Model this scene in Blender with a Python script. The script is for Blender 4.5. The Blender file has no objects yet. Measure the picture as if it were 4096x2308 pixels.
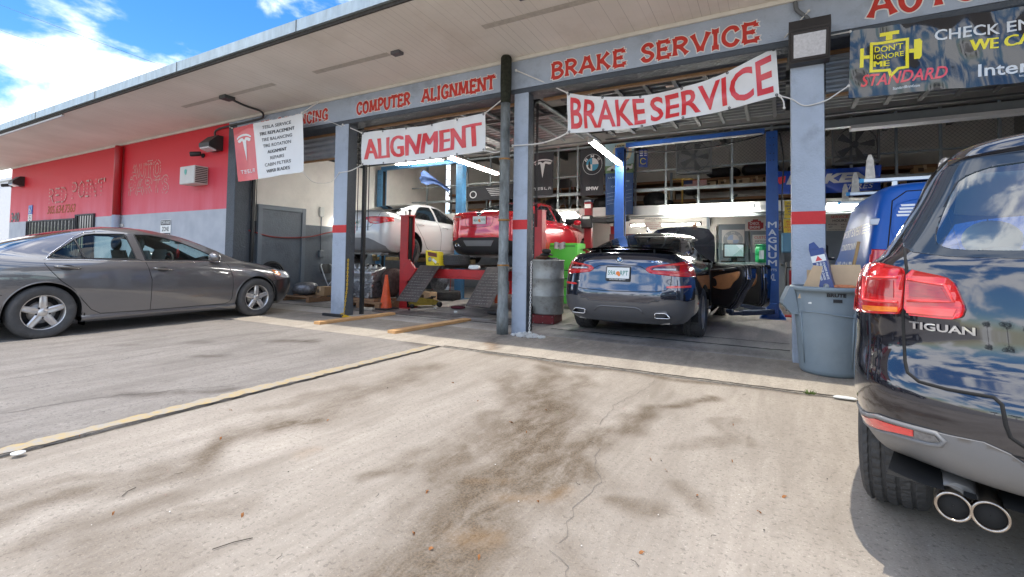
import bpy, bmesh, math, random
import numpy as np
from mathutils import Vector, Matrix
from mathutils.bvhtree import BVHTree
random.seed(7)
SC = bpy.context.scene
COL = SC.collection
PI = math.pi
R = math.radians

# ---------------------------------------------------------------- camera, sky, sun, exposure
cam_d = bpy.data.cameras.new('camera'); cam = bpy.data.objects.new('camera', cam_d); COL.objects.link(cam)
cam_d.sensor_width = 36.0; cam_d.lens = 36.0*1913.76/4096; cam_d.shift_y = (959.1-1154)/4096
cam_d.clip_start = 0.05; cam_d.clip_end = 4000
_p, _r, _y = 0.0357162, 0.0139841, 0.5113112
_rt = Vector((math.cos(_y), math.sin(_y), 0)); _fw = Vector((-math.sin(_y), math.cos(_y), 0)); _up = Vector((0, 0, 1))
_f2 = _fw*math.cos(_p)+_up*math.sin(_p); _u2 = _up*math.cos(_p)-_fw*math.sin(_p)
_r3 = _rt*math.cos(_r)+_u2*math.sin(_r); _u3 = _u2*math.cos(_r)-_rt*math.sin(_r)
cam.matrix_world = Matrix(((_r3.x, _u3.x, -_f2.x, 0), (_r3.y, _u3.y, -_f2.y, 0), (_r3.z, _u3.z, -_f2.z, 1.1), (0, 0, 0, 1)))
SC.camera = cam
SUN_EL, SUN_AZ = 75.5, 180.0      # azimuth measured from +Y towards +X: the sun stands in front of the facade
wd = bpy.data.worlds.new('World'); SC.world = wd; wd.use_nodes = True
def build_world():
    nt = wd.node_tree; nt.nodes.clear(); L = nt.links.new; N = nt.nodes.new
    out = N('ShaderNodeOutputWorld'); bg = N('ShaderNodeBackground'); L(bg.outputs[0], out.inputs[0])
    sky = N('ShaderNodeTexSky'); sky.sky_type = 'NISHITA'; sky.sun_disc = False
    sky.sun_elevation = R(SUN_EL); sky.sun_rotation = R(SUN_AZ); sky.altitude = 0
    sky.air_density = 1.0; sky.dust_density = 0.6; sky.ozone_density = 3.0
    tc = N('ShaderNodeTexCoord'); mp = N('ShaderNodeMapping'); mp.inputs['Scale'].default_value = (2.3, 2.3, 4.4)
    mp.inputs['Location'].default_value = (10.57, 3.43, 4.28)
    L(tc.outputs['Generated'], mp.inputs[0])
    n1 = N('ShaderNodeTexNoise'); n1.inputs['Scale'].default_value = 1.55; n1.inputs['Detail'].default_value = 9; n1.inputs['Roughness'].default_value = 0.55; n1.inputs['Distortion'].default_value = 0.25
    L(mp.outputs[0], n1.inputs['Vector'])
    rp = N('ShaderNodeValToRGB'); rp.color_ramp.elements[0].position = 0.44; rp.color_ramp.elements[1].position = 0.58  # cloud cover kept dense over the unseen sky to add fill light
    rp.color_ramp.interpolation = 'EASE'
    L(n1.outputs[0], rp.inputs[0])
    n2 = N('ShaderNodeTexNoise'); n2.inputs['Scale'].default_value = 3.1; n2.inputs['Detail'].default_value = 6
    L(mp.outputs[0], n2.inputs['Vector'])
    cl = N('ShaderNodeMix'); cl.data_type = 'RGBA'; cl.inputs['A'].default_value = (6.8, 7.2, 7.9, 1); cl.inputs['B'].default_value = (10.0, 10.0, 10.1, 1)
    L(n2.outputs[0], cl.inputs['Factor'])
    mx = N('ShaderNodeMix'); mx.data_type = 'RGBA'
    hs = N('ShaderNodeHueSaturation'); hs.inputs['Saturation'].default_value = 1.35; hs.inputs['Value'].default_value = 0.95
    L(sky.outputs[0], hs.inputs['Color'])
    L(rp.outputs[0], mx.inputs['Factor']); L(hs.outputs[0], mx.inputs['A']); L(cl.outputs['Result'], mx.inputs['B'])
    L(mx.outputs['Result'], bg.inputs[0]); bg.inputs[1].default_value = 0.15
build_world()
sd = bpy.data.lights.new('sun', 'SUN'); sd.energy = 2.05; sd.angle = R(0.53); sd.color = (1.0, 0.92, 0.81)
sun = bpy.data.objects.new('sun', sd); COL.objects.link(sun)
_sdir = Vector((math.sin(R(SUN_AZ))*math.cos(R(SUN_EL)), math.cos(R(SUN_AZ))*math.cos(R(SUN_EL)), math.sin(R(SUN_EL))))
sun.rotation_euler = _sdir.to_track_quat('Z', 'Y').to_euler(); sun.location = (0, 0, 30)
SC.view_settings.view_transform = 'Standard'; SC.view_settings.look = 'None'; SC.view_settings.gamma = 1
SC.view_settings.exposure = 0.9
SC.cycles.max_bounces = 8; SC.cycles.diffuse_bounces = 5; SC.cycles.glossy_bounces = 4; SC.cycles.transmission_bounces = 8; SC.cycles.transparent_max_bounces = 12

# ---------------------------------------------------------------- helpers: objects
def tag(o, label=None, cat=None, group=None, kind=None):
    if label: o['label'] = label
    if cat: o['category'] = cat
    if group: o['group'] = group
    if kind: o['kind'] = kind
    return o
def thing(name, label, cat, loc=(0, 0, 0), rz=0, group=None):
    o = bpy.data.objects.new(name, None); COL.objects.link(o); o.empty_display_size = 0.1
    o.location = loc; o.rotation_euler = (0, 0, rz)
    return tag(o, label, cat, group)
def link(name, me, mat=None, parent=None, loc=None):
    o = bpy.data.objects.new(name, me); COL.objects.link(o)
    if mat is not None:
        for m in (mat if isinstance(mat, (list, tuple)) else [mat]): me.materials.append(m)
    if parent is not None: o.parent = parent
    if loc is not None: o.location = loc
    return o
def copy_tree(o, parent=None):
    c = o.copy(); COL.objects.link(c); c.parent = parent
    for ch in list(o.children): copy_tree(ch, c)
    return c

# ---------------------------------------------------------------- helpers: mesh builder
class MB:
    def __init__(s): s.v = []; s.f = []; s.mi = []; s.sm = []; s.cur = 0
    def add(s, vs, fs, smooth=False):
        b = len(s.v); s.v += [tuple(p) for p in vs]
        for f in fs: s.f.append([i+b for i in f]); s.mi.append(s.cur); s.sm.append(smooth)
        return s
    def box(s, x0, x1, y0, y1, z0, z1, b=0.0):
        if x0 > x1: x0, x1 = x1, x0
        if y0 > y1: y0, y1 = y1, y0
        if z0 > z1: z0, z1 = z1, z0
        if b <= 0:
            vs = [(x, y, z) for x in (x0, x1) for y in (y0, y1) for z in (z0, z1)]
            return s.add(vs, [(0, 1, 3, 2), (4, 6, 7, 5), (0, 4, 5, 1), (2, 3, 7, 6), (0, 2, 6, 4), (1, 5, 7, 3)])
        b = min(b, (x1-x0)*.45, (y1-y0)*.45, (z1-z0)*.45)
        vs = []; ix = {}
        for i, x in enumerate((x0, x1)):
            for j, y in enumerate((y0, y1)):
                for k, z in enumerate((z0, z1)):
                    sx, sy, sz = (b if i == 0 else -b), (b if j == 0 else -b), (b if k == 0 else -b)
                    ix[i, j, k, 0] = len(vs); vs.append((x, y+sy, z+sz))
                    ix[i, j, k, 1] = len(vs); vs.append((x+sx, y, z+sz))
                    ix[i, j, k, 2] = len(vs); vs.append((x+sx, y+sy, z))
        fs = []
        for i in (0, 1):
            fs.append([ix[i, 0, 0, 0], ix[i, 1, 0, 0], ix[i, 1, 1, 0], ix[i, 0, 1, 0]])
            fs.append([ix[0, i, 0, 1], ix[1, i, 0, 1], ix[1, i, 1, 1], ix[0, i, 1, 1]])
            fs.append([ix[0, 0, i, 2], ix[1, 0, i, 2], ix[1, 1, i, 2], ix[0, 1, i, 2]])
        for a in (0, 1):
            for c in (0, 1):
                fs.append([ix[a, c, 0, 0], ix[a, c, 1, 0], ix[a, c, 1, 1], ix[a, c, 0, 1]])
                fs.append([ix[a, 0, c, 0], ix[a, 1, c, 0], ix[a, 1, c, 2], ix[a, 0, c, 2]])
                fs.append([ix[0, a, c, 1], ix[1, a, c, 1], ix[1, a, c, 2], ix[0, a, c, 2]])
                for k in (0, 1): fs.append([ix[a, c, k, 0], ix[a, c, k, 1], ix[a, c, k, 2]])
        return s.add(vs, fs)
    def obox(s, c, ax, ay, az, b=0.0):
        """box centred c with half-axis vectors"""
        c, ax, ay, az = Vector(c), Vector(ax), Vector(ay), Vector(az)
        t = MB(); t.box(-1, 1, -1, 1, -1, 1, 0) if b <= 0 else t.box(-ax.length, ax.length, -ay.length, ay.length, -az.length, az.length, b)
        if b > 0: ux, uy, uz = ax.normalized(), ay.normalized(), az.normalized()
        else: ux, uy, uz = ax, ay, az
        return s.add([c+ux*p[0]+uy*p[1]+uz*p[2] for p in t.v], t.f)
    def beam(s, p, q, w, h, up=(0, 0, 1), b=0.0):
        p, q = Vector(p), Vector(q); d = q-p; u = Vector(up); side = d.cross(u)
        if side.length < 1e-6: side = Vector((1, 0, 0))
        side.normalize(); u = side.cross(d).normalized()
        return s.obox((p+q)/2, d/2, side*w/2, u*h/2, b)
    def tube(s, pts, r, n=8, cap=True, closed=False):
        pts = [Vector(p) for p in pts]; m = len(pts); rr = r if isinstance(r, (list, tuple)) else [r]*m
        vs = []; nrm = None
        for i, p in enumerate(pts):
            a = pts[i-1] if (i > 0 or closed) else p; c = pts[(i+1) % m] if (i < m-1 or closed) else p
            t = (c-a); t = t.normalized() if t.length > 1e-9 else Vector((0, 0, 1))
            if nrm is None:
                nrm = t.orthogonal().normalized()
            else:
                nrm = nrm-t*nrm.dot(t); nrm = nrm.normalized() if nrm.length > 1e-6 else t.orthogonal().normalized()
            bn = t.cross(nrm)
            for k in range(n):
                an = 2*PI*k/n; vs.append(p+(nrm*math.cos(an)+bn*math.sin(an))*rr[i])
        fs = []
        for i in range(m if closed else m-1):
            j = (i+1) % m
            for k in range(n): fs.append((i*n+k, i*n+(k+1) % n, j*n+(k+1) % n, j*n+k))
        s.add(vs, fs, True)
        if cap and not closed:
            b = len(s.v)-len(vs)
            s.f.append([b+k for k in range(n)][::-1]); s.mi.append(s.cur); s.sm.append(False)
            s.f.append([b+(m-1)*n+k for k in range(n)]); s.mi.append(s.cur); s.sm.append(False)
        return s
    def cyl(s, p, q, r, n=20, r2=None):
        return s.tube([p, q], [r, r if r2 is None else r2], n)
    def lathe(s, c, prof, n=28, axis=(0, 0, 1), smooth=True, cap=True):
        c = Vector(c); az = Vector(axis).normalized(); ax = az.orthogonal().normalized(); ay = az.cross(ax)
        vs = []
        for (r, h) in prof:
            for k in range(n):
                a = 2*PI*k/n; vs.append(c+az*h+(ax*math.cos(a)+ay*math.sin(a))*r)
        fs = []
        for i in range(len(prof)-1):
            for k in range(n): fs.append((i*n+k, i*n+(k+1) % n, (i+1)*n+(k+1) % n, (i+1)*n+k))
        s.add(vs, fs, smooth)
        if cap:
            b = len(s.v)-len(vs)
            if prof[0][0] > 1e-4: s.f.append([b+k for k in range(n)][::-1]); s.mi.append(s.cur); s.sm.append(False)
            if prof[-1][0] > 1e-4: s.f.append([b+(len(prof)-1)*n+k for k in range(n)]); s.mi.append(s.cur); s.sm.append(False)
        return s
    def prism(s, poly, o, u, v, w):
        """2-D polygon poly in the frame (o; u, v) thickened by vector w"""
        o, u, v, w = Vector(o), Vector(u), Vector(v), Vector(w); n = len(poly)
        a = [o+u*p[0]+v*p[1] for p in poly]; b = [p+w for p in a]
        return s.add(a+b, [list(range(n))[::-1], list(range(n, 2*n))]+[(i, (i+1) % n, (i+1) % n+n, i+n) for i in range(n)])
    def grid(s, fn, nu, nv, smooth=True, wrap=False):
        vs = [fn(i/nu, j/nv) for j in range(nv+1) for i in range(nu+1)]
        fs = [(j*(nu+1)+i, j*(nu+1)+i+1, (j+1)*(nu+1)+i+1, (j+1)*(nu+1)+i) for j in range(nv) for i in range(nu)]
        return s.add(vs, fs, smooth)
    def sphere(s, c, r, n=12, sc=(1, 1, 1)):
        return s.add([(c[0]+sc[0]*r*math.sin(PI*j/n)*math.cos(2*PI*i/(2*n)), c[1]+sc[1]*r*math.sin(PI*j/n)*math.sin(2*PI*i/(2*n)), c[2]+sc[2]*r*math.cos(PI*j/n)) for j in range(n+1) for i in range(2*n)],
                     [(j*2*n+i, j*2*n+(i+1) % (2*n), (j+1)*2*n+(i+1) % (2*n), (j+1)*2*n+i) for j in range(n) for i in range(2*n)], True)
    def mesh(s, name='m', fix=True):
        me = bpy.data.meshes.new(name); me.from_pydata([tuple(p) for p in s.v], [], s.f)
        me.polygons.foreach_set('material_index', s.mi); me.polygons.foreach_set('use_smooth', s.sm)
        if fix:
            bm = bmesh.new(); bm.from_mesh(me); bmesh.ops.recalc_face_normals(bm, faces=bm.faces[:]); bm.to_mesh(me); bm.free()
        me.update(); return me
    def build(s, name, mat, parent=None, loc=None, fix=True):
        return link(name, s.mesh(name, fix), mat, parent, loc)

def cr(pts, n):
    """Catmull-Rom through pts, n samples per span"""
    P = [Vector(p) for p in pts]; out = []
    for i in range(len(P)-1):
        a = P[i-1] if i > 0 else P[i]*2-P[i+1]; b, c = P[i], P[i+1]; d = P[i+2] if i+2 < len(P) else P[i+1]*2-P[i]
        for k in range(n):
            t = k/n; out.append(0.5*((2*b)+(c-a)*t+(2*a-5*b+4*c-d)*t*t+(3*b-a-3*c+d)*t**3))
    out.append(P[-1]); return out
def chaikin(poly, it=2, closed=True, q=0.25):
    for _ in range(it):
        out = []; n = len(poly)
        for i in range(n if closed else n-1):
            a, b = poly[i], poly[(i+1) % n]
            out.append(tuple(a[k]*(1-q)+b[k]*q for k in range(len(a)))); out.append(tuple(a[k]*q+b[k]*(1-q) for k in range(len(a))))
        if not closed: out = [poly[0]]+out+[poly[-1]]
        poly = out
    return poly

# ---------------------------------------------------------------- helpers: materials
MATS = {}
def pm(name, col, rough=0.6, metal=0.0, var=0.0, vs=6.0, bump=0.0, bs=60.0, spec=0.5, coat=0.0, col2=None, dirt=0.0, dcol=(0.05, 0.04, 0.03), ds=2.0, stretch=(1, 1, 1), emit=None, es=0.0, rvar=0.0, flake=0.0):
    if name in MATS: return MATS[name]
    m = bpy.data.materials.new(name); MATS[name] = m; m.use_nodes = True
    nt = m.node_tree; L = nt.links.new; N = nt.nodes.new
    b = nt.nodes['Principled BSDF']; b.inputs['Base Color'].default_value = (*col, 1); b.inputs['Roughness'].default_value = rough
    b.inputs['Metallic'].default_value = metal; b.inputs['Specular IOR Level'].default_value = spec; b.inputs['Coat Weight'].default_value = coat; b.inputs['Coat Roughness'].default_value = 0.03
    if emit: b.inputs['Emission Color'].default_value = (*emit, 1); b.inputs['Emission Strength'].default_value = es
    if var or bump or dirt or rvar or flake:
        tc = N('ShaderNodeTexCoord'); mp = N('ShaderNodeMapping'); mp.inputs['Scale'].default_value = stretch; L(tc.outputs['Object'], mp.inputs[0])
    src = None
    if var:
        n = N('ShaderNodeTexNoise'); n.inputs['Scale'].default_value = vs; n.inputs['Detail'].default_value = 6; n.inputs['Roughness'].default_value = 0.62; L(mp.outputs[0], n.inputs['Vector'])
        rp = N('ShaderNodeValToRGB'); rp.color_ramp.elements[0].position = 0.3; rp.color_ramp.elements[1].position = 0.7
        c2 = col2 if col2 else tuple(min(1, c*(1+var)) for c in col)
        rp.color_ramp.elements[0].color = (*[c*(1-var) for c in col], 1); rp.color_ramp.elements[1].color = (*c2, 1)
        L(n.outputs[0], rp.inputs[0]); src = rp.outputs[0]
    if flake:
        n = N('ShaderNodeTexNoise'); n.inputs['Scale'].default_value = 900; L(mp.outputs[0], n.inputs['Vector'])
    if dirt:
        n = N('ShaderNodeTexNoise'); n.inputs['Scale'].default_value = ds; n.inputs['Detail'].default_value = 8; n.inputs['Roughness'].default_value = 0.7; L(mp.outputs[0], n.inputs['Vector'])
        rp = N('ShaderNodeValToRGB'); rp.color_ramp.elements[0].position = 0.52; rp.color_ramp.elements[1].position = 0.75
        L(n.outputs[0], rp.inputs[0]); ml = N('ShaderNodeMath'); ml.operation = 'MULTIPLY'; ml.inputs[1].default_value = dirt; L(rp.outputs[0], ml.inputs[0])
        mx = N('ShaderNodeMix'); mx.data_type = 'RGBA'; L(ml.outputs[0], mx.inputs['Factor'])
        if src: L(src, mx.inputs['A'])
        else: mx.inputs['A'].default_value = (*col, 1)
        mx.inputs['B'].default_value = (*dcol, 1); src = mx.outputs['Result']
    if src: L(src, b.inputs['Base Color'])
    if rvar:
        n = N('ShaderNodeTexNoise'); n.inputs['Scale'].default_value = vs*1.7; n.inputs['Detail'].default_value = 5; L(mp.outputs[0], n.inputs['Vector'])
        mr = N('ShaderNodeMapRange'); mr.inputs['From Min'].default_value = 0.3; mr.inputs['From Max'].default_value = 0.7; mr.inputs['To Min'].default_value = max(0.02, rough-rvar); mr.inputs['To Max'].default_value = min(1, rough+rvar)
        L(n.outputs[0], mr.inputs[0]); L(mr.outputs[0], b.inputs['Roughness'])
    if bump:
        n = N('ShaderNodeTexNoise'); n.inputs['Scale'].default_value = bs; n.inputs['Detail'].default_value = 5; L(mp.outputs[0], n.inputs['Vector'])
        bp = N('ShaderNodeBump'); bp.inputs['Strength'].default_value = bump; bp.inputs['Distance'].default_value = 0.02; L(n.outputs[0], bp.inputs['Height']); L(bp.outputs[0], b.inputs['Normal'])
    return m
def nodes_of(m): return m.node_tree.nodes, m.node_tree.links.new

# ---------------------------------------------------------------- helpers: lettering
def text_mesh(s, size=1.0, bold=0.0, sx=1.0, align='LEFT', shear=0.0, spacing=1.0):
    """flat lettering in the XY plane as (verts2d, faces)"""
    cu = bpy.data.curves.new('lettering', 'FONT'); cu.body = s; cu.size = size; cu.offset = bold*size; cu.align_x = align; cu.shear = shear; cu.space_character = spacing
    cu.resolution_u = 3
    ob = bpy.data.objects.new('lettering', cu); COL.objects.link(ob)
    dg = bpy.context.evaluated_depsgraph_get(); me = bpy.data.meshes.new_from_object(ob.evaluated_get(dg))
    vs = [(v.co.x*sx, v.co.y) for v in me.vertices]; fs = [list(p.vertices) for p in me.polygons]
    bpy.data.objects.remove(ob); bpy.data.curves.remove(cu); bpy.data.meshes.remove(me)
    return vs, fs
def fit_text(s, w, h, bold=0.0, shear=0.0, spacing=1.0):
    """capital lettering scaled to exactly w x h with its lower left at (0, 0)"""
    vs, fs = text_mesh(s, 1.0, bold, 1.0, 'LEFT', shear, spacing)
    x0 = min(p[0] for p in vs); x1 = max(p[0] for p in vs); y0 = min(p[1] for p in vs); y1 = max(p[1] for p in vs)
    return [((p[0]-x0)/(x1-x0)*w, (p[1]-y0)/(y1-y0)*h) for p in vs], fs
def mbtext(mb, s, o, u, v, w, h, bold=0.0, shear=0.0, n=(0, 0, 0), spacing=1.0):
    if bold > .008 and any(c in 'MW' for c in s):
        k = max(bold, .012)*h*1.1; nn = Vector(u).cross(Vector(v)).normalized()
        for i, dx in enumerate((-k, 0, k)): mbtext(mb, s, Vector(o)+Vector(u)*dx+nn*.0003*i, u, v, w, h, 0, shear, n, spacing)
        return mb
    """text of width w, height h with the lower-left corner o along unit vectors u, v"""
    vs, fs = fit_text(s, w, h, bold, shear, spacing); o, u, v = Vector(o), Vector(u), Vector(v)
    mb.add([o+u*p[0]+v*p[1] for p in vs], fs); return mb

GLY = {  # flared sign-writer's capitals: strokes in a box of height 1, each (polyline, smooth)
 'A': (.86, [([(.06, 0), (.40, 1)], 0), ([(.46, 1), (.80, 0)], 0), ([(.22, .34), (.62, .34)], 0)]),
 'B': (.74, [([(.14, 0), (.14, 1)], 0), ([(.14, .98), (.45, .97), (.60, .76), (.42, .55), (.16, .53)], 1), ([(.16, .53), (.50, .52), (.68, .28), (.48, .03), (.14, .02)], 1)]),
 'C': (.74, [([(.66, .74), (.56, .94), (.34, .97), (.13, .72), (.12, .30), (.32, .03), (.54, .04), (.67, .26)], 1)]),
 'E': (.68, [([(.14, 0), (.14, 1)], 0), ([(.12, .97), (.58, .97)], 0), ([(.14, .52), (.46, .52)], 0), ([(.12, .03), (.62, .03)], 0), ([(.58, .97), (.58, .80)], 0), ([(.62, .03), (.62, .22)], 0), ([(.45, .42), (.45, .62)], 0)]),
 'G': (.78, [([(.66, .76), (.54, .95), (.34, .97), (.13, .72), (.12, .30), (.32, .03), (.52, .03), (.66, .16)], 1), ([(.66, .04), (.66, .42)], 0), ([(.44, .42), (.70, .42)], 0)]),
 'I': (.34, [([(.17, 0), (.17, 1)], 0), ([(.04, .98), (.30, .98)], 0), ([(.04, .02), (.30, .02)], 0)]),
 'K': (.80, [([(.14, 0), (.14, 1)], 0), ([(.64, .99), (.20, .46)], 0), ([(.30, .56), (.70, .01)], 0)]),
 'L': (.64, [([(.14, 0), (.14, 1)], 0), ([(.12, .03), (.56, .03)], 0), ([(.56, .03), (.56, .22)], 0)]),
 'M': (1.0, [([(.10, 0), (.18, 1)], 0), ([(.18, 1), (.48, .10)], 0), ([(.48, .10), (.78, 1)], 0), ([(.78, 1), (.88, 0)], 0)]),
 'N': (.84, [([(.13, 0), (.13, 1)], 0), ([(.13, 1), (.68, .02)], 0), ([(.69, 1), (.69, 0)], 0)]),
 'O': (.82, [([(.40, .98), (.16, .80), (.12, .50), (.17, .18), (.40, .02), (.64, .18), (.69, .50), (.64, .82), (.40, .98)], 1)]),
 'P': (.70, [([(.14, 0), (.14, 1)], 0), ([(.14, .98), (.46, .96), (.62, .72), (.46, .46), (.16, .44)], 1)]),
 'R': (.78, [([(.14, 0), (.14, 1)], 0), ([(.14, .98), (.46, .96), (.62, .74), (.44, .52), (.16, .50)], 1), ([(.34, .50), (.66, .02)], 0)]),
 'S': (.66, [([(.56, .76), (.46, .95), (.26, .96), (.12, .76), (.24, .57), (.46, .45), (.58, .25), (.42, .04), (.22, .04), (.10, .24)], 1)]),
 'T': (.72, [([(.36, 0), (.36, 1)], 0), ([(.06, .97), (.66, .97)], 0), ([(.06, .97), (.06, .80)], 0), ([(.66, .97), (.66, .80)], 0)]),
 'U': (.80, [([(.13, 1), (.13, .32), (.30, .03), (.50, .03), (.66, .30), (.66, 1)], 1)]),
 'V': (.80, [([(.06, 1), (.38, .02)], 0), ([(.42, .02), (.74, 1)], 0)]),
 'D': (.78, [([(.14, 0), (.14, 1)], 0), ([(.14, .98), (.44, .95), (.66, .66), (.64, .30), (.42, .04), (.14, .02)], 1)]),
 'W': (1.06, [([(.06, 1), (.28, .02)], 0), ([(.28, .02), (.50, .86)], 0), ([(.50, .86), (.72, .02)], 0), ([(.72, .02), (.98, 1)], 0)]),
 'H': (.80, [([(.14, 0), (.14, 1)], 0), ([(.66, 0), (.66, 1)], 0), ([(.14, .52), (.66, .52)], 0)]),
 ' ': (.42, [])}
def gly_width(s, sp=0.06): return sum(GLY[c][0]+sp for c in s)-sp
def flare_letters(mb, s, o, u, v, w, h, t, extra, n, dz):
    """painted lettering: every stroke a flared band in its own thin layer"""
    o, u, v, n = Vector(o), Vector(u), Vector(v), Vector(n); sx = w/gly_width(s); x = 0; k = 0
    for ch in s:
        gw, strokes = GLY[ch]
        for pl, smo in strokes:
            pts = [Vector((p[0]*sx+x*sx, p[1]*h, 0)) for p in pl]
            pts = cr(pts, 5) if smo else [pts[0].lerp(pts[-1], i/8) for i in range(9)]
            m = len(pts); L = [];
            for i, p in enumerate(pts):
                a = pts[max(0, i-1)]; b = pts[min(m-1, i+1)]; d = (b-a).normalized(); nn = Vector((-d.y, d.x, 0))
                f = abs(2*i/(m-1)-1); ww = t*(0.42+0.30*f**3)+extra
                if smo: ww = t*(0.46+0.10*f**3)+extra
                if i == 0: p = p-d*(extra+t*.06)
                if i == m-1: p = p+d*(extra+t*.06)
                L.append((p+nn*ww, p-nn*ww))
            off = n*(dz+0.00025*(k % 9)); k += 1
            vs = [o+u*q.x+v*q.y+off for pr in L for q in pr]
            mb.add(vs, [(2*i, 2*i+1, 2*i+3, 2*i+2) for i in range(m-1)])
        x += gw+0.06
    return mb
# ---------------------------------------------------------------- vehicles: lofted bodies, carved panels
def ring_half(r, spans):
    zr, zm, zf, xr, xf, wr, wm, wf, br, bf = r[:10]
    cr_, cf_ = (r[10], r[11]) if len(r) > 10 else (0, 0)
    a, b = xr+br, xf-bf
    P = [(xr, 0, zr+cr_), (xr+.03*br, .35*wr, zr+cr_*.85), (xr+.14*br, .65*wr, zr+cr_*.5), (xr+.45*br, .9*wr, zr), (a, wr, zr*.75+zm*.25),
         (a+(b-a)*.3, wm, zm), (a+(b-a)*.7, wm, zm), (b, wf, zf*.5+zm*.5), (xf-.45*bf, .9*wf, zf), (xf-.14*bf, .65*wf, zf+cf_*.5), (xf-.03*bf, .35*wf, zf+cf_*.85), (xf, 0, zf+cf_)]
    P = np.array(P, float); n = len(P); out = []
    cnt = [spans[0]]*4+[spans[1]]*3+[spans[2]]*4
    for i in range(n-1):
        p1, p2 = P[i], P[i+1]; p0 = P[i-1] if i > 0 else np.array([p2[0], -p2[1], p2[2]]); p3 = P[i+2] if i+2 < n else np.array([p1[0], -p1[1], p1[2]])
        d1 = max(np.linalg.norm(p2-p1), 1e-5)**.5; d0 = max(np.linalg.norm(p1-p0), 1e-5)**.5; d2 = max(np.linalg.norm(p3-p2), 1e-5)**.5
        m1 = (p1-p0)/d0-(p2-p0)/(d0+d1)+(p2-p1)/d1; m2 = (p2-p1)/d1-(p3-p1)/(d1+d2)+(p3-p2)/d2
        m1 = m1*d1; m2 = m2*d1
        for k in range(cnt[i]):
            t = k/cnt[i]; out.append((2*t**3-3*t*t+1)*p1+(t**3-2*t*t+t)*m1+(-2*t**3+3*t*t)*p2+(t**3-t*t)*m2)
    out.append(P[-1]); return np.array(out)
def make_body(rings, spans=(7, 44, 7), sub=6):
    H = [ring_half(r, spans) for r in rings]; K = len(H); rows = []
    for i in range(K-1):
        p1, p2 = H[i], H[i+1]; p0 = H[i-1] if i > 0 else 2*p1-p2; p3 = H[i+2] if i+2 < K else 2*p2-p1
        def dd(a, b): return np.maximum(np.linalg.norm(b-a, axis=1, keepdims=True), 2e-3)**.5
        d0, d1, d2 = dd(p0, p1), dd(p1, p2), dd(p2, p3)
        m1 = ((p1-p0)/d0-(p2-p0)/(d0+d1)+(p2-p1)/d1)*d1; m2 = ((p2-p1)/d1-(p3-p1)/(d1+d2)+(p3-p2)/d2)*d1
        ns = max(2, min(2*sub, int(np.max(np.linalg.norm(p2-p1, axis=1))/0.03)+1))
        for k in range(ns):
            t = k/ns; rows.append((2*t**3-3*t*t+1)*p1+(t**3-2*t*t+t)*m1+(-2*t**3+3*t*t)*p2+(t**3-t*t)*m2)
    rows.append(H[-1]); n = rows[0].shape[0]; C = 2*n-2
    vs = []
    for h in rows:
        h = h.copy(); h[0, 1] = 0; h[-1, 1] = 0; h[:, 1] = np.maximum(h[:, 1], 0)
        m = h[1:-1][::-1].copy(); m[:, 1] *= -1
        vs.append(np.vstack([h, m]))
    V = np.vstack(vs); nr = len(rows)
    F = [(j*C+i, j*C+(i+1) % C, (j+1)*C+(i+1) % C, (j+1)*C+i) for j in range(nr-1) for i in range(C)]
    me = bpy.data.meshes.new('body'); me.from_pydata(V.tolist(), [], F)
    bm = bmesh.new(); bm.from_mesh(me); bpy.data.meshes.remove(me)
    bmesh.ops.remove_doubles(bm, verts=bm.verts[:], dist=2e-4)
    bmesh.ops.recalc_face_normals(bm, faces=bm.faces[:])
    for f in bm.faces: f.smooth = True
    return bm
AXI = {'y': (0, 2, 1), 'x': (1, 2, 0), 'z': (0, 1, 2)}
def inside(pts, poly):
    x, y = pts[:, 0], pts[:, 1]; r = np.zeros(len(pts), bool); n = len(poly)
    for i in range(n):
        x1, y1 = poly[i]; x2, y2 = poly[(i+1) % n]
        if y1 == y2: continue
        c = ((y1 > y) != (y2 > y)) & (x < (x2-x1)*(y-y1)/(y2-y1)+x1); r ^= c
    return r
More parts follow.
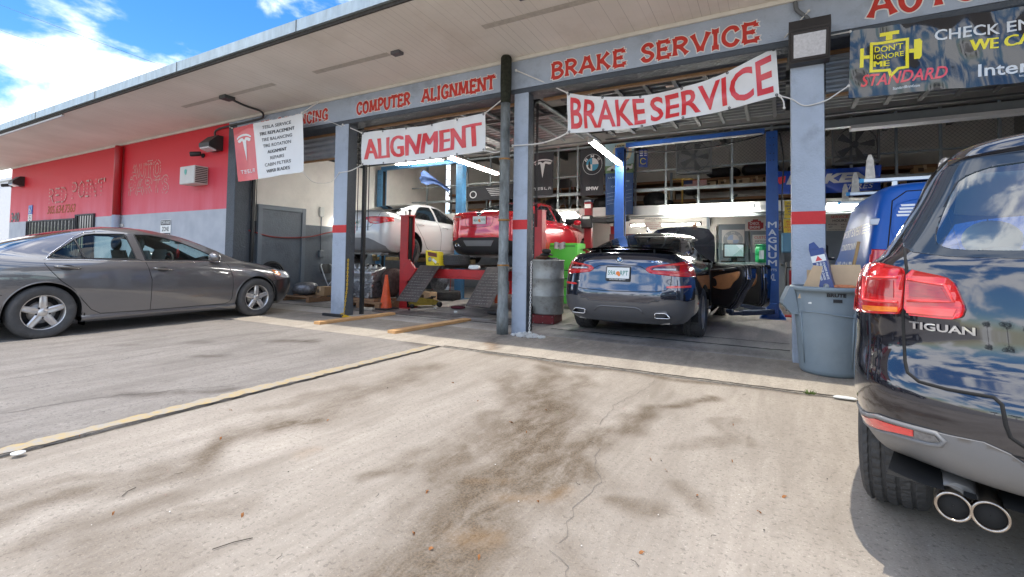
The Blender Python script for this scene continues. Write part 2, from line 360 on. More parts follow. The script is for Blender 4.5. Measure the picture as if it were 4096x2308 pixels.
def carve(bm, poly, ax, filt, keep=False):
    """cut the outline poly (seen along axis ax) out of the shell; returns the cut-out piece as a bmesh of its own"""
    a, b, c = AXI[ax]; n = len(poly); P = np.array(poly, float)
    lo = P.min(0)-0.08; hi = P.max(0)+0.08
    cand = []
    for f in bm.faces:
        co = f.verts[0].co
        if lo[0] < co[a] < hi[0] and lo[1] < co[b] < hi[1] and filt(co): cand.append(f)
    for i in range(n):
        p, q = P[i], P[(i+1) % n]; d = q-p
        if math.hypot(d[0], d[1]) < 1e-5: continue
        p0, p1 = float(p[0]), float(p[1]); q0, q1 = float(q[0]), float(q[1])
        l0, h0 = min(p0, q0)-.004, max(p0, q0)+.004; l1, h1 = min(p1, q1)-.004, max(p1, q1)+.004
        nn = (p1-q1, q0-p0); sel = []
        for f in cand:
            cs = [v.co for v in f.verts]
            xs = [c_[a] for c_ in cs]
            if max(xs) < l0 or min(xs) > h0: continue
            ys = [c_[b] for c_ in cs]
            if max(ys) < l1 or min(ys) > h1: continue
            s = [(x-p0)*nn[0]+(y-p1)*nn[1] for x, y in zip(xs, ys)]
            if max(s) > 1e-6 and min(s) < -1e-6: sel.append(f)
        if not sel: continue
        es = set(e for f in sel for e in f.edges); vsx = set(v for f in sel for v in f.verts)
        co = [0, 0, 0]; co[a], co[b] = p0, p1; no = [0, 0, 0]; no[a], no[b] = nn
        r = bmesh.ops.bisect_plane(bm, geom=list(sel)+list(es)+list(vsx), dist=1e-5, plane_co=co, plane_no=Vector(no).normalized())
        cand = list(set([f for f in cand if f.is_valid]) | set(g for g in r['geom'] if isinstance(g, bmesh.types.BMFace)))
    fs = [f for f in cand if f.is_valid and filt(f.calc_center_median())]
    if not fs: return bmesh.new()
    ce = np.array([[f.calc_center_median()[a], f.calc_center_median()[b]] for f in fs]); ins = inside(ce, [tuple(p) for p in P])
    bm.normal_update()
    out = bmesh.new(); mp = {}; kill = []
    for f, k in zip(fs, ins):
        if not k: continue
        kill.append(f); vv = []
        for v in f.verts:
            if v not in mp: mp[v] = out.verts.new(v.co); mp[v].normal = v.normal
            vv.append(mp[v])
        try: g = out.faces.new(vv); g.smooth = True
        except ValueError: pass
    if not keep: bmesh.ops.delete(bm, geom=kill, context='FACES')
    return out
def bm_mesh(bm, name='part'):
    me = bpy.data.meshes.new(name); bm.to_mesh(me); bm.free(); return me
def shell(bm, off, skirt=0.0, name='part'):
    """push a carved piece along its normals and close its rim inwards"""
    nm = {v: v.normal.copy() for v in bm.verts}
    if all(n.length < .5 for n in nm.values()): bm.normal_update(); nm = {v: v.normal.copy() for v in bm.verts}
    for v, n in nm.items(): v.co += n*off
    if skirt:
        be = [e for e in bm.edges if len(e.link_faces) == 1]; av = {}
        for e in be:
            for v in e.verts:
                if v not in av: av[v] = bm.verts.new(v.co-nm[v]*skirt)
        for e in be:
            a, b = e.verts
            try: bm.faces.new((a, b, av[b], av[a]))
            except ValueError: pass
    return bm_mesh(bm, name)
def left(co): return co.y > 0.3
def right(co): return co.y < -0.3
def sides(co): return abs(co.y) > 0.3
class Car:
    def __init__(s, rings, name, label, cat, paint, spans=(7, 44, 7), sub=6, group=None, k=(1, 1, 1)):
        s.bm = make_body(rings, spans, sub)
        if k != (1, 1, 1):
            for v in s.bm.verts: v.co = Vector((v.co.x*k[0], v.co.y*k[1], v.co.z*k[2]))
        s.root = thing(name, label, cat, group=group); s.paint = paint
        s.bvh = BVHTree.FromBMesh(s.bm); s.k = k
    def cut(s, name, poly, ax, filt, mat, off=0.0, skirt=0.012, parent=None, label=None):
        p = carve(s.bm, poly, ax, filt)
        if len(p.faces) == 0: p.free(); return None
        o = link(name, shell(p, off, skirt, name), mat, parent or s.root)
        if label: o['label'] = label
        return o
    def hole(s, poly, ax, filt): carve(s.bm, poly, ax, filt).free()
    def hit(s, p, ax, sgn, off=0.0):
        a, b, c = AXI[ax]; o = [0, 0, 0]; o[a], o[b] = p; o[c] = sgn*9 if ax != 'x' else (-5 if sgn < 0 else 12)
        d = [0, 0, 0]; d[c] = -sgn if ax != 'x' else (1 if sgn < 0 else -1)
        q, n, i, t = s.bvh.ray_cast(Vector(o), Vector(d))
        if q is None: return None
        if n.dot(Vector(d)) > 0: n = -n
        return q+n*off, n
    def seam(s, mb, pl, ax, sgn, r=0.0035, off=0.0, closed=False, n=10, step=0.03):
        pts = []; pl = list(pl)+([pl[0]] if closed else [])
        for (p, q) in zip(pl[:-1], pl[1:]):
            m = max(1, int(math.hypot(q[0]-p[0], q[1]-p[1])/step))
            for k in range(m): pts.append((p[0]+(q[0]-p[0])*k/m, p[1]+(q[1]-p[1])*k/m))
        pts.append(pl[-1]); P = []
        for p in pts:
            h = s.hit(p, ax, sgn, off)
            if h: P.append(h[0])
        if len(P) > 1: mb.tube(P, r, 6)
        return mb
    def patch(s, mb, poly, ax, sgn, off=0.004, step=0.05, skirt=0.01):
        bm = bmesh.new(); vv = [bm.verts.new((p[0], p[1], 0)) for p in poly]; bm.faces.new(vv)
        lo = np.min(np.array(poly), 0); hi = np.max(np.array(poly), 0)
        for k in (0, 1):
            x = lo[k]+step
            while x < hi[k]:
                co = [0, 0, 0]; no = [0, 0, 0]; co[k] = x; no[k] = 1
                bmesh.ops.bisect_plane(bm, geom=bm.verts[:]+bm.edges[:]+bm.faces[:], plane_co=co, plane_no=no); x += step
        bmesh.ops.triangulate(bm, faces=bm.faces[:]); bm.verts.index_update(); vs = []; nn = []; ok = []
        for v in bm.verts:
            h = s.hit((v.co.x, v.co.y), ax, sgn, off); ok.append(h is not None)
            vs.append(h[0] if h else Vector((0, 0, 0))); nn.append(h[1] if h else Vector((0, 0, 1)))
        fs = [[v.index for v in f.verts] for f in bm.faces if all(ok[v.index] for v in f.verts)]
        be = [[v.index for v in e.verts] for e in bm.edges if len(e.link_faces) == 1 and all(ok[v.index] for v in e.verts)]
        b = len(vs); vs2 = [v-n*skirt for v, n in zip(vs, nn)]
        mb.add(vs+vs2, fs, True)
        if skirt: mb.add(vs+vs2, [(a, c, c+b, a+b) for a, c in be]); 
        bm.free(); return mb
    def letters(s, mb, txt, p, w, h, ax, sgn, bold=0.02, off=0.004, shear=0.0, flip=1, rot=0.0, thick=0.006):
        vs, fs = fit_text(txt, w, h, bold, shear); c, sn = math.cos(rot), math.sin(rot)
        V = []; W = []
        for x, y in vs:
            q = (p[0]+flip*(x*c-y*sn), p[1]+x*sn+y*c); hh = s.hit(q, ax, sgn, off)
            if hh is None: hh = (Vector((0, 0, 0)), Vector((0, 0, 1)))
            V.append(hh[0]); W.append(hh[0]-hh[1]*thick)
        mb.add(V, fs); return mb
    def finish(s, name='body'):
        for f in s.bm.faces: f.smooth = True
        return link(name, bm_mesh(s.bm, name), s.paint, s.root)

def wheel(parent, loc, r, w, rr, spokes, out, m_t, m_r, m_d, style='five', tread=False, label=None, steer=0.0):
    """wheel with its axle along y; out = +1/-1 is the outer side"""
    h = bpy.data.objects.new('wheel', None); COL.objects.link(h); h.parent = parent; h.location = loc; h.rotation_euler = (0, 0, steer)
    if label: h['label'] = label
    hw = w/2; t = MB()
    prof = [(rr-.012, -hw*.8), (rr+.008, -hw*.92), (rr+(r-rr)*.45, -hw*1.03), (r-.035, -hw*.98), (r-.012, -hw*.86)]
    if tread:
        g = [(-.62, 0), (-.58, -1), (-.50, -1), (-.46, 0), (-.2, 0), (-.16, -1), (-.08, -1), (-.04, 0), (.2, 0), (.24, -1), (.32, -1), (.36, 0), (.58, 0), (.62, -1), (.68, -1), (.72, 0)]
        prof += [(r-.002 if k == 0 else r-.010, x*hw) for x, k in g]
    else: prof += [(r-.001, -hw*.5), (r, 0), (r-.001, hw*.5)]
    prof += [(r-.012, hw*.86), (r-.035, hw*.98), (rr+(r-rr)*.45, hw*1.03), (rr+.008, hw*.92), (rr-.012, hw*.8)]
    n = 144 if tread else 56; vs = []
    for j, (a, y) in enumerate(prof):
        for k in range(n):
            an = 2*PI*k/n; q = a
            if tread and a > r-.006:
                ph = (k+int(y/hw*3)) % 3
                if ph == 0: q = a-.005
            vs.append((q*math.cos(an), out*y, q*math.sin(an)))
    t.add(vs, [(i*n+k, i*n+(k+1) % n, (i+1)*n+(k+1) % n, (i+1)*n+k) for i in range(len(prof)-1) for k in range(n)], not tread)
    tyre = t.build('tyre', m_t, h)
    rim = MB(); yo = hw*.80*out
    rim.lathe((0, 0, 0), [(rr*.86, -hw*.7*out), (rr*.9, hw*.1*out), (rr*.93, yo-.02*out), (rr-.004, yo-.012*out), (rr+.004, yo), (rr-.018, yo+.004*out), (rr*.93, yo-.004*out)], 56, (0, 1, 0), cap=False)
    def spoke(an, w0, w1, r0, r1, y0, y1, y2):
        c, sn = math.cos(an), math.sin(an); vs = []
        for (rad, ww, yy) in ((r0, w0, y0), ((r0+r1)/2, (w0+w1)*.5, (y0+y1)/2+.006*out), (r1, w1, y1)):
            for (k, dy) in ((-1, -.012*out), (-.62, 0.0), (0, -.003*out), (.62, 0.0), (1, -.012*out), (.8, -.05*out), (-.8, -.05*out)):
                u = ww*k; vs.append((c*rad-sn*u, yy+dy, sn*rad+c*u))
        fs = [(i*7+k, i*7+(k+1) % 7, (i+1)*7+(k+1) % 7, (i+1)*7+k) for i in range(2) for k in range(7)]+[list(range(14, 21))]
        rim.add(vs, fs)
    if style == 'five':
        for k in range(5): spoke(PI/2+2*PI*k/5, .043, .035, rr*.17, rr*.95, yo-.012*out, yo-.008*out, 0)
    elif style == 'ten':
        for k in range(5):
            for d in (-.13, .13): spoke(PI/2+2*PI*k/5+d, .022, .016, rr*.2, rr*.96, yo-.03*out, yo-.008*out, 0)
    else:
        for k in range(9): spoke(PI/2+2*PI*k/9, .03, .034, rr*.2, rr*.95, yo-.03*out, yo-.015*out, 0)
    rim.lathe((0, yo-.012*out, 0), [(.001, .008*out), (rr*.12, .006*out), (rr*.22, 0), (rr*.25, -.012*out), (rr*.25, -.06*out)], 24, (0, 1, 0), cap=False)
    ro = rim.build('rim', m_r, h)
    nb = MB()
    for k in range(5):
        an = PI/2+2*PI*k/5+(PI/5 if style != 'five' else PI/5); c, sn = math.cos(an)*rr*.30, math.sin(an)*rr*.30
        nb.lathe((c, yo-.014*out, sn), [(.011, -.012*out), (.011, .002*out), (.006, .005*out)], 8, (0, 1, 0))
    if style == 'five': nb.build('lug_nut', m_d, h)
    d = MB(); d.lathe((0, 0, 0), [(rr*.88, -hw*.6*out), (rr*.88, -hw*.2*out), (.01, -hw*.2*out)], 32, (0, 1, 0), cap=False)
    d.build('wheel_well_shadow_plate' if False else 'wheel_shadow_plate', m_d, h)  # dark plate behind the spokes stands for wheel-well shadow
    dd = MB(); dd.lathe((0, 0, 0), [(rr*.25, hw*.02*out), (rr*.62, hw*.02*out), (rr*.62, hw*.14*out), (rr*.25, hw*.14*out)], 32, (0, 1, 0)); dd.build('brake_disc', MATS['steel_dull'], h)
    return h
def liner(car, xs, z, r, m, hw0, hw1, a0=-.25, a1=PI+.25):
    mb = MB()
    for x in xs:
        for s in (-1, 1):
            vs = []; n = 22
            for k in range(n+1):
                an = a0+(a1-a0)*k/n
                for y in (hw0, hw1): vs.append((x+r*math.cos(an), s*y, z+r*math.sin(an)))
            mb.add(vs, [(2*k, 2*k+1, 2*k+3, 2*k+2) for k in range(n)], True)
            b = [(x+r*math.cos(a0+(a1-a0)*k/n), s*hw0, z+r*math.sin(a0+(a1-a0)*k/n)) for k in range(n+1)]
            mb.add(b, [list(range(n+1))])
    mb.build('wheel_arch_liner', m, car.root)
def arch_poly(x, z, r, n=26, flat=1.0):
    p = [(x+r*math.cos(a), z+r*flat*math.sin(a)) for a in [PI*k/n for k in range(n+1)]]
    return [(x+r, -.2)]+p+[(x-r, -.2)]
def circle(cx, cy, r, n=24, k=1.0): return [(cx+r*math.cos(2*PI*i/n), cy+r*k*math.sin(2*PI*i/n)) for i in range(n)]

RINGS = {}
RINGS['sedan'] = [
 (.20, .20, .20, .50, 4.40, .02, .02, .02, .2, .2), (.19, .19, .19, .35, 4.50, .60, .62, .60, .3, .3), (.25, .18, .21, .10, 4.62, .76, .86, .80, .35, .55),
 (.40, .30, .34, .03, 4.74, .835, .893, .84, .40, .65), (.62, .52, .52, 0, 4.80, .86, .912, .855, .42, .70), (.82, .74, .66, .02, 4.79, .86, .912, .85, .42, .70),
 (.98, .875, .755, .03, 4.72, .84, .900, .815, .40, .70), (1.055, .94, .80, .055, 4.60, .795, .868, .755, .34, .66), (1.085, .965, .865, .14, 4.30, .75, .848, .715, .28, .5, .02, .03),
 (1.10, .985, .99, .62, 3.70, .70, .828, .715, .25, .30, .015, .03), (1.24, 1.16, 1.18, .98, 3.28, .635, .757, .64, .22, .30), (1.355, 1.32, 1.33, 1.36, 2.88, .575, .672, .57, .22, .28),
 (1.41, 1.385, 1.39, 1.62, 2.62, .53, .615, .52, .2, .25), (1.445, 1.44, 1.435, 1.80, 2.42, .38, .43, .38, .15, .2), (1.465, 1.465, 1.46, 1.90, 2.30, .02, .02, .02, .1, .1)]
RINGS['gt'] = [
 (.22, .22, .22, .55, 4.70, .02, .02, .02, .2, .2), (.21, .21, .21, .40, 4.80, .62, .64, .62, .3, .3), (.27, .20, .22, .17, 4.92, .76, .88, .82, .35, .6),
 (.40, .32, .36, .045, 5.02, .855, .93, .86, .42, .7), (.60, .55, .55, 0, 5.08, .885, .95, .87, .46, .75), (.78, .74, .70, .025, 5.07, .885, .95, .86, .46, .75),
 (.96, .92, .82, .05, 5.00, .86, .94, .84, .46, .75), (1.09, 1.0, .92, .09, 4.85, .79, .905, .79, .40, .7), (1.155, 1.045, .99, .17, 4.55, .73, .865, .75, .34, .5, .02, .03),
 (1.165, 1.075, 1.09, .34, 3.75, .69, .835, .73, .30, .30, .02, .03), (1.30, 1.25, 1.26, .85, 3.30, .625, .755, .65, .26, .30), (1.42, 1.40, 1.41, 1.42, 2.88, .57, .68, .59, .24, .28),
 (1.485, 1.47, 1.475, 1.85, 2.62, .51, .60, .53, .2, .25), (1.525, 1.52, 1.515, 2.05, 2.42, .36, .42, .38, .15, .2), (1.54, 1.54, 1.535, 2.15, 2.30, .02, .02, .02, .1, .1)]
RINGS['suv'] = [
 (.39, .25, .25, .60, 4.00, .02, .02, .02, .2, .2), (.385, .24, .26, .36, 4.10, .60, .62, .60, .3, .3), (.415, .25, .27, .13, 4.25, .77, .84, .78, .37, .5),
 (.475, .36, .40, .045, 4.36, .825, .885, .84, .42, .6), (.575, .52, .55, .0, 4.42, .865, .905, .86, .46, .65), (.69, .66, .68, .0, 4.42, .87, .905, .86, .46, .65),
 (.79, .80, .80, .055, 4.40, .865, .902, .85, .44, .65), (.95, .94, .90, .075, 4.34, .862, .897, .83, .40, .6), (1.09, 1.03, .97, .10, 4.20, .825, .875, .79, .34, .5, .0, .03),
 (1.15, 1.09, 1.07, .125, 3.55, .765, .815, .73, .30, .30), (1.335, 1.28, 1.29, .235, 3.12, .672, .715, .65, .28, .3), (1.475, 1.445, 1.445, .335, 2.68, .61, .66, .58, .26, .28),
 (1.53, 1.52, 1.51, .36, 2.45, .555, .60, .55, .24, .25, .015, 0), (1.565, 1.57, 1.555, .55, 2.2, .40, .46, .42, .2, .2, .01, 0), (1.585, 1.595, 1.575, .75, 2.1, .02, .02, .02, .1, .1)]
RINGS['van'] = [
 (.26, .26, .26, .4, 4.3, .02, .02, .02, .2, .2), (.25, .25, .26, .25, 4.4, .60, .64, .60, .2, .3), (.34, .26, .28, .06, 4.55, .80, .86, .80, .14, .4),
 (.50, .45, .45, .0, 4.68, .84, .90, .84, .14, .5), (.75, .75, .72, .0, 4.72, .855, .905, .83, .14, .5), (1.0, 1.0, .90, .03, 4.65, .855, .905, .80, .14, .5),
 (1.10, 1.08, 1.02, .04, 4.45, .85, .90, .76, .14, .4), (1.18, 1.18, 1.15, .05, 4.00, .84, .885, .74, .14, .3), (1.45, 1.45, 1.45, .08, 3.65, .80, .84, .70, .14, .3),
 (1.70, 1.70, 1.70, .12, 3.35, .75, .79, .66, .14, .25), (1.82, 1.82, 1.80, .15, 3.2, .71, .75, .62, .14, .25), (1.875, 1.88, 1.865, .22, 3.05, .62, .67, .55, .14, .2), (1.895, 1.905, 1.89, .4, 2.9, .3, .35, .3, .1, .1), (1.90, 1.91, 1.90, .5, 2.8, .02, .02, .02, .1, .1)]
# ---------------------------------------------------------------- shared vehicle materials
def glass_mat(name, tint, refl=1.0, rough=0.0, ior=1.5):
    if name in MATS: return MATS[name]
    m = bpy.data.materials.new(name); MATS[name] = m; m.use_nodes = True; nt = m.node_tree; nt.nodes.clear(); N = nt.nodes.new; L = nt.links.new
    o = N('ShaderNodeOutputMaterial'); mx = N('ShaderNodeMixShader'); t = N('ShaderNodeBsdfTransparent'); g = N('ShaderNodeBsdfGlossy'); f = N('ShaderNodeLayerWeight'); f.inputs[0].default_value = .5
    p = N('ShaderNodeMath'); p.operation = 'POWER'; L(f.outputs['Facing'], p.inputs[0]); p.inputs[1].default_value = 5; f0 = ((ior-1)/(ior+1))**2
    q = N('ShaderNodeMath'); q.operation = 'MULTIPLY_ADD'; L(p.outputs[0], q.inputs[0]); q.inputs[1].default_value = 1-f0; q.inputs[2].default_value = f0
    t.inputs[0].default_value = (*tint, 1); g.inputs['Roughness'].default_value = rough; g.inputs[0].default_value = (refl, refl, refl, 1)
    L(q.outputs[0], mx.inputs[0]); L(t.outputs[0], mx.inputs[1]); L(g.outputs[0], mx.inputs[2]); L(mx.outputs[0], o.inputs[0]); return m
def car_paint(name, col, metal=0.5, rough=0.32, dust=0.0):
    m = pm(name, col, rough, metal, coat=1.0, var=0.02, vs=1.5, dirt=dust, dcol=(.30, .28, .25), ds=3.5)
    m.node_tree.nodes['Principled BSDF'].inputs['Coat IOR'].default_value = 1.85
    return m
pm('steel_dull', (.28, .27, .26), .45, .9, var=.15)
TYRE = pm('tyre_rubber', (.055, .055, .056), .75, var=.2, vs=9, bump=.25, bs=90, dirt=.5, dcol=(.15, .145, .135), ds=6)
RIM = pm('alloy_rim', (.62, .61, .60), .30, .75, var=.05, vs=5, dirt=.2, dcol=(.25, .22, .19), ds=5)
RIMD = pm('black_steel_rim', (.03, .03, .032), .5, .3)
DARK = pm('black_metal', (.018, .018, .02), .55, .2)
BLK = pm('black_plastic', (.022, .022, .024), .5, bump=.15, bs=300)
GRYP = pm('grey_bumper_plastic', (.20, .20, .202), .45, var=.08, vs=4, bump=.08, bs=400)
VOID = pm('underbody', (.012, .012, .012), .9)
CHR = pm('chrome', (.75, .75, .76), .08, 1.0)
DKG = pm('tinted_glass', (.008, .010, .012), .03, spec=.5)
FRIT = pm('glass_black_band', (.012, .016, .024), .03, spec=.9, coat=.5)
def lamp_mat(name, col, rough=.12):
    m = pm(name, col, rough, spec=.6, coat=1.0, var=.22, vs=26, stretch=(1, 1, 7)); return m
RED = lamp_mat('red_lens', (.58, .012, .014)); RED2 = lamp_mat('bright_red_lens', (.82, .05, .045)); RED3 = lamp_mat('deep_red_lens', (.30, .006, .010)); AMB = lamp_mat('amber_lens', (.85, .22, .03)); CLR = lamp_mat('clear_lens', (.55, .56, .58))
SEAT = pm('seat_cloth', (.09, .095, .10), .85, var=.1); SEATL = pm('light_seat_cloth', (.38, .39, .38), .85, var=.08); TAN = pm('tan_leather', (.66, .29, .12), .5, var=.12, vs=5)
PLW = pm('plate_white', (.78, .80, .78), .4); PLG = pm('plate_green', (.02, .22, .16), .5); PLO = pm('plate_orange', (.85, .22, .03), .5)
CLG = glass_mat('clear_car_glass', (.76, .90, .88)); CLG2 = glass_mat('rear_car_glass', (.60, .80, .82), ior=2.0)
INT = pm('cabin_trim', (.05, .05, .052), .8)
def plate(parent, c, u, v, n, txt, frame=None, cap=None):
    """number plate centred c; u, v, n unit vectors along, up and outwards"""
    c, u, v, n = map(Vector, (c, u, v, n)); b = MB(); b.obox(c, u*.152, v*.076, n*.003, .001); p = b.build('licence_plate', PLW, parent)
    t = MB(); mbtext(t, txt[:3], c-u*.135-v*.03+n*.0035, u, v, .105, .062, .01, n=n); mbtext(t, txt[3:], c+u*.03-v*.03+n*.0035, u, v, .105, .062, .01, n=n); t.build('plate_number', PLG, p)
    o = MB(); o.add([c+u*(.028*math.cos(a))+v*(.028*math.sin(a)-.004)+n*.0036 for a in [2*PI*k/14 for k in range(14)]], [list(range(14))]); o.add([c+u*(.018*math.cos(a)+.016)+v*(.018*math.sin(a)-.026)+n*.0041 for a in [2*PI*k/14 for k in range(14)]], [list(range(14))]); o.build('plate_emblem', PLO, p)
    if frame:
        f = MB(); f.obox(c-v*.088, u*.162, v*.016, n*.006, .003); f.obox(c+v*.082, u*.162, v*.008, n*.006, .003)
        for s in (-1, 1): f.obox(c+u*.157*s, u*.006, v*.076, n*.006, .003)
        fo = f.build('plate_frame', BLK, p)
        if cap: t = MB(); mbtext(t, cap, c-u*.11-v*.096+n*.0066, u, v, .22, .017, .02, n=n); t.build('frame_lettering', PLW, fo)
    return p
def seat(mb, x, y, z, w=.48, lean=.14):
    mb.grid(lambda u, v: (x+lean*v*1.0-.02+.05*math.cos((u-.5)*PI)*0, y+(u-.5)*w*(1-.25*v*v), z+v*.62), 8, 8)
    def sh(u, v):
        a = 2*PI*u; k = .5*w*(1-.22*v**2); return (x-lean*v+.075*math.sin(a)*(1-.3*v), y+k*math.copysign(abs(math.cos(a))**.6, math.cos(a)), z+v*.60)
    mb.grid(sh, 24, 8); mb.obox((x+.2, y, z-.02), (.26, 0, .03), (0, w*.5, 0), (0, 0, .08), .03)
    mb.sphere((x-lean-.03, y, z+.70), .13, 10, (.42, 1.0, .85)); mb.tube([(x-lean, y-.06, z+.55), (x-lean-.03, y-.06, z+.66)], .008, 6); mb.tube([(x-lean, y+.06, z+.55), (x-lean-.03, y+.06, z+.66)], .008, 6)
def car_wheels(car, xs, y, z, r, w, rr, m_r, style, drop=0.0, tread=False, sides_=(-1, 1)):
    for x in xs:
        for s in sides_: wheel(car.root, (x, s*y, z-drop), r, w, rr, 5, s, TYRE, m_r, DARK, style, tread)
def mirror_poly(p): return [(-a, b) for a, b in p][::-1]

# ---------------------------------------------------------------- grey sedan parked nose-in on the left
def grey_sedan():
    P = car_paint('grey_metallic_paint', (.155, .153, .160), .55, .28, 0)
    c = Car(RINGS['sedan'], 'parked_sedan', 'grey metallic sedan parked side-on with its nose at the first bay', 'car', P, sub=7)
    xr, xf, wz = 1.054, 3.83, .330
    for x in (xr, xf): c.hole(arch_poly(x, wz, .375), 'y', sides)
    sl = lambda co: abs(co.y) > .35 and co.z > .9
    rear_w = [(1.10, 1.005), (1.17, 1.075), (1.40, 1.255), (1.52, 1.318), (1.62, 1.335), (1.94, 1.345), (2.03, .992), (1.5, 1.0)]
    front_w = [(2.05, 1.345), (2.25, 1.345), (2.45, 1.315), (2.68, 1.255), (2.95, 1.14), (3.20, 1.015), (3.16, .975), (2.6, .972), (2.14, .982)]
    frames = MB(); glass = []
    for k, (w, nm) in enumerate(((rear_w, 'rear_side_window'), (front_w, 'front_side_window'))):
        for s in (-1, 1):
            f = (lambda s: (lambda co: co.y*s > .35 and co.z > .9))(s)
            c.cut(nm, w, 'y', f, CLG, -.006, 0)
            c.seam(frames, w, 'y', s, .009, 0, True)
    frames.build('window_frame', BLK, c.root)
    ch = MB(); dv = MB()
    for s in (-1, 1): c.seam(dv, [(1.395, 1.258), (1.455, .995)], 'y', s, .012, .0)
    dv.build('window_divider', BLK, c.root)
    for s in (-1, 1):
        c.seam(ch, [(1.07, .985), (1.5, .975), (2.1, .957), (2.6, .948), (3.22, .955)], 'y', s, .008, .002)
        c.seam(ch, [(1.07, .99), (1.15, 1.075), (1.39, 1.28), (1.52, 1.35), (1.64, 1.368)], 'y', s, .007, .002)
    ch.build('window_trim', CHR, c.root)
    ws = lambda co: co.z > .98
    c.cut('windscreen', [(3.58, -.62), (3.64, 0), (3.58, .62), (2.92, .50), (2.84, 0), (2.92, -.50)], 'z', ws, CLG, -.004, 0)
    c.cut('rear_window', [(.72, -.56), (.68, 0), (.72, .56), (1.42, .46), (1.50, 0), (1.42, -.46)], 'z', ws, DKG, .001, 0)
    hl = [(4.12, .815), (4.20, .70), (4.42, .655), (4.60, .66), (4.66, .70), (4.55, .755), (4.35, .80)]
    for s in (-1, 1):
        f = (lambda s: (lambda co: co.y*s > .2))(s)
        h = c.cut('headlight', hl, 'y', f, CLR, .004)
        a = MB(); c.patch(a, [(4.135, .808), (4.205, .712), (4.30, .69), (4.33, .72), (4.28, .78)], 'y', s, .008, .03, .004); a.build('turn_signal', AMB, h)
        tl = c.cut('tail_light', [(.02, .98), (.05, .80), (.30, .80), (.40, .95), (.30, 1.0)], 'y', f, RED, .004)
    sm = MB(); hd = MB(); side = MB()
    dr = [(1.955, 1.34), (2.02, 1.0), (2.13, .957), (2.20, .70), (2.20, .27)]
    rd = [(1.05, .985), (1.045, .93), (1.09, .86), (1.20, .72), (1.33, .60), (1.43, .45), (1.52, .33), (1.62, .268), (2.20, .262), (3.28, .268), (3.36, .30), (3.385, .36), (3.395, .52), (3.385, .70), (3.33, .88), (3.30, .955)]
    for s in (-1, 1):
        c.seam(sm, dr, 'y', s, .0045, -.001); c.seam(sm, rd, 'y', s, .0045, -.001)
        c.seam(sm, [(4.12, .815), (4.16, .72), (4.22, .62), (4.13, .60), (4.14, .52)], 'y', s, .004, -.001)
        c.seam(sm, [(.25, .565), (.68, .565)], 'y', s, .004, -.001)
        c.seam(sm, [(3.70, .97), (4.0, .915), (4.3, .845), (4.52, .79)], 'y', s, .004, -.001)
        for (x, z) in ((1.26, .885), (2.34, .848)):
            h = c.hit((x, z), 'y', s, 0)[0]; y = h.y
            hb = MB(); hb.tube(cr([(x-.125, y+.0*s, z+.015), (x-.10, y+.034*s, z+.012), (x, y+.042*s, z+.002), (x+.10, y+.034*s, z-.012), (x+.125, y+.0*s, z-.014)], 5), .014, 10)
            hb.build('door_handle', car_paint('handle_paint', (.16, .155, .15), .6, .25), c.root)
            cup = MB(); c.patch(cup, [(x+.075*math.cos(a), z-.004+.036*math.sin(a)) for a in [2*PI*k/18 for k in range(18)]], 'y', s, .002, .04, .002); cup.build('handle_recess', BLK, c.root)
        m = MB(); y = .90*s
        m.grid(lambda u, v: (3.02+.085*math.cos(2*PI*u)*math.sin(PI*v)*(1.0), y+.10*s+.10*s*(-math.cos(PI*v)), 1.03+.075*math.sin(2*PI*u)*math.sin(PI*v)-.0), 18, 10)
        m.obox((3.10, y-.02*s, .985), (.07, 0, 0), (0, .05, 0), (0, 0, .02), .01)
        mo = m.build('wing_mirror', P, c.root)
        tri = MB(); c.patch(tri, [(3.08, .97), (3.28, .965), (3.14, 1.04)], 'y', s, .004, .05, .004); tri.build('mirror_base', BLK, mo)
        rk = MB(); rk.grid(lambda u, v: (1.42+u*2.02, s*(.875+.04*math.sin(PI*v)), .265-.095*v+.012*math.sin(PI*u)), 30, 6); rk.grid(lambda u, v: (1.42+u*2.02, s*(.875-.12*v), .17+.012*math.sin(PI*u)), 30, 2)
        rk.build('side_skirt', P, c.root)
        fl = MB()
        for x in (xr, xf):
            for k, (a0, a1) in enumerate(((-.12, PI+.05),)):
                fl.tube([(x+.378*math.cos(a0+(a1-a0)*t/28), c.hit((x+.385*math.cos(a0+(a1-a0)*t/28), max(.24, wz+.385*math.sin(a0+(a1-a0)*t/28))), 'y', s, -.006)[0].y if c.hit((x+.385*math.cos(a0+(a1-a0)*t/28), max(.24, wz+.385*math.sin(a0+(a1-a0)*t/28))), 'y', s, -.006) else .9*s, wz+.378*math.sin(a0+(a1-a0)*t/28)) for t in range(29)], .010, 6)
        fl.build('wheel_arch_lip', P, c.root)
    sm.build('door_seam', VOID, c.root)
    mf = MB()
    for x in (xr+.40, xf-.43 if False else xr+.40):
        for s in (-1, 1): mf.obox((x, .80*s, .21), (.006, 0, 0), (0, .09, 0), (0, 0, .08))
    mf.build('mud_flap', BLK, c.root)
    lp = MB(); lp.grid(lambda u, v: (4.20+.55*v**.8*1.0, (.86-.36*v**2.2)*(2*u-1) if False else ((.87-.38*v**2.4)*(1 if u > .5 else -1)), .20+.0*v), 2, 6); lp.v = []; lp.f = []; lp.mi = []; lp.sm = []
    fb = [(4.20, .62), (4.17, .50), (4.21, .30), (4.23, .18), (4.9, .18), (4.9, .64), (4.66, .66), (4.45, .645)]
    c.cut('front_bumper', fb, 'y', lambda co: co.x > 4.1, car_paint('bumper_dark_paint', (.035, .035, .037), .4, .3), .003)
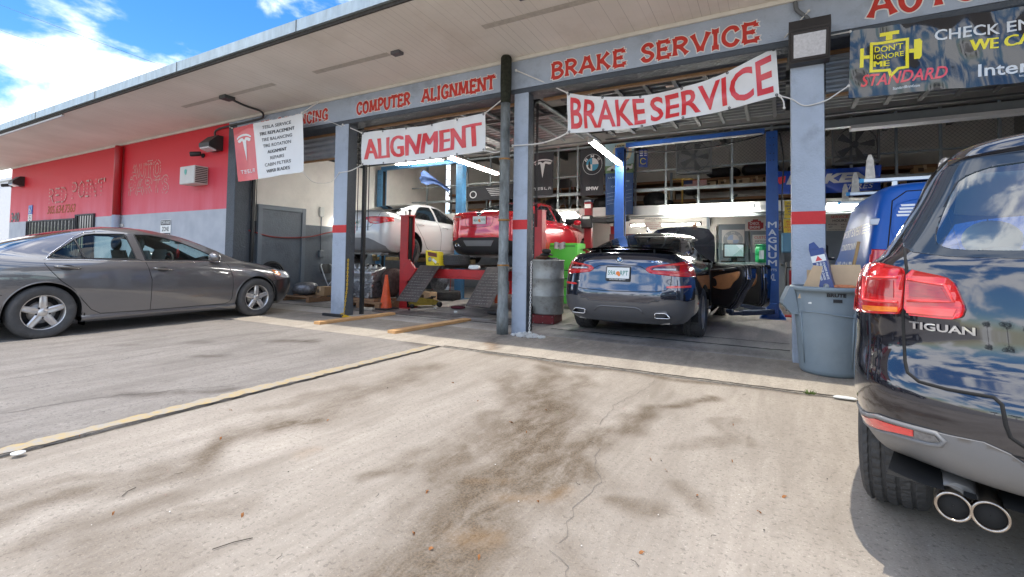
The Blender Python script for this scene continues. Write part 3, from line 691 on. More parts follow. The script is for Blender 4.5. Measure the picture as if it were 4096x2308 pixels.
    inn = MB(); inn.box(.95, 3.5, -.72, .72, .34, .40); inn.grid(lambda u, v: (3.62-.45*v, (u-.5)*1.42, .93+.045*math.sin(PI*v)-.03*v), 10, 6); inn.grid(lambda u, v: (3.18-.12*v, (u-.5)*1.40, .90-.35*v), 8, 4)
    inn.grid(lambda u, v: (.72+.75*v, (u-.5)*1.3, 1.00+.03*v), 8, 3)
    inn.build('dashboard', INT, c.root)
    for (x, n) in ((2.42, 'front_seat'), (1.50, 'rear_seat')):
        for y in (-.37, .37): m = MB(); seat(m, x, y, .52, .52); m.build(n, SEAT, c.root)
    sw = MB(); sw.tube([(2.98+.05*math.sin(a)*.6, .37+.19*math.cos(a), .92+.18*math.sin(a)) for a in [2*PI*k/24 for k in range(24)]], .016, 8, closed=True); sw.obox((3.02, .37, .92), (.03, 0, 0), (0, .17, 0), (0, 0, .03), .01); sw.build('steering_wheel', INT, c.root)
    rv = MB(); rv.obox((2.98, 0, 1.27), (.012, 0, 0), (0, .12, 0), (0, 0, .032), .01); rv.build('rear_view_mirror', BLK, c.root)
    tas = MB(); tas.tube([(2.97, 0, 1.24), (2.97, 0, 1.16)], .003, 5); tas.lathe((2.97, 0, 1.06), [(.004, -.05), (.018, -.04), (.022, .02), (.03, .03), (.016, .06), (.02, .075), (.004, .1)], 8); tas.build('red_charm', pm('charm_red', (.45, .02, .02), .6), c.root)
    c.finish()
    liner(c, (xr, xf), wz, .385, VOID, .50, .885)
    car_wheels(c, (xr, xf), .795, wz, .332, .215, .222, RIM, 'five')
    c.root.location = (-8.85, 1.31, 0); c.root.rotation_euler = (0, 0, PI/2)
    return c
grey_sedan()
# ---------------------------------------------------------------- dark SUV close to the camera
SUVG = glass_mat('pale_suv_glass', (.84, .95, .95), ior=1.6)
SUVR = glass_mat('suv_rear_glass', (.62, .80, .84), ior=2.5)
SEATX = pm('pale_seat_cloth', (.36, .38, .38), .85, var=.08)
FRITS = pm('suv_glass_border', (.02, .03, .045), .05, spec=.5)
def dark_suv():
    P = car_paint('midnight_paint', (.016, .017, .026), .45, .10, .0)
    c = Car(RINGS['suv'], 'parked_suv', 'glossy black compact SUV parked close by with its tail towards the street', 'car', P, (16, 44, 7), 9)
    xr, xf, wz = .94, 3.54, .345
    for x in (xr, xf): c.hole(arch_poly(x, wz, .395), 'y', sides)
    rear = lambda co: co.x < .75 and co.z > .4
    g = [(0, 1.116), (.437, 1.116), (.585, 1.121), (.675, 1.135), (.703, 1.155), (.707, 1.191), (.683, 1.255), (.639, 1.357), (.600, 1.445), (.55, 1.475), (0, 1.49)]
    g = g+mirror_poly(g)[1:-1]
    gi = [(0, 1.139), (.435, 1.139), (.567, 1.143), (.605, 1.156), (.618, 1.180), (.606, 1.243), (.563, 1.381), (.526, 1.413), (.458, 1.434), (0, 1.45)]
    gi = chaikin(gi+mirror_poly(gi)[1:-1], 1)
    c.cut('rear_window', gi, 'x', rear, SUVR, -.001, 0)
    c.cut('window_border', g, 'x', rear, FRITS, .0015, .006)
    l1 = chaikin([(.693, 1.078), (.703, .922), (.783, .912), (.92, .900), (.94, .94), (.94, 1.05), (.86, 1.078), (.767, 1.095)], 1, q=.12)
    l2 = chaikin([(.688, 1.077), (.587, 1.053), (.570, 1.034), (.547, .958), (.555, .930), (.580, .920), (.697, .921)], 1, q=.14)
    lf = lambda co: co.x < .46
    for s in (1, -1):
        for k, l in enumerate((l1, l2)):
            q = l if s > 0 else mirror_poly(l)
            o = c.cut('tail_light', q, 'x', lf, RED, .010, .02)
            m = MB(); cx = .86 if k == 0 else .728
            def ps(pl): return [(s*a, b) for a, b in pl]
            if k == 0:
                c.patch(m, ps([(.722, 1.035), (.80, 1.03), (.80, .985), (.722, .975)]), 'x', -1, .0125, .02, .003); m.build('lamp_reflector', RED3, o)
                m = MB(); c.seam(m, ps([(.712, 1.045), (.815, 1.04), (.818, .955), (.712, .960)]), 'x', -1, .005, .011); m.build('lamp_light_guide', RED2, o)
                m = MB(); c.patch(m, ps([(.712, .945), (.82, .935), (.815, .918), (.712, .928)]), 'x', -1, .0118, .02, .003); m.build('lamp_indicator', AMB, o)
            else:
                c.patch(m, ps([(.680, 1.03), (.60, 1.018), (.585, .985), (.680, .985)]), 'x', -1, .0125, .02, .003); m.build('lamp_reflector', RED3, o)
                m = MB(); c.seam(m, ps([(.686, 1.04), (.592, 1.026), (.572, .975), (.686, .968)]), 'x', -1, .0045, .011); m.build('lamp_light_guide', RED2, o)
                m = MB(); c.patch(m, ps([(.688, .948), (.566, .953), (.574, .930), (.688, .928)]), 'x', -1, .0118, .02, .003); m.build('lamp_lower_band', RED2, o)
    bump = [(1.0, .30), (1.0, .46), (.861, .494), (.781, .552), (.682, .566), (.595, .570), (.516, .577), (.463, .560), (.42, .53), (.25, .51), (0, .51)]
    bump = bump+[(-a, b) for a, b in bump[::-1]][1:]
    c.cut('rear_bumper', bump, 'x', lambda co: co.x < .60, GRYP, .006, .012)
    for s in (1, -1):
        m = MB(); c.patch(m, [(s*a, b) for a, b in [(.858, .482), (.83, .511), (.781, .543), (.675, .556), (.675, .533), (.73, .522), (.80, .497), (.848, .464)]], 'x', -1, .010, .02, .006); m.build('reflector', RED2, c.root)
        m = MB(); c.patch(m, [(s*a, b) for a, b in [(.672, .556), (.622, .558), (.612, .545), (.634, .533), (.672, .533)]], 'x', -1, .009, .02, .006); m.build('reversing_lens', pm('smoked_lens', (.16, .16, .165), .1, coat=1, var=.3, vs=60), c.root)
        m = MB(); c.seam(m, [(s*a, b) for a, b in [(.872, .488), (.83, .524), (.775, .556), (.62, .566), (.600, .55), (.610, .530), (.64, .522), (.73, .512), (.80, .486), (.862, .448)]], 'x', -1, .008, .006); m.build('bumper_recess_rim', GRYP, c.root)
    sm = MB()
    tl = [(.700, 1.15), (.692, 1.08), (.703, .918), (.702, .841), (.699, .766), (.692, .733), (.662, .713), (.593, .708), (.494, .711), (.478, .695), (.472, .64), (.463, .608), (.43, .585), (0, .575)]
    for s in (1, -1): c.seam(sm, [(s*a, b) for a, b in tl], 'x', -1, .006, -.002, step=.02)
    c.seam(sm, [(s_, .556) for s_ in (-.5, .5)], 'x', -1, .004, -.001)
    sm.build('tailgate_seam', VOID, c.root)
    rc = MB(); n = MB(); c.patch(n, [(.22, .62), (-.22, .62), (-.24, .78), (.24, .78)], 'x', -1, .002, .05, .004); n.build('plate_recess', car_paint('recess_paint', (.008, .008, .012), .3, .2), c.root)
    h = c.hit((0, .70), 'x', -1, .01)[0]; plate(c.root, h, (0, -1, 0), (0, 0, 1), (-1, 0, 0), 'K27LQD')
    t = MB(); c.letters(t, 'TIGUAN', (.684, .877), .158, .025, 'x', -1, .03, .006, 0, -1, 0); t.build('badge_lettering', CHR, c.root)
    sp = MB()
    def spf(u, v):
        y = (u*2-1); w = .580; k = (1-abs(y)**3.2)
        return (.40+.34*v-.10*(1-abs(y)**2)*(1-v)+.06*abs(y)**4, y*(w-.03*v), 1.478+.062*v**.7+.022*k*(1-.2*v))
    sp.grid(spf, 40, 8); sp.grid(lambda u, v: (Vector(spf(u, 0))+Vector((.02+.16*v, 0, -.022-.028*v))), 40, 3)
    sp.grid(lambda u, v: (Vector(spf(u, 0)).lerp(Vector(spf(u, 0))+Vector((.02, 0, -.022)), v)), 40, 1)
    sp.build('roof_spoiler', P, c.root)
    rl = MB(); rl.beam((.33, 0, 1.482), (.36, 0, 1.480), .30, .014, b=.004); rl.build('high_brake_light', RED3, c.root)
    for s in (1, -1):
        rr_ = MB(); rr_.tube(cr([(1.0, .58*s, 1.535), (1.08, .58*s, 1.58), (1.4, .59*s, 1.60), (2.1, .59*s, 1.60), (2.4, .58*s, 1.53)], 8), .016, 8); rr_.build('roof_rail', pm('satin_aluminium', (.55, .55, .56), .3, .9), c.root)
    for y in (.585, .502):
        o = MB(); cx = .13
        o.lathe((cx, y, .335), [(.028, .30), (.040, .22), (.044, .04), (.0455, .004), (.043, -.004), (.037, .0), (.036, .10), (.02, .16)], 32, (1, 0, 0), cap=False); tp_ = o.build('tailpipe', pm('burnt_chrome', (.45, .40, .35), .18, 1.0, var=.25, vs=14), c.root); o = MB(); o.lathe((cx, y, .335), [(.001, .012), (.0365, .010), (.0368, .012)], 24, (1, 0, 0), cap=False); o.build('tailpipe_bore', VOID, tp_)
    v = MB(); v.grid(lambda a, b: (.14+.9*b, (a-.5)*1.50, .385-.03*math.sin(PI*a)-.06*b), 12, 4); v.build('underbody_panel', VOID, c.root)
    mf = MB(); mf.tube([(.2, .57, .34), (.5, .57, .35), (.8, .3, .30)], .05, 10); mf.build('exhaust_box', MATS['steel_dull'], c.root)
    for nm, w in (('rear_side_window', [(.60, 1.17), (.68, 1.36), (.82, 1.43), (1.95, 1.45), (2.0, 1.10), (.9, 1.12)]), ('front_side_window', [(2.05, 1.45), (2.5, 1.41), (3.1, 1.15), (3.1, 1.09), (2.08, 1.10)])):
        for s in (-1, 1): c.cut(nm, w, 'y', (lambda s: (lambda co: co.y*s > .35 and co.z > 1))(s), SUVG, -.001, 0)
    c.cut('windscreen', [(3.42, -.66), (3.48, 0), (3.42, .66), (2.78, .52), (2.72, 0), (2.78, -.52)], 'z', lambda co: co.z > 1, SUVG, -.002, 0)
    for (x, ys, n, M) in ((.95, (-.42, 0.02, .42), 'rear_seat', SEATX), (2.15, (-.38, .38), 'front_seat', SEATX)):
        for y in ys: m = MB(); seat(m, x, y, .54 if n == 'front_seat' else .36, .44 if n == 'front_seat' else .40); m.build(n, M, c.root)
    hl = MB(); hl.grid(lambda u, v: (.50+2.2*v, (u-.5)*1.06, 1.43+.05*math.sin(PI*v)), 8, 8); hl.build('headliner', pm('headliner_cloth', (.52, .54, .52), .9), c.root)
    for s in (1, -1):
        pl = MB(); pl.grid(lambda u, v: (.36+.30*u+.28*v, s*(.70-.12*v-.03*u), 1.12+.29*v), 6, 6); pl.build('pillar_trim', pm('pillar_trim_grey', (.42, .45, .44), .8), c.root)
        bl = MB(); bl.grid(lambda u, v: (.60+.42*v+.05*u, s*(.60-.16*v), 1.38-.62*v), 2, 8); bl.build('seat_belt', SEAT, c.root)
    ps_ = MB(); ps_.grid(lambda u, v: (.24+.55*v, (u-.5)*1.36, 1.105+.0*u), 6, 3); ps_.build('parcel_shelf', pm('shelf_grey', (.45, .48, .47), .8), c.root)
    c.finish(); liner(c, (xr, xf), wz, .405, VOID, .45, .86, .1, PI-.95)
    car_wheels(c, (xr, xf), .762, wz, .346, .235, .225, RIM, 'ten', tread=True)
    c.root.location = (1.012, 1.763, 0); c.root.rotation_euler = (0, 0, PI/2-R(12.5))
dark_suv()

# ---------------------------------------------------------------- dark blue fastback in the brake bay, right-hand doors and bonnet open
def open_door(c, hinge, L, zb, zt, ang, name, arch, P):
    """a car door swung out to the right of the car; hinge in car coordinates"""
    d = Vector((-math.cos(ang), -math.sin(ang), 0)); n = Vector((-math.sin(ang), math.cos(ang), 0)); h = Vector(hinge)
    if n.x > 0: n = -n
    def pt(u, z, o): return h+d*u+Vector((0, 0, z))+n*o
    if arch: out = [(0, zb), (L*.52, zb), (L*.66, zb+.10), (L*.80, zb+.28), (L*.93, zb+.40), (L*1.0, zb+.52), (L*.98, zt-.04), (L*.9, zt), (0, zt+.02)]
    else: out = [(0, zb+.03), (L*.9, zb), (L*.97, zb+.06), (L*1.0, zb+.35), (L*.985, zt-.04), (L*.94, zt), (0, zt+.0)]
    out = chaikin(out, 1, q=.12)
    cx = sum(p[0] for p in out)/len(out); cz = sum(p[1] for p in out)/len(out)
    def ins(k): return [(cx+(p[0]-cx)*k, cz+(p[1]-cz)*k) for p in out]
    b = MB(); lay = [(1.0, -.07), (1.0, -.02), (.975, .0), (.965, .03), (.93, .045), (.90, .075)]
    m = len(out); vs = []
    for k, o in lay: vs += [pt(u, z, o-.05*((z-.62)/.5)**2 if o < -.05 else o) for u, z in ins(k)]
    fs = [list(range(m))[::-1], list(range((len(lay)-1)*m, len(lay)*m))]+[(j*m+i, j*m+(i+1) % m, (j+1)*m+(i+1) % m, (j+1)*m+i) for j in range(len(lay)-1) for i in range(m)]
    b.add(vs, fs); door = b.build(name, P, c.root)
    tr = MB(); poly = ins(.90); tr.add([pt(u, z, .078) for u, z in poly]+[pt(u, z, .098) for u, z in ins(.86)], [list(range(m, 2*m))]+[(i, (i+1) % m, (i+1) % m+m, i+m) for i in range(m)]); tr.build('door_lining', BLK, door)
    tp = [(L*.08, zb+.30), (L*.60, zb+.30), (L*.70, zb+.42), (L*.86, zb+.50), (L*.90, zt-.08), (L*.70, zt-.12), (L*.10, zt-.20)] if arch else [(L*.10, zb+.33), (L*.78, zb+.30), (L*.90, zb+.40), (L*.91, zt-.10), (L*.5, zt-.13), (L*.10, zt-.20)]
    tp = chaikin(tp, 2); q = len(tp); a = MB(); tcx = sum(p[0] for p in tp)/q; tcz = sum(p[1] for p in tp)/q
    a.add([pt(u, z, .094) for u, z in tp]+[pt(tcx+(u-tcx)*.95, tcz+(z-tcz)*.93, .118) for u, z in tp], [list(range(q, 2*q))]+[(i, (i+1) % q, (i+1) % q+q, i+q) for i in range(q)]); a.build('door_trim_panel', TAN, door)
    ar = MB(); ar.beam(pt(L*.12, zt-.115, .12), pt(L*.85, zt-.055, .12), .05, .05, b=.015); ar.build('armrest', BLK, door)
    ph = MB(); ph.beam(pt(L*.42, zt-.10, .155), pt(L*.56, zt-.09, .155), .014, .02, b=.004); ph.build('inner_handle', CHR, door)
    pk = MB(); sq = chaikin([(L*.10, zt-.24), (L*.26, zt-.22), (L*.30, zt-.36), (L*.12, zt-.37)], 2); pk.prism([(u, z) for u, z in sq], h+n*.117, d, (0, 0, 1), n*.008); pk.build('speaker_grille', BLK, door)
    for k, o, r in ((.972, .012, .012), (.945, .05, .010), (.915, .085, .008)):
        s = MB(); s.tube([pt(u, z, o) for u, z in ins(k)], r, 6, closed=True); s.build('door_seal', pm('door_rubber', (.02, .02, .021), .5), door)
    lt = MB(); lt.obox(pt(L*.985, zb+.52, .02), n*.03, d*.006, (0, 0, .035), .004); lt.build('door_latch', CHR, door)
    gl = MB(); gq = h+d*0; gp = [(L*.03, zt), (L*.90, zt-.0), (L*.80, zt+.20), (L*.62, zt+.31), (L*.05, zt+.36)] if arch else [(L*.05, zt), (L*.92, zt), (L*.86, zt+.33), (L*.55, zt+.33), (L*.12, zt+.05)]
    gl.add([h+d*p[0]+Vector((0, 0, p[1])) for p in gp], [list(range(len(gp)))]); gl.build('door_window', glass_mat('door_glass', (.75, .86, .84)), door)
    return door
def blue_fastback():
    P = car_paint('dark_blue_paint', (.05, .06, .092), .75, .13, .0)
    c = Car(RINGS['gt'], 'fastback_car', 'dark blue fastback with open bonnet and right-hand doors in the brake bay', 'car', P, (14, 44, 7), 8)
    xr, xf, wz = 1.09, 4.16, .352
    for x in (xr, xf): c.hole(arch_poly(x, wz, .395), 'y', sides)
    g = [(0, 1.238), (.35, 1.232), (.58, 1.21), (.655, 1.20), (.625, 1.27), (.57, 1.36), (.50, 1.425), (.40, 1.458), (0, 1.475)]
    g = g+mirror_poly(g)[1:-1]; rf = lambda co: .2 < co.x < 1.95 and co.z > 1.15
    c.cut('rear_window', g, 'x', rf, DKG, .001, .004)
    sp = MB(); sp.grid(lambda u, v: (.56-.26*v+.06*abs(2*u-1)**2, (2*u-1)*(.70-.02*v), 1.205+.038*(1-(2*u-1)**2)+.020*v), 30, 4)
    sp.grid(lambda u, v: (.56-.26*v+.06*abs(2*u-1)**2, (2*u-1)*(.70-.02*v), 1.198+.038*(1-(2*u-1)**2)+.020*v), 30, 4); spo = sp.build('spoiler', P, c.root)
    for y in (-.38, .38): m = MB(); m.tube([(.44, y, 1.16), (.42, y, 1.225)], .012, 8); m.build('spoiler_strut', BLK, spo)
    lL = chaikin([(.70, 1.045), (.52, 1.022), (.384, .998), (.352, .972), (.358, .945), (.40, .915), (.52, .898), (.70, .878), (.99, .865), (.99, 1.075), (.80, 1.075)], 1, q=.13)
    lf = lambda co: co.x < .56
    for s in (1, -1):
        q = lL if s > 0 else mirror_poly(lL); o = c.cut('tail_light', q, 'x', lf, RED, .008, .016)
        m = MB(); c.patch(m, [(s*a, b) for a, b in [(.74, 1.015), (.52, 1.0), (.43, .985), (.42, .955), (.56, .945), (.74, .945)]], 'x', -1, .0105, .03, .004); m.build('lamp_reflector', pm('smoky_red_lens', (.10, .006, .01), .1, coat=1), o)
        m = MB(); c.patch(m, [(s*a, b) for a, b in [(.70, .975), (.46, .972), (.44, .958), (.70, .952)]], 'x', -1, .0125, .03, .004); m.build('lamp_clear_strip', CLR, o)
        m = MB(); c.seam(m, [(s*a, b) for a, b in [(.82, .925), (.70, .918), (.54, .932), (.40, .945), (.40, .985), (.52, 1.012), (.72, 1.03), (.84, 1.04)]], 'x', -1, .008, .009); m.build('lamp_light_guide', RED2, o)
        m = MB(); c.patch(m, [(s*a, b) for a, b in [(.61, .752), (.66, .758), (.86, .762), (.86, .738), (.66, .729), (.60, .732)]], 'x', -1, .008, .03, .006); m.build('reflector', RED2, c.root)
        m = MB(); tp = chaikin([(.47, .405), (.61, .412), (.665, .350), (.47, .342)], 1, q=.12)
        if s < 0: tp = mirror_poly(tp)
        hx = .075
        m.add([(hx-.015, a, b) for a, b in tp]+[(hx+.20, .568*s+(a-.568*s)*.95, b) for a, b in tp], [(i, (i+1) % len(tp), (i+1) % len(tp)+len(tp), i+len(tp)) for i in range(len(tp))])
        cc = (sum(a for a, b in tp)/len(tp), sum(b for a, b in tp)/len(tp)); m.tube([(hx-.015, a, b) for a, b in tp], .007, 6, closed=True)
        e = m.build('tailpipe', CHR, c.root); m = MB(); m.add([(hx+.06, cc[0]+(a-cc[0])*.97, cc[1]+(b-cc[1])*.97) for a, b in tp], [list(range(len(tp)))]); m.build('tailpipe_bore', VOID, e)
    lo = [(1.0, .25), (1.0, .60), (.83, .558), (.72, .590), (.58, .582), (.45, .565), (.38, .532), (0, .530)]
    lo = lo+[(-a, b) for a, b in lo[::-1]][1:]
    c.cut('lower_bumper', lo, 'x', lambda co: co.x < .50, pm('bumper_grey_gloss', (.16, .16, .165), .28, .4, coat=.6), .006, .012)
    m = MB(); c.seam(m, [(.33, .395), (.28, .45), (.22, .468), (-.22, .468), (-.28, .45), (-.33, .395)], 'x', -1, .010, .006); m.build('bumper_crease', MATS['bumper_grey_gloss'], c.root)
    sm = MB(); tl = [(.685, 1.13), (.672, 1.02), (.66, .877), (.652, .75), (.60, .70), (.50, .682), (.25, .672), (0, .668)]
    for s in (1, -1): c.seam(sm, [(s*a, b) for a, b in tl], 'x', -1, .0045, -.001, step=.02)
    c.seam(sm, [(.352, .958), (.28, 1.0), (0, 1.02), (-.28, 1.0), (-.352, .958)], 'x', -1, .004, -.001); sm.build('hatch_seam', VOID, c.root)
    h = c.hit((.0, .905), 'x', -1, .012)[0]; plate(c.root, h+Vector((-.006, 0, 0)), (0, -1, 0), Vector((.22, 0, 1)).normalized(), Vector((-1, 0, .22)).normalized(), '59ARPT', True, 'SOUTH BMW')
    rc = MB(); c.patch(rc, [(.165, .835), (-.165, .835), (-.155, .795), (.155, .795)], 'x', -1, .006, .05, .006); rc.build('hatch_handle', BLK, c.root)
    h, n = c.hit((.0, 1.082), 'x', -1, .004); n = Vector((-1, 0, .55)).normalized(); u = Vector((0, -1, 0)); v = n.cross(u)*-1
    if v.z < 0: v = -v
    em = MB(); em.lathe(h, [(.001, .006), (.046, .006), (.050, .002), (.050, -.01)], 32, n); e = em.build('emblem', CHR, c.root)
    d = MB(); d.lathe(h, [(.044, .0062), (.030, .0064)], 32, n, cap=False); d.build('emblem_ring', BLK, e)
    for k, mt in ((0, PLW), (1, pm('emblem_blue', (.03, .22, .55), .3))):
        d = MB()
        for q_ in (k, k+2):
            a0 = q_*PI/2; d.add([h+n*.0075]+[h+n*.0075+(u*math.cos(a0+PI/2*t/6)+v*math.sin(a0+PI/2*t/6))*.029 for t in range(7)], [list(range(8))])
        d.build('emblem_quarter', mt, e)
    t = MB(); c.letters(t, 'GT', (.655, 1.055), .085, .028, 'x', -1, .02, .004, .1, -1); t.build('badge_lettering', CHR, c.root)
    t = MB(); c.letters(t, '640i', (-.415, 1.05), .13, .030, 'x', -1, .02, .004, .1, -1); t.build('badge_lettering', CHR, c.root)
    t = MB(); c.letters(t, 'xDrive', (.645, .775), .085, .018, 'x', -1, .01, .004, .1, -1); t.build('badge_lettering', CHR, c.root)
    sw = lambda s: (lambda co: co.y*s > .35 and co.z > 1.0)
    sides_w = [('rear_side_window', [(1.22, 1.19), (1.55, 1.335), (1.95, 1.40), (2.38, 1.412), (2.42, 1.10), (1.5, 1.12)]), ('front_side_window', [(2.46, 1.412), (2.75, 1.40), (3.15, 1.28), (3.52, 1.12), (3.5, 1.09), (2.5, 1.10)])]
    for nm, w in sides_w: c.cut(nm, w, 'y', sw(1), DKG, -.002, 0)
    c.cut('quarter_window', [(1.22, 1.19), (1.50, 1.318), (1.60, 1.14), (1.45, 1.13)], 'y', sw(-1), DKG, -.002, 0)
    c.hole([(1.62, 1.15), (1.53, 1.34), (1.95, 1.41), (2.75, 1.41), (3.15, 1.29), (3.50, 1.12), (3.52, .9), (3.50, .30), (1.75, .29), (1.55, .60), (1.50, .9)], 'y', lambda co: co.y < -.4 and co.z > .25)
    fr = MB()
    for w in sides_w: c.seam(fr, w[1], 'y', 1, .008, 0, True)
    c.seam(fr, [(1.20, 1.18), (1.53, 1.352), (1.95, 1.425), (2.75, 1.425), (3.15, 1.305), (3.55, 1.12)], 'y', -1, .012, .003); fr.build('window_trim', BLK, c.root)
    c.cut('windscreen', [(3.62, -.62), (3.70, 0), (3.62, .62), (2.98, .52), (2.92, 0), (2.98, -.52)], 'z', lambda co: co.z > 1.05, CLG, -.002, 0)
    c.hole([(3.88, -.70), (3.92, 0), (3.88, .70), (4.70, .62), (4.88, 0), (4.70, -.62)], 'z', lambda co: co.z > .8)
    bay = MB(); bay.box(3.9, 4.75, -.6, .6, .62, .70); bay.box(4.1, 4.6, -.25, .3, .7, .88, .04); bay.box(3.95, 4.1, -.5, .5, .7, .9, .03); bay.build('engine', DARK, c.root)
    hd = MB(); a = R(38)
    def hf(u, v, o=0.0):
        w = .76-.10*v-.16*max(0, v-.75)*3; y = (2*u-1)*w; L = 1.22*v-.10*abs(2*u-1)**2.5*v; zc = .05*(1-(2*u-1)**2)*math.sin(PI*min(1, v+.2))
        return (3.86+L*math.cos(a)-(zc+o)*math.sin(a), y, 1.06+L*math.sin(a)+(zc+o)*math.cos(a))
    hd.grid(lambda u, v: hf(u, v), 24, 14); hd.grid(lambda u, v: hf(u, v, -.03), 24, 14)
    hdo = hd.build('bonnet', P, c.root)
    st = MB(); st.tube([(4.1, -.62, .95), (4.15+.4*math.cos(a), -.60, 1.06+.55*math.sin(a))], .012, 8); st.build('bonnet_strut', DARK, hdo)
    open_door(c, (2.46, -.90, 0), .96, .33, 1.03, R(38), 'rear_door', True, P)
    open_door(c, (3.46, -.93, 0), 1.10, .33, 1.03, R(43), 'front_door', False, P)
    for (x, n) in ((2.62, 'front_seat'), (1.72, 'rear_seat')):
        for y in (-.37, .37): m = MB(); seat(m, x, y, .50, .52); m.build(n, TAN, c.root)
    fl = MB(); fl.box(1.3, 3.7, -.86, .86, .28, .34); fl.grid(lambda u, v: (3.62-.3*v, (u-.5)*1.5, 1.0-.0*v), 6, 3); fl.grid(lambda u, v: (3.32, (u-.5)*1.5, 1.0-.5*v), 6, 3); fl.build('cabin_floor', INT, c.root)
    an = MB(); an.add([(1.62, -.02, 1.53), (1.80, -.02, 1.53), (1.62, .02, 1.53), (1.80, .02, 1.53), (1.60, 0, 1.60)], [(0, 1, 4), (2, 3, 4), (0, 2, 4), (1, 3, 4)]); an.build('aerial_fin', P, c.root)
    ub = MB(); ub.tube([(.3, .35, .30), (.9, .35, .28), (1.09, 0, .30), (1.09, -.5, .30)], .05, 8); ub.tube([(.32, -.5, .30), (.8, -.45, .27)], .07, 10); ub.box(.25, .9, -.62, .62, .25, .275); ub.tube([(1.09, -.7, .33), (1.09, .7, .33)], .045, 8); ub.build('rear_axle', MATS['steel_dull'], c.root)
    c.finish(); liner(c, (xr, xf), wz, .405, VOID, .50, .90)
    car_wheels(c, (xr, xf), .80, wz, .352, .255, .25, RIM, 'ten', tread=True)
    c.root.location = (-1.87, 6.18, 0); c.root.rotation_euler = (0, 0, PI/2)
blue_fastback()

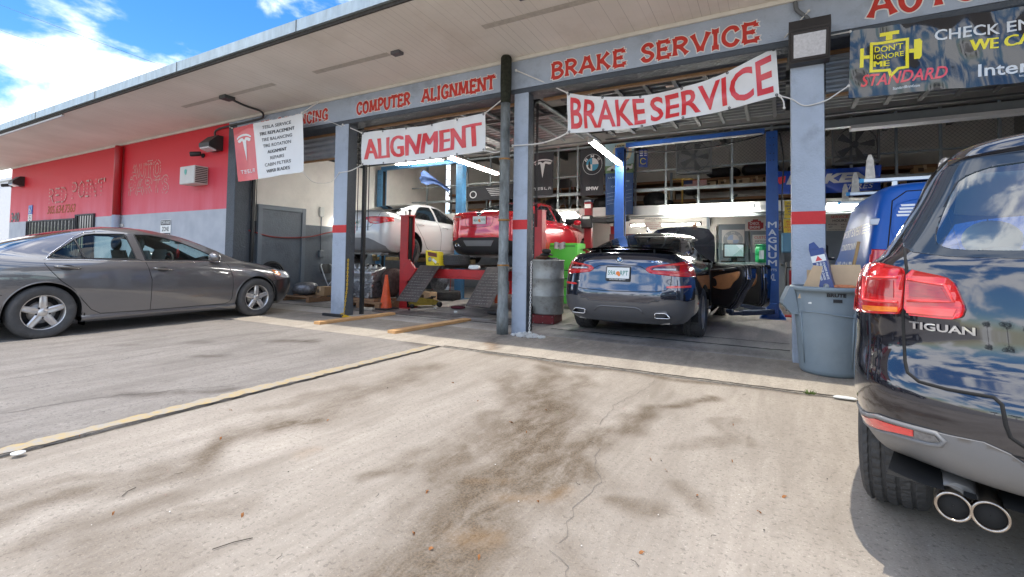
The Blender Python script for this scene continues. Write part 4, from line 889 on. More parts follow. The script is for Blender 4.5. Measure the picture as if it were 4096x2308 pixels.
# ---------------------------------------------------------------- white and red sedans up on the lifts
def lifted_sedan(kind):
    W = kind == 'white'
    P = car_paint('white_paint', (.66, .67, .67), .0, .25) if W else car_paint('bright_red_paint', (.68, .010, .028), .2, .18)
    k = (.966, .976, .99) if W else (.964, .978, .99)
    c = Car(RINGS['sedan'], 'lifted_sedan', 'white sedan raised on the blue two-post lift' if W else 'bright red sedan raised on the red alignment lift', 'car', P, (14, 40, 7), 7, k=k)
    xr, xf, wz = (.95, 3.65, .30)
    for x in (xr, xf): c.hole(arch_poly(x, wz+.02, .36), 'y', sides)
    sf = lambda s: (lambda co: co.y*s > .35 and co.z > .88)
    wins = [('rear_side_window', [(1.10, 1.0), (1.36, 1.21), (1.50, 1.29), (1.60, 1.315), (1.86, 1.325), (1.94, .985), (1.5, .99)]), ('front_side_window', [(1.97, 1.325), (2.2, 1.32), (2.45, 1.27), (2.85, 1.10), (3.09, .995), (3.05, .955), (2.5, .962), (2.04, .975)])]
    for nm, w in wins:
        for s in (-1, 1): c.cut(nm, w, 'y', sf(s), DKG, -.003, 0)
    fr = MB()
    for nm, w in wins:
        for s in (-1, 1): c.seam(fr, w, 'y', s, .007, 0, True)
    fr.build('window_frame', BLK, c.root)
    up = lambda co: co.z > .95
    c.cut('rear_window', [(.64, -.60), (.60, 0), (.64, .60), (1.36, .47), (1.46, 0), (1.36, -.47)], 'z', up, DKG, .001, .004)
    c.cut('windscreen', [(3.46, -.6), (3.52, 0), (3.46, .6), (2.82, .48), (2.74, 0), (2.82, -.48)], 'z', up, DKG, .001, .004)
    sm = MB()
    for s in (-1, 1):
        c.seam(sm, [(1.88, 1.32), (1.97, .97), (2.08, .70), (2.08, .26)], 'y', s, .0045, -.001)
        c.seam(sm, [(1.02, .97), (1.05, .85), (1.18, .70), (1.36, .50), (1.48, .33), (1.60, .262), (3.15, .262), (3.24, .34), (3.24, .7), (3.17, .94)], 'y', s, .0045, -.001)
        for x, z in ((1.22, .86), (2.25, .83)):
            h = c.hit((x, z), 'y', s)[0]; m = MB(); m.tube(cr([(x-.11, h.y, z+.01), (x-.08, h.y+.035*s, z+.008), (x+.08, h.y+.035*s, z-.008), (x+.11, h.y, z-.01)], 5), .012, 8); m.build('door_handle', P, c.root)
        m = MB(); y = .88*s
        m.grid(lambda u, v: (2.90+.08*math.cos(2*PI*u)*math.sin(PI*v), y+.10*s+.10*s*(-math.cos(PI*v)), 1.02+.07*math.sin(2*PI*u)*math.sin(PI*v)), 16, 8); m.build('wing_mirror', P, c.root)
    if W:
        lamp = [(.20, .905), (.28, .955), (.45, .968), (.68, .965), (.95, .935), (.95, .90), (.62, .815), (.52, .805), (.40, .815), (.33, .89)]
        f = lambda co: co.x < .34
        for s in (1, -1):
            q = lamp if s > 0 else mirror_poly(lamp); o = c.cut('tail_light', q, 'x', f, RED, .006, .014)
            m = MB(); c.patch(m, [(s*a, b) for a, b in [(.46, .85), (.47, .835), (.56, .825), (.62, .84), (.56, .85)]], 'x', -1, .008, .03, .004); m.build('lamp_clear_strip', CLR, o)
            m = MB(); c.seam(m, [(s*a, b) for a, b in [(.30, .925), (.45, .942), (.70, .938), (.80, .915), (.62, .885), (.46, .89)]], 'x', -1, .006, .007); m.build('lamp_light_guide', RED2, o)
        lo = [(.70, .33), (.50, .45), (.36, .505), (0, .51)]; lo = [(.72, .2)]+lo+[(-a, b) for a, b in lo[::-1]][1:]+[(-.72, .2)]
        c.cut('lower_bumper', lo, 'x', lambda co: co.x < .4, GRYP, .004, .01)
        h = c.hit((0, .84), 'x', -1, .008)[0]; plate(c.root, h, (0, -1, 0), (0, 0, 1), (-1, 0, 0), 'HKT4RF')
        tl = [(.60, 1.07), (.58, .975), (.46, .80), (.40, .74), (0, .735)]
        sp = MB(); sp.grid(lambda u, v: (.06+.18*v+.10*abs(2*u-1)**2, (2*u-1)*.64, 1.075+.035*(1-v)), 24, 4); sp.build('boot_lip', P, c.root)
        e = MB(); e.lathe((.10, -.42, .30), [(.03, .3), (.034, 0), (.03, 0), (.028, .2)], 20, (1, 0, 0), cap=False); e.build('tailpipe', CHR, c.root)
    else:
        lamp = [(.305, .978), (.35, 1.035), (.48, 1.055), (.60, 1.062), (.92, 1.06), (.92, .905), (.60, .905), (.42, .922), (.33, .95)]
        f = lambda co: co.x < .36
        for s in (1, -1):
            q = lamp if s > 0 else mirror_poly(lamp); o = c.cut('tail_light', q, 'x', f, RED, .008, .014)
            m = MB(); c.seam(m, [(s*a, b) for a, b in [(.36, .965), (.42, 1.01), (.62, 1.03), (.74, 1.02), (.72, .95), (.50, .945)]], 'x', -1, .010, .008); m.build('lamp_light_guide', RED2, o)
            m = MB(); c.patch(m, [(s*a, b) for a, b in [(.44, .985), (.62, 1.0), (.62, .97), (.46, .96)]], 'x', -1, .009, .03, .004); m.build('lamp_clear_strip', pm('smoky_clear_lens', (.3, .2, .2), .1, coat=1), o)
        lo = [(.80, .40), (.66, .52), (.40, .555), (0, .545)]; lo = [(.80, .2)]+lo+[(-a, b) for a, b in lo[::-1]][1:]+[(-.80, .2)]
        c.cut('lower_bumper', lo, 'x', lambda co: co.x < .4, BLK, .004, .01)
        m = MB(); c.patch(m, [(.36, .49), (-.36, .49), (-.29, .38), (.29, .38)], 'x', -1, .012, .04, .01); m.build('diffuser', GRYP, c.root)
        for s in (1, -1):
            m = MB(); c.patch(m, [(s*a, b) for a, b in [(.78, .50), (.52, .535), (.52, .52), (.76, .475)]], 'x', -1, .009, .03, .005); m.build('reflector', RED2, c.root)
        for y in (.55, .465): e = MB(); e.lathe((.06, y, .40), [(.034, .25), (.038, 0), (.034, -.003), (.030, .02), (.028, .2)], 24, (1, 0, 0), cap=False); e.build('tailpipe', CHR, c.root)
        h = c.hit((-.03, .895), 'x', -1, .008)[0]; plate(c.root, h+Vector((-.01, 0, 0)), (0, -1, 0), (0, 0, 1), (-1, 0, 0), '46AJVN')
        tl = [(.66, 1.085), (.34, .99), (.33, .85), (.28, .775), (0, .755)]
        h, n = c.hit((0, 1.03), 'x', -1, .006); n = Vector((-1, 0, .25)).normalized(); em = MB(); em.lathe(h, [(.001, .004), (.047, .004), (.053, .006), (.056, -.006)], 28, n); eo = em.build('emblem', DARK, c.root)
        u = Vector((0, -1, 0)); v = Vector((.35, 0, 1)).normalized(); k_ = MB(); k_.tube([h+n*.006+(u*math.cos(a)+v*math.sin(a))*.05 for a in [2*PI*i/28 for i in range(28)]], .005, 6, closed=True)
        for pts in ([(-.022, .043), (0, .004), (.022, .043)], [(-.040, .026), (-.018, -.036), (0, -.002), (.018, -.036), (.040, .026)]): k_.tube([h+n*.007+u*a+v*b for a, b in pts], .005, 6)
        k_.build('emblem_letters', CHR, eo)
    for s in (1, -1): c.seam(sm, [(s*a, b) for a, b in tl], 'x', -1, .0045, -.001, step=.02)
    sm.build('body_seam', VOID, c.root)
    ub = MB(); ub.box(.4, 4.2, -.62, .62, .15, .185); ub.tube([(.95, -.68, .28), (.95, .68, .28)], .05, 10); ub.tube([(.25, -.42, .24), (.7, -.42, .22), (1.2, -.1, .16), (3.4, 0, .14)], .035, 8); ub.tube([(.35, -.40, .22), (.75, -.40, .21)], .09, 12)
    for s in (1, -1): ub.beam((.98, .60*s, .22), (1.5, .45*s, .14), .09, .04); ub.tube([(.98, .62*s, .25), (.98, .60*s, .62)], .035, 8)
    ub.build('underbody_frame', MATS['steel_dull'], c.root)
    c.finish(); liner(c, (xr, xf), wz+.02, .37, VOID, .48, .86)
    car_wheels(c, (xr, xf), .765, wz+.01, .312, .205, .20, RIMD if W else RIM, 'nine', drop=.075 if W else 0, tread=W)
    return c
cw = lifted_sedan('white'); cw.root.location = (-8.10, 7.40, .965); cw.root.rotation_euler = (0, 0, PI/2+R(5))
cj = lifted_sedan('red'); cj.root.location = (-5.28, 8.0, .93); cj.root.rotation_euler = (0, 0, PI/2)

# ---------------------------------------------------------------- blue panel van in the fourth bay
def blue_van():
    P = pm('van_blue_paint', (.012, .10, .42), .30, var=.04, vs=3, spec=.35)
    c = Car(RINGS['van'], 'panel_van', 'bright blue panel van with white lettering backed out of the fourth bay', 'van', P, (10, 40, 6), 7, k=(1, 1.0, 1.0))
    xr, xf, wz = .85, 3.85, .32
    for x in (xr, xf): c.hole(arch_poly(x, wz, .36), 'y', sides)
    for s in (1, -1):
        q = [(.72, 1.22), (.725, .80), (.93, .79), (.93, 1.23)]
        o = c.cut('tail_light', q if s > 0 else mirror_poly(q), 'x', lambda co: co.x < .17, RED, .012, .02)
        m = MB(); c.patch(m, [(s*a, b) for a, b in [(.745, 1.05), (.86, 1.05), (.86, .93), (.745, .93)]], 'x', -1, .016, .03, .004); m.build('lamp_clear_strip', CLR, o)
        m = MB(); c.seam(m, [(s*a, b) for a, b in [(.74, .99), (.86, .99)]], 'x', -1, .004, .018); m.build('lamp_divider', RED2, o)
        for z in (.55, 1.50):
            h = c.hit((s*.78, z), 'x', -1, .0)[0]; m = MB(); m.obox(h+Vector((-.006, 0, 0)), (.014, 0, 0), (0, .062, 0), (0, 0, .032), .006); m.tube([h+Vector((-.02, -.05*s, -.035)), h+Vector((-.02, -.05*s, .035))], .012, 8); m.build('door_hinge', pm('hinge_grey', (.55, .57, .60), .4, .3), c.root)
        m = MB(); ins_ = chaikin([(.08, 1.76), (.60, 1.70), (.66, 1.60), (.68, 1.36), (.62, 1.27), (.08, 1.25)], 2); c.seam(m, [(s*a, b) for a, b in ins_], 'x', -1, .008, .0, True); m.build('door_panel_crease', P, c.root)
    sm = MB()
    for s in (1, -1): c.seam(sm, [(s*.70, .50), (s*.715, 1.2), (s*.66, 1.70), (s*.55, 1.79), (0, 1.80)], 'x', -1, .006, -.001)
    c.seam(sm, [(0, .5), (0, 1.8)], 'x', -1, .006, -.001); sm.build('door_seam', VOID, c.root)
    m = MB(); c.patch(m, [(.60, 1.16), (.30, 1.16), (.30, 1.07), (.60, 1.07)], 'x', -1, .003, .05, .004); m.build('door_handle', BLK, c.root)
    wt = pm('vinyl_white', (.78, .79, .80), .5)
    t = MB()
    for k in range(4):
        z = 1.66-.032*k; c.patch(t, [(.60-.0*k+.012*(k), z), (.42+.006*k, z), (.415+.006*k, z-.02), (.595+.012*k, z-.02)], 'x', -1, .003, .06, 0)
    c.letters(t, 'COMFORT', (.38, 1.59), .62, .085, 'x', -1, .012, .003, 0, -1); t.build('company_lettering', wt, c.root)
    t = MB(); c.letters(t, '305', (.54, 1.36), .22, .10, 'x', -1, .03, .003, 0, -1); t.build('phone_lettering', wt, c.root)
    t = MB(); c.letters(t, '"O', (.46, 1.295), .08, .045, 'x', -1, .015, .003, 0, -1); t.build('slogan_lettering', wt, c.root)
    t = MB(); c.letters(t, 'Cen', (.625, 1.075+.05), .11, .035, 'x', -1, .02, .003, 0, -1); t.build('certificate_lettering', wt, c.root)
    sh = chaikin([(.62, 1.235), (.52, 1.235), (.51, 1.19), (.57, 1.15), (.63, 1.19)], 1, q=.15); m = MB(); c.patch(m, sh, 'x', -1, .003, .05, 0); so = m.build('shield_sticker', wt, c.root)
    m = MB(); c.patch(m, circle(.57, 1.175, .018, 10), 'x', -1, .0045, .05, 0); m.build('sticker_flame', PLO, so)
    t = MB()
    for k in range(4): c.patch(t, [(.30, 1.50-.03*k), (.62, 1.50-.03*k), (.62, 1.485-.03*k), (.30, 1.485-.03*k)], 'y', 1, .004, .1, 0)
    c.letters(t, 'COMFORT EXPERT', (2.55, 1.40), 1.85, .10, 'y', 1, .02, .004, 0, -1); c.letters(t, 'CONDITIONING', (2.2, 1.24), 1.4, .08, 'y', 1, .02, .004, 0, -1); c.letters(t, '305-634-7363', (2.4, .98), 1.7, .12, 'y', 1, .03, .004, 0, -1); c.letters(t, 'LICENSED INSURED', (2.0, .78), 1.3, .05, 'y', 1, .01, .004, 0, -1); t.build('side_lettering', wt, c.root)
    for s in (1, -1): c.cut('front_side_window', [(2.75, 1.22), (2.72, 1.62), (3.15, 1.62), (3.62, 1.24), (3.6, 1.20)], 'y', (lambda s: (lambda co: co.y*s > .35))(s), DKG, .001, 0)
    for s in (1, -1):
        m = MB(); m.obox((3.30, 1.06*s, 1.23), (.04, 0, 0), (0, .10, 0), (0, 0, .14), .03); m.tube([(3.35, .88*s, 1.14), (3.30, .98*s, 1.14)], .025, 8); m.build('wing_mirror', BLK, c.root)
    c.cut('windscreen', [(3.60, -.6), (3.66, 0), (3.60, .6), (3.10, .52), (3.04, 0), (3.10, -.52)], 'z', lambda co: co.z > 1.2, DKG, .001, 0)
    al = pm('ladder_aluminium', (.60, .61, .62), .35, .8, var=.1); wd_ = pm('weathered_bracket', (.48, .45, .40), .8, var=.3, vs=20)
    for x in (.42, 1.55, 2.6):
        r = MB(); r.beam((x, -.86, 1.945), (x, .86, 1.945), .05, .04, b=.005)
        for y in (-.6, .6): r.beam((x, y, 1.86), (x, y, 1.945), .04, .04, up=(0, 1, 0))
        ro = r.build('roof_rack_bar', al, c.root)
        for y in (-.80, .80): u = MB(); u.prism([(-.045, -.02), (.045, -.02), (.03, .20), (.012, .26), (-.012, .26), (-.03, .20)], (x-.012, y, 1.955), (0, 1, 0), (0, 0, 1), (.024, 0, 0)); u.build('rack_upright', wd_, ro)
        for y in (-.875, .875): cp = MB(); cp.obox((x, y, 1.945), (.026, 0, 0), (0, .02, 0), (0, 0, .022), .003); cp.build('rack_end_cap', pm('cap_blue', (.03, .25, .5), .5), ro)
    hdl = MB(); hdl.box(-.04, .10, -.80, .80, .48, .56, .02); hdl.build('rear_bumper', GRYP, c.root)
    c.finish(); liner(c, (xr, xf), wz, .37, VOID, .50, .88)
    car_wheels(c, (xr, xf), .77, wz, .32, .20, .20, RIMD, 'nine')
    c.root.location = (1.62, 5.72, 0); c.root.rotation_euler = (0, 0, PI/2)
blue_van()

# ---------------------------------------------------------------- two dark vehicles half hidden beyond the grey sedan
def hidden_car(loc, hatch, label):
    P = car_paint('black_paint', (.015, .016, .018), .3, .18)
    c = Car(RINGS['suv'], 'parked_hatchback' if hatch else 'parked_suv', label, 'car', P, (6, 24, 6), 4, k=(.97, .97, .93 if hatch else .86))
    xr, xf, wz = .92, 3.45, .32
    for x in (xr, xf): c.hole(arch_poly(x, wz, .37), 'y', sides)
    for s in (1, -1):
        c.cut('side_window', [(.60, 1.06), (.75, 1.36), (1.9, 1.40), (2.5, 1.34), (3.0, 1.05)], 'y', (lambda s: (lambda co: co.y*s > .35))(s), DKG, .001, 0)
    c.cut('rear_window', [(-.6, 1.08), (.6, 1.08), (.5, 1.34), (-.5, 1.34)], 'x', lambda co: co.x < .75, DKG, .001, 0)
    for s in (1, -1):
        q = [(.62, .98), (.66, .86), (.92, .86), (.92, .99)]; c.cut('tail_light', q if s > 0 else mirror_poly(q), 'x', lambda co: co.x < .45, RED, .006, .01)
    for s in (1, -1): r = MB(); r.tube(cr([(.8, .58*s, 1.55 if hatch else 1.44), (1.2, .58*s, 1.60 if hatch else 1.49), (2.2, .58*s, 1.60 if hatch else 1.49), (2.5, .56*s, 1.54 if hatch else 1.43)], 5), .016, 6); r.build('roof_rail', BLK, c.root)
    if hatch:
        hg = MB(); hg.grid(lambda u, v: (.55-1.05*v, (2*u-1)*(.62-.06*v), 1.57+.10*math.sin(PI*.7*v)+.05*v+.03*(1-(2*u-1)**2)), 12, 8); hg.grid(lambda u, v: (.55-1.05*v, (2*u-1)*(.62-.06*v), 1.53+.10*math.sin(PI*.7*v)+.05*v+.03*(1-(2*u-1)**2)), 12, 8)
        ho = hg.build('raised_tailgate', P, c.root)
        for s in (1, -1): l = MB(); l.obox((-.42, .44*s, 1.675), (.14, 0, .01), (0, .12, 0), (0, 0, .03), .01); l.build('tail_light', RED2, ho)
    c.finish(); liner(c, (xr, xf), wz, .38, VOID, .48, .85); car_wheels(c, (xr, xf), .76, wz, .33, .21, .21, RIM, 'nine')
    c.root.location = loc; return c
# ---------------------------------------------------------------- ground, paving, garage floor
def seg_mask(px, py, pts, ws):
    """soft mask along a polyline with a half-width for every vertex"""
    best = np.zeros_like(px)
    for (a, b, wa, wb) in zip(pts[:-1], pts[1:], ws[:-1], ws[1:]):
        ax, ay = a; dx, dy = b[0]-ax, b[1]-ay; L2 = dx*dx+dy*dy
        t = np.clip(((px-ax)*dx+(py-ay)*dy)/L2, 0, 1); d = np.hypot(px-ax-t*dx, py-ay-t*dy); w = wa+(wb-wa)*t
        best = np.maximum(best, np.clip(1.25-d/w, 0, 1))
    return best
def stain_shade_mat(name, base, dark, rough, ns=1.0, spk=.12, rustc=(.36, .20, .07), gloss=.12):
    m = bpy.data.materials.new(name); MATS[name] = m; m.use_nodes = True; nt = m.node_tree; N = nt.nodes.new; L = nt.links.new; b = nt.nodes['Principled BSDF']
    tc = N('ShaderNodeTexCoord')
    def noise(sc, det=6, ro=.6, st=(1, 1, 1), dist=0):
        mp = N('ShaderNodeMapping'); mp.inputs['Scale'].default_value = st; L(tc.outputs['Object'], mp.inputs[0]); n = N('ShaderNodeTexNoise'); n.inputs['Scale'].default_value = sc; n.inputs['Detail'].default_value = det; n.inputs['Roughness'].default_value = ro; n.inputs['Distortion'].default_value = dist; L(mp.outputs[0], n.inputs['Vector']); return n.outputs[0]
    def ramp(src, p0, p1, c0=(0, 0, 0, 1), c1=(1, 1, 1, 1)):
        r = N('ShaderNodeValToRGB'); r.color_ramp.elements[0].position = p0; r.color_ramp.elements[1].position = p1; r.color_ramp.elements[0].color = c0; r.color_ramp.elements[1].color = c1; L(src, r.inputs[0]); return r.outputs[0]
    def mix(f, a, bb, mode='MIX'):
        x = N('ShaderNodeMix'); x.data_type = 'RGBA'; x.blend_type = mode
        if isinstance(f, float): x.inputs['Factor'].default_value = f
        else: L(f, x.inputs['Factor'])
        for k, v in (('A', a), ('B', bb)):
            if isinstance(v, tuple): x.inputs[k].default_value = (*v, 1)
            else: L(v, x.inputs[k])
        return x.outputs['Result']
    def mth(op, a, bb):
        x = N('ShaderNodeMath'); x.operation = op; x.use_clamp = True
        for k, v in enumerate((a, bb)):
            if isinstance(v, float): x.inputs[k].default_value = v
            else: L(v, x.inputs[k])
        return x.outputs[0]
    col = mix(ramp(noise(.9*ns, 8, .65), .32, .68), tuple(c*.86 for c in base), tuple(min(1, c*1.10) for c in base))
    col = mix(mth('MULTIPLY', ramp(noise(2.6*ns, 9, .7, (1.6, .5, 1), .4), .50, .72), .42), col, tuple(c*.62+d*.3 for c, d in zip(base, dark)))
    col = mix(mth('MULTIPLY', ramp(noise(48, 4, .65), .56, .63), .72), col, tuple(c*.45 for c in base))
    col = mix(mth('MULTIPLY', ramp(noise(75, 3, .6), .60, .66), .60), col, tuple(min(1, c*1.5) for c in base))
    col = mix(mth('MULTIPLY', ramp(noise(13, 5, .6, (1, .7, 1)), .655, .685), .50), col, tuple(c*.35+d_*.5 for c, d_ in zip(base, dark)))
    col = mix(mth('MULTIPLY', ramp(noise(1.5*ns, 8, .68, (1.7, .26, 1), .5), .44, .68), .72), col, tuple(c*.40+d_*.55 for c, d_ in zip(base, dark)))
    col = mix(mth('MULTIPLY', ramp(noise(5.5*ns, 8, .72, (1.5, .30, 1), .6), .50, .72), .45), col, tuple(c*.42+d_*.5 for c, d_ in zip(base, dark)))
    col = mix(mth('MULTIPLY', ramp(noise(19, 6, .75), .50, .68), .30), col, tuple(c*.55 for c in base))
    col = mix(mth('MULTIPLY', ramp(noise(24, 6, .75, (1, 1, 1), .2), .55, .72), .25), col, tuple(min(1, c*1.28) for c in base))
    at = N('ShaderNodeAttribute'); at.attribute_name = 'stain_shade'
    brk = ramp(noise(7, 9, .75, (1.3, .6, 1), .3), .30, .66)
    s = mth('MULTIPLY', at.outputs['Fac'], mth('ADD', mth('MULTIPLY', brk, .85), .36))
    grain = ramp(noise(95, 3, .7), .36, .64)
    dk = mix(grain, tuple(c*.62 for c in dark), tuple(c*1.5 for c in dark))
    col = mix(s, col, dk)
    ar = N('ShaderNodeAttribute'); ar.attribute_name = 'rust'
    col = mix(mth('MULTIPLY', ar.outputs['Fac'], mth('ADD', mth('MULTIPLY', brk, .7), .15)), col, rustc)
    L(col, b.inputs['Base Color']); b.inputs['Roughness'].default_value = rough; b.inputs['Specular IOR Level'].default_value = .35
    bp = N('ShaderNodeBump'); bp.inputs['Strength'].default_value = .6; bp.inputs['Distance'].default_value = .006; L(noise(110, 4, .7), bp.inputs['Height']); L(bp.outputs[0], b.inputs['Normal'])
    return m
CONC = stain_shade_mat('lot_concrete', (.385, .342, .290), (.115, .085, .055), .82)
ASPH = stain_shade_mat('worn_asphalt', (.275, .252, .228), (.09, .075, .062), .9, 1.6)
APRON = stain_shade_mat('apron_concrete', (.46, .41, .34), (.12, .10, .085), .8, 1.2)
FLOOR = stain_shade_mat('garage_floor_concrete', (.46, .43, .40), (.07, .065, .06), .5, 1.3)
def sheet(name, xs, ys, z, mat, stain_shade_paths=(), rusts=(), kind='structure'):
    X, Y = np.meshgrid(xs, ys); nx, ny = len(xs), len(ys); px, py = X.ravel(), Y.ravel()
    me = bpy.data.meshes.new(name); F = [(j*nx+i, j*nx+i+1, (j+1)*nx+i+1, (j+1)*nx+i) for j in range(ny-1) for i in range(nx-1)]
    me.from_pydata(np.stack([px, py, np.full_like(px, z)], 1).tolist(), [], F)
    rng = np.random.RandomState(3)
    wx = px+.05*np.sin(py*7+1.3)+.03*np.sin(py*17+px*5); wy = py+.05*np.sin(px*6.1+.4)
    s = np.zeros_like(px)
    for pts, ws, k in stain_shade_paths: s = np.maximum(s, k*seg_mask(wx, wy, pts, ws))
    r = np.zeros_like(px)
    for pts, ws, k in rusts: r = np.maximum(r, k*seg_mask(wx, wy, pts, ws))
    me.attributes.new('stain_shade', 'FLOAT', 'POINT').data.foreach_set('value', s); me.attributes.new('rust', 'FLOAT', 'POINT').data.foreach_set('value', r)
    return tag(link(name, me, mat), kind=kind)
def span(*parts):
    out = []
    for a, b, st in parts: out += list(np.arange(a, b, st))
    return np.array(sorted(set(np.round(out+[parts[-1][1]], 4))))
GX = span((-120, -8, 14), (-8, -3.7, .5), (-3.7, 2.2, .03), (2.2, 8, 1), (8, 120, 14)); GY = span((-120, -4, 12), (-4, .3, .4), (.3, 4.75, .03), (4.75, 8, .8), (8, 120, 14))
STAINS = [([(-1.67, 3.53), (-1.42, 2.93), (-1.35, 2.65), (-1.24, 2.32), (-1.28, 2.11)], [0.28, 0.35, 0.455, 0.42, 0.245], 1), ([(-1.20, 2.47), (-1.18, 2.25), (-1.15, 2.07), (-1.20, 1.91), (-1.16, 1.79)], [0.385, 0.42, 0.385, 0.35, 0.315], 1), ([(-1.12, 1.91), (-1.11, 1.77), (-1.11, 1.58), (-1.11, 1.43), (-1.10, 1.31)], [0.28, 0.315, 0.35, 0.35, 0.35], 1), ([(-1.44, 3.37), (-1.26, 2.86), (-1.04, 2.44), (-0.95, 2.15)], [0.088, 0.158, 0.21, 0.14], 0.9199999999999999), ([(-0.53, 4.12), (-0.68, 3.79), (-0.81, 3.60), (-0.91, 3.25), (-0.95, 2.89), (-0.97, 2.61), (-0.94, 2.32)], [0.088, 0.088, 0.088, 0.123, 0.158, 0.14, 0.123], 0.9199999999999999), ([(-1.77, 3.00), (-1.59, 2.51), (-1.54, 2.27)], [0.088, 0.14, 0.105], 0.6325), ([(-1.64, 2.30), (-1.58, 2.12), (-1.45, 1.89)], [0.105, 0.123, 0.088], 0.8624999999999999), ([(-1.67, 2.01), (-1.71, 1.93), (-1.74, 1.79)], [0.07, 0.07, 0.052], 0.69), ([(-0.70, 2.21), (-0.57, 2.16), (-0.52, 2.12)], [0.052, 0.088, 0.07], 0.69), ([(-0.44, 2.45), (-0.36, 2.32), (-0.38, 2.26)], [0.052, 0.088, 0.07], 0.575), ([(-0.34, 3.60), (-0.32, 3.21), (-0.34, 3.06)], [0.052, 0.07, 0.052], 0.45999999999999996), ([(-0.25, 3.66), (-0.22, 3.20)], [0.052, 0.052], 0.345), ([(-0.52, 2.98), (-0.39, 3.17)], [0.088, 0.07], 0.45999999999999996), ([(-0.67, 1.77), (-0.61, 1.59)], [0.088, 0.088], 0.40249999999999997), ([(-3.15, 4.78), (-2.10, 4.59), (-1.11, 4.64), (-0.28, 4.61), (0.43, 4.78)], [0.088, 0.105, 0.088, 0.07, 0.052], 0.8049999999999999), ([(-3.09, 3.75), (-2.85, 2.99)], [0.14, 0.175], 0.40249999999999997), ([(-3.01, 3.86), (-2.93, 2.97), (-2.75, 2.16), (-2.82, 1.86)], [0.175, 0.245, 0.245, 0.175], 0.6325), ([(-2.74, 2.17), (-2.76, 1.98)], [0.123, 0.123], 0.9774999999999999), ([(-2.83, 1.74), (-2.77, 1.54), (-2.73, 1.44)], [0.105, 0.123, 0.105], 0.9199999999999999), ([(-2.70, 1.35), (-2.67, 1.21), (-2.73, 1.03), (-2.79, 0.88), (-2.81, 0.73)], [0.175, 0.175, 0.14, 0.123, 0.123], 0.69), ([(-2.97, 3.25), (-3.19, 2.41), (-3.18, 2.09)], [0.088, 0.105, 0.07], 0.45999999999999996), ([(-2.37, 1.11), (-2.39, 0.95), (-2.44, 0.77), (-2.45, 0.64)], [0.105, 0.105, 0.105, 0.105], 0.5175), ([(-2.08, 1.32), (-2.13, 1.07), (-2.25, 0.80)], [0.088, 0.088, 0.105], 0.45999999999999996), ([(-2.90, 1.17), (-2.96, 0.96), (-3.04, 0.79)], [0.07, 0.088, 0.088], 0.45999999999999996), ([(-2.16, 0.88), (-2.13, 0.71)], [0.14, 0.14], 0.45999999999999996), ([(-2.20, 1.27), (-2.21, 1.11)], [0.052, 0.052], 0.45999999999999996), ([(-1.87, 0.95), (-2.01, 0.77)], [0.175, 0.175], 0.40249999999999997), ([(-1.99, 4.35), (-1.66, 3.47)], [0.175, 0.245], 0.8049999999999999), ([(-2.22, 3.93), (-1.63, 3.09)], [0.158, 0.193], 0.69), ([(-1.62, 4.23), (-1.39, 3.35)], [0.105, 0.14], 0.69), ([(-1.14, 1.82), (-1.10, 1.64), (-1.08, 1.42), (-1.09, 1.27)], [0.21, 0.28, 0.28, 0.28], 1), ([(-1.80, 2.34), (-1.70, 1.94)], [0.088, 0.105], 0.575)]
RUSTS = [([(-1.06, 1.91), (-0.96, 2.07), (-0.90, 2.20)], [0.052, 0.063, 0.052], 0.284625), ([(-1.10, 1.57), (-1.03, 1.63), (-0.99, 1.69)], [0.063, 0.074, 0.052], 0.3105), ([(-1.27, 1.95), (-1.21, 2.06)], [0.042, 0.042], 0.15525), ([(-2.27, 1.72), (-2.22, 1.81)], [0.063, 0.052], 0.232875)]
sheet('ground', GX, GY, 0.0, CONC, STAINS, RUSTS)
AX = span((-60, -9, 4), (-9, -3.60, .06)); AX[-1] = -3.60
sheet('asphalt_pavement', AX, span((-60, -1, 6), (-1, 4.66, .08)), .014, ASPH, [([(-5.45, 3.76), (-5.16, 4.04)], [0.123, 0.158], 1), ([(-5.28, 2.77), (-5.16, 2.97)], [0.088, 0.105], 0.9199999999999999), ([(-6.27, 3.22), (-6.08, 3.34)], [0.105, 0.105], 0.575), ([(-6.70, 2.62), (-6.42, 2.74)], [0.088, 0.088], 0.45999999999999996), ([(-4.30, 1.72), (-4.10, 1.96), (-3.85, 2.32)], [0.088, 0.088, 0.088], 0.69), ([(-4.25, 4.82), (-3.46, 4.55)], [0.105, 0.14], 0.8049999999999999), ([(-3.60, 2.28), (-3.56, 1.71), (-3.62, 1.26), (-3.66, 0.94)], [0.088, 0.088, 0.088, 0.088], 0.575)])
tag(MB().box(-60, -3.60, -60, 4.66, -.02, .0138).build('pavement_edge', ASPH), kind='structure')
yl = bpy.data.materials.new('worn_yellow_paint'); MATS['worn_yellow_paint'] = yl; yl.use_nodes = True
def _yl():
    N, L = nodes_of(yl); b = N['Principled BSDF']; tc = N.new('ShaderNodeTexCoord'); n = N.new('ShaderNodeTexNoise'); n.inputs['Scale'].default_value = 16; n.inputs['Detail'].default_value = 9; n.inputs['Roughness'].default_value = .75
    L(tc.outputs['Object'], n.inputs['Vector']); r = N.new('ShaderNodeValToRGB'); r.color_ramp.elements[0].position = .40; r.color_ramp.elements[0].color = (.33, .31, .28, 1); r.color_ramp.elements[1].position = .66; r.color_ramp.elements[1].color = (.46, .33, .13, 1)
    L(n.outputs[0], r.inputs[0]); L(r.outputs[0], b.inputs['Base Color']); b.inputs['Roughness'].default_value = .85
_yl()
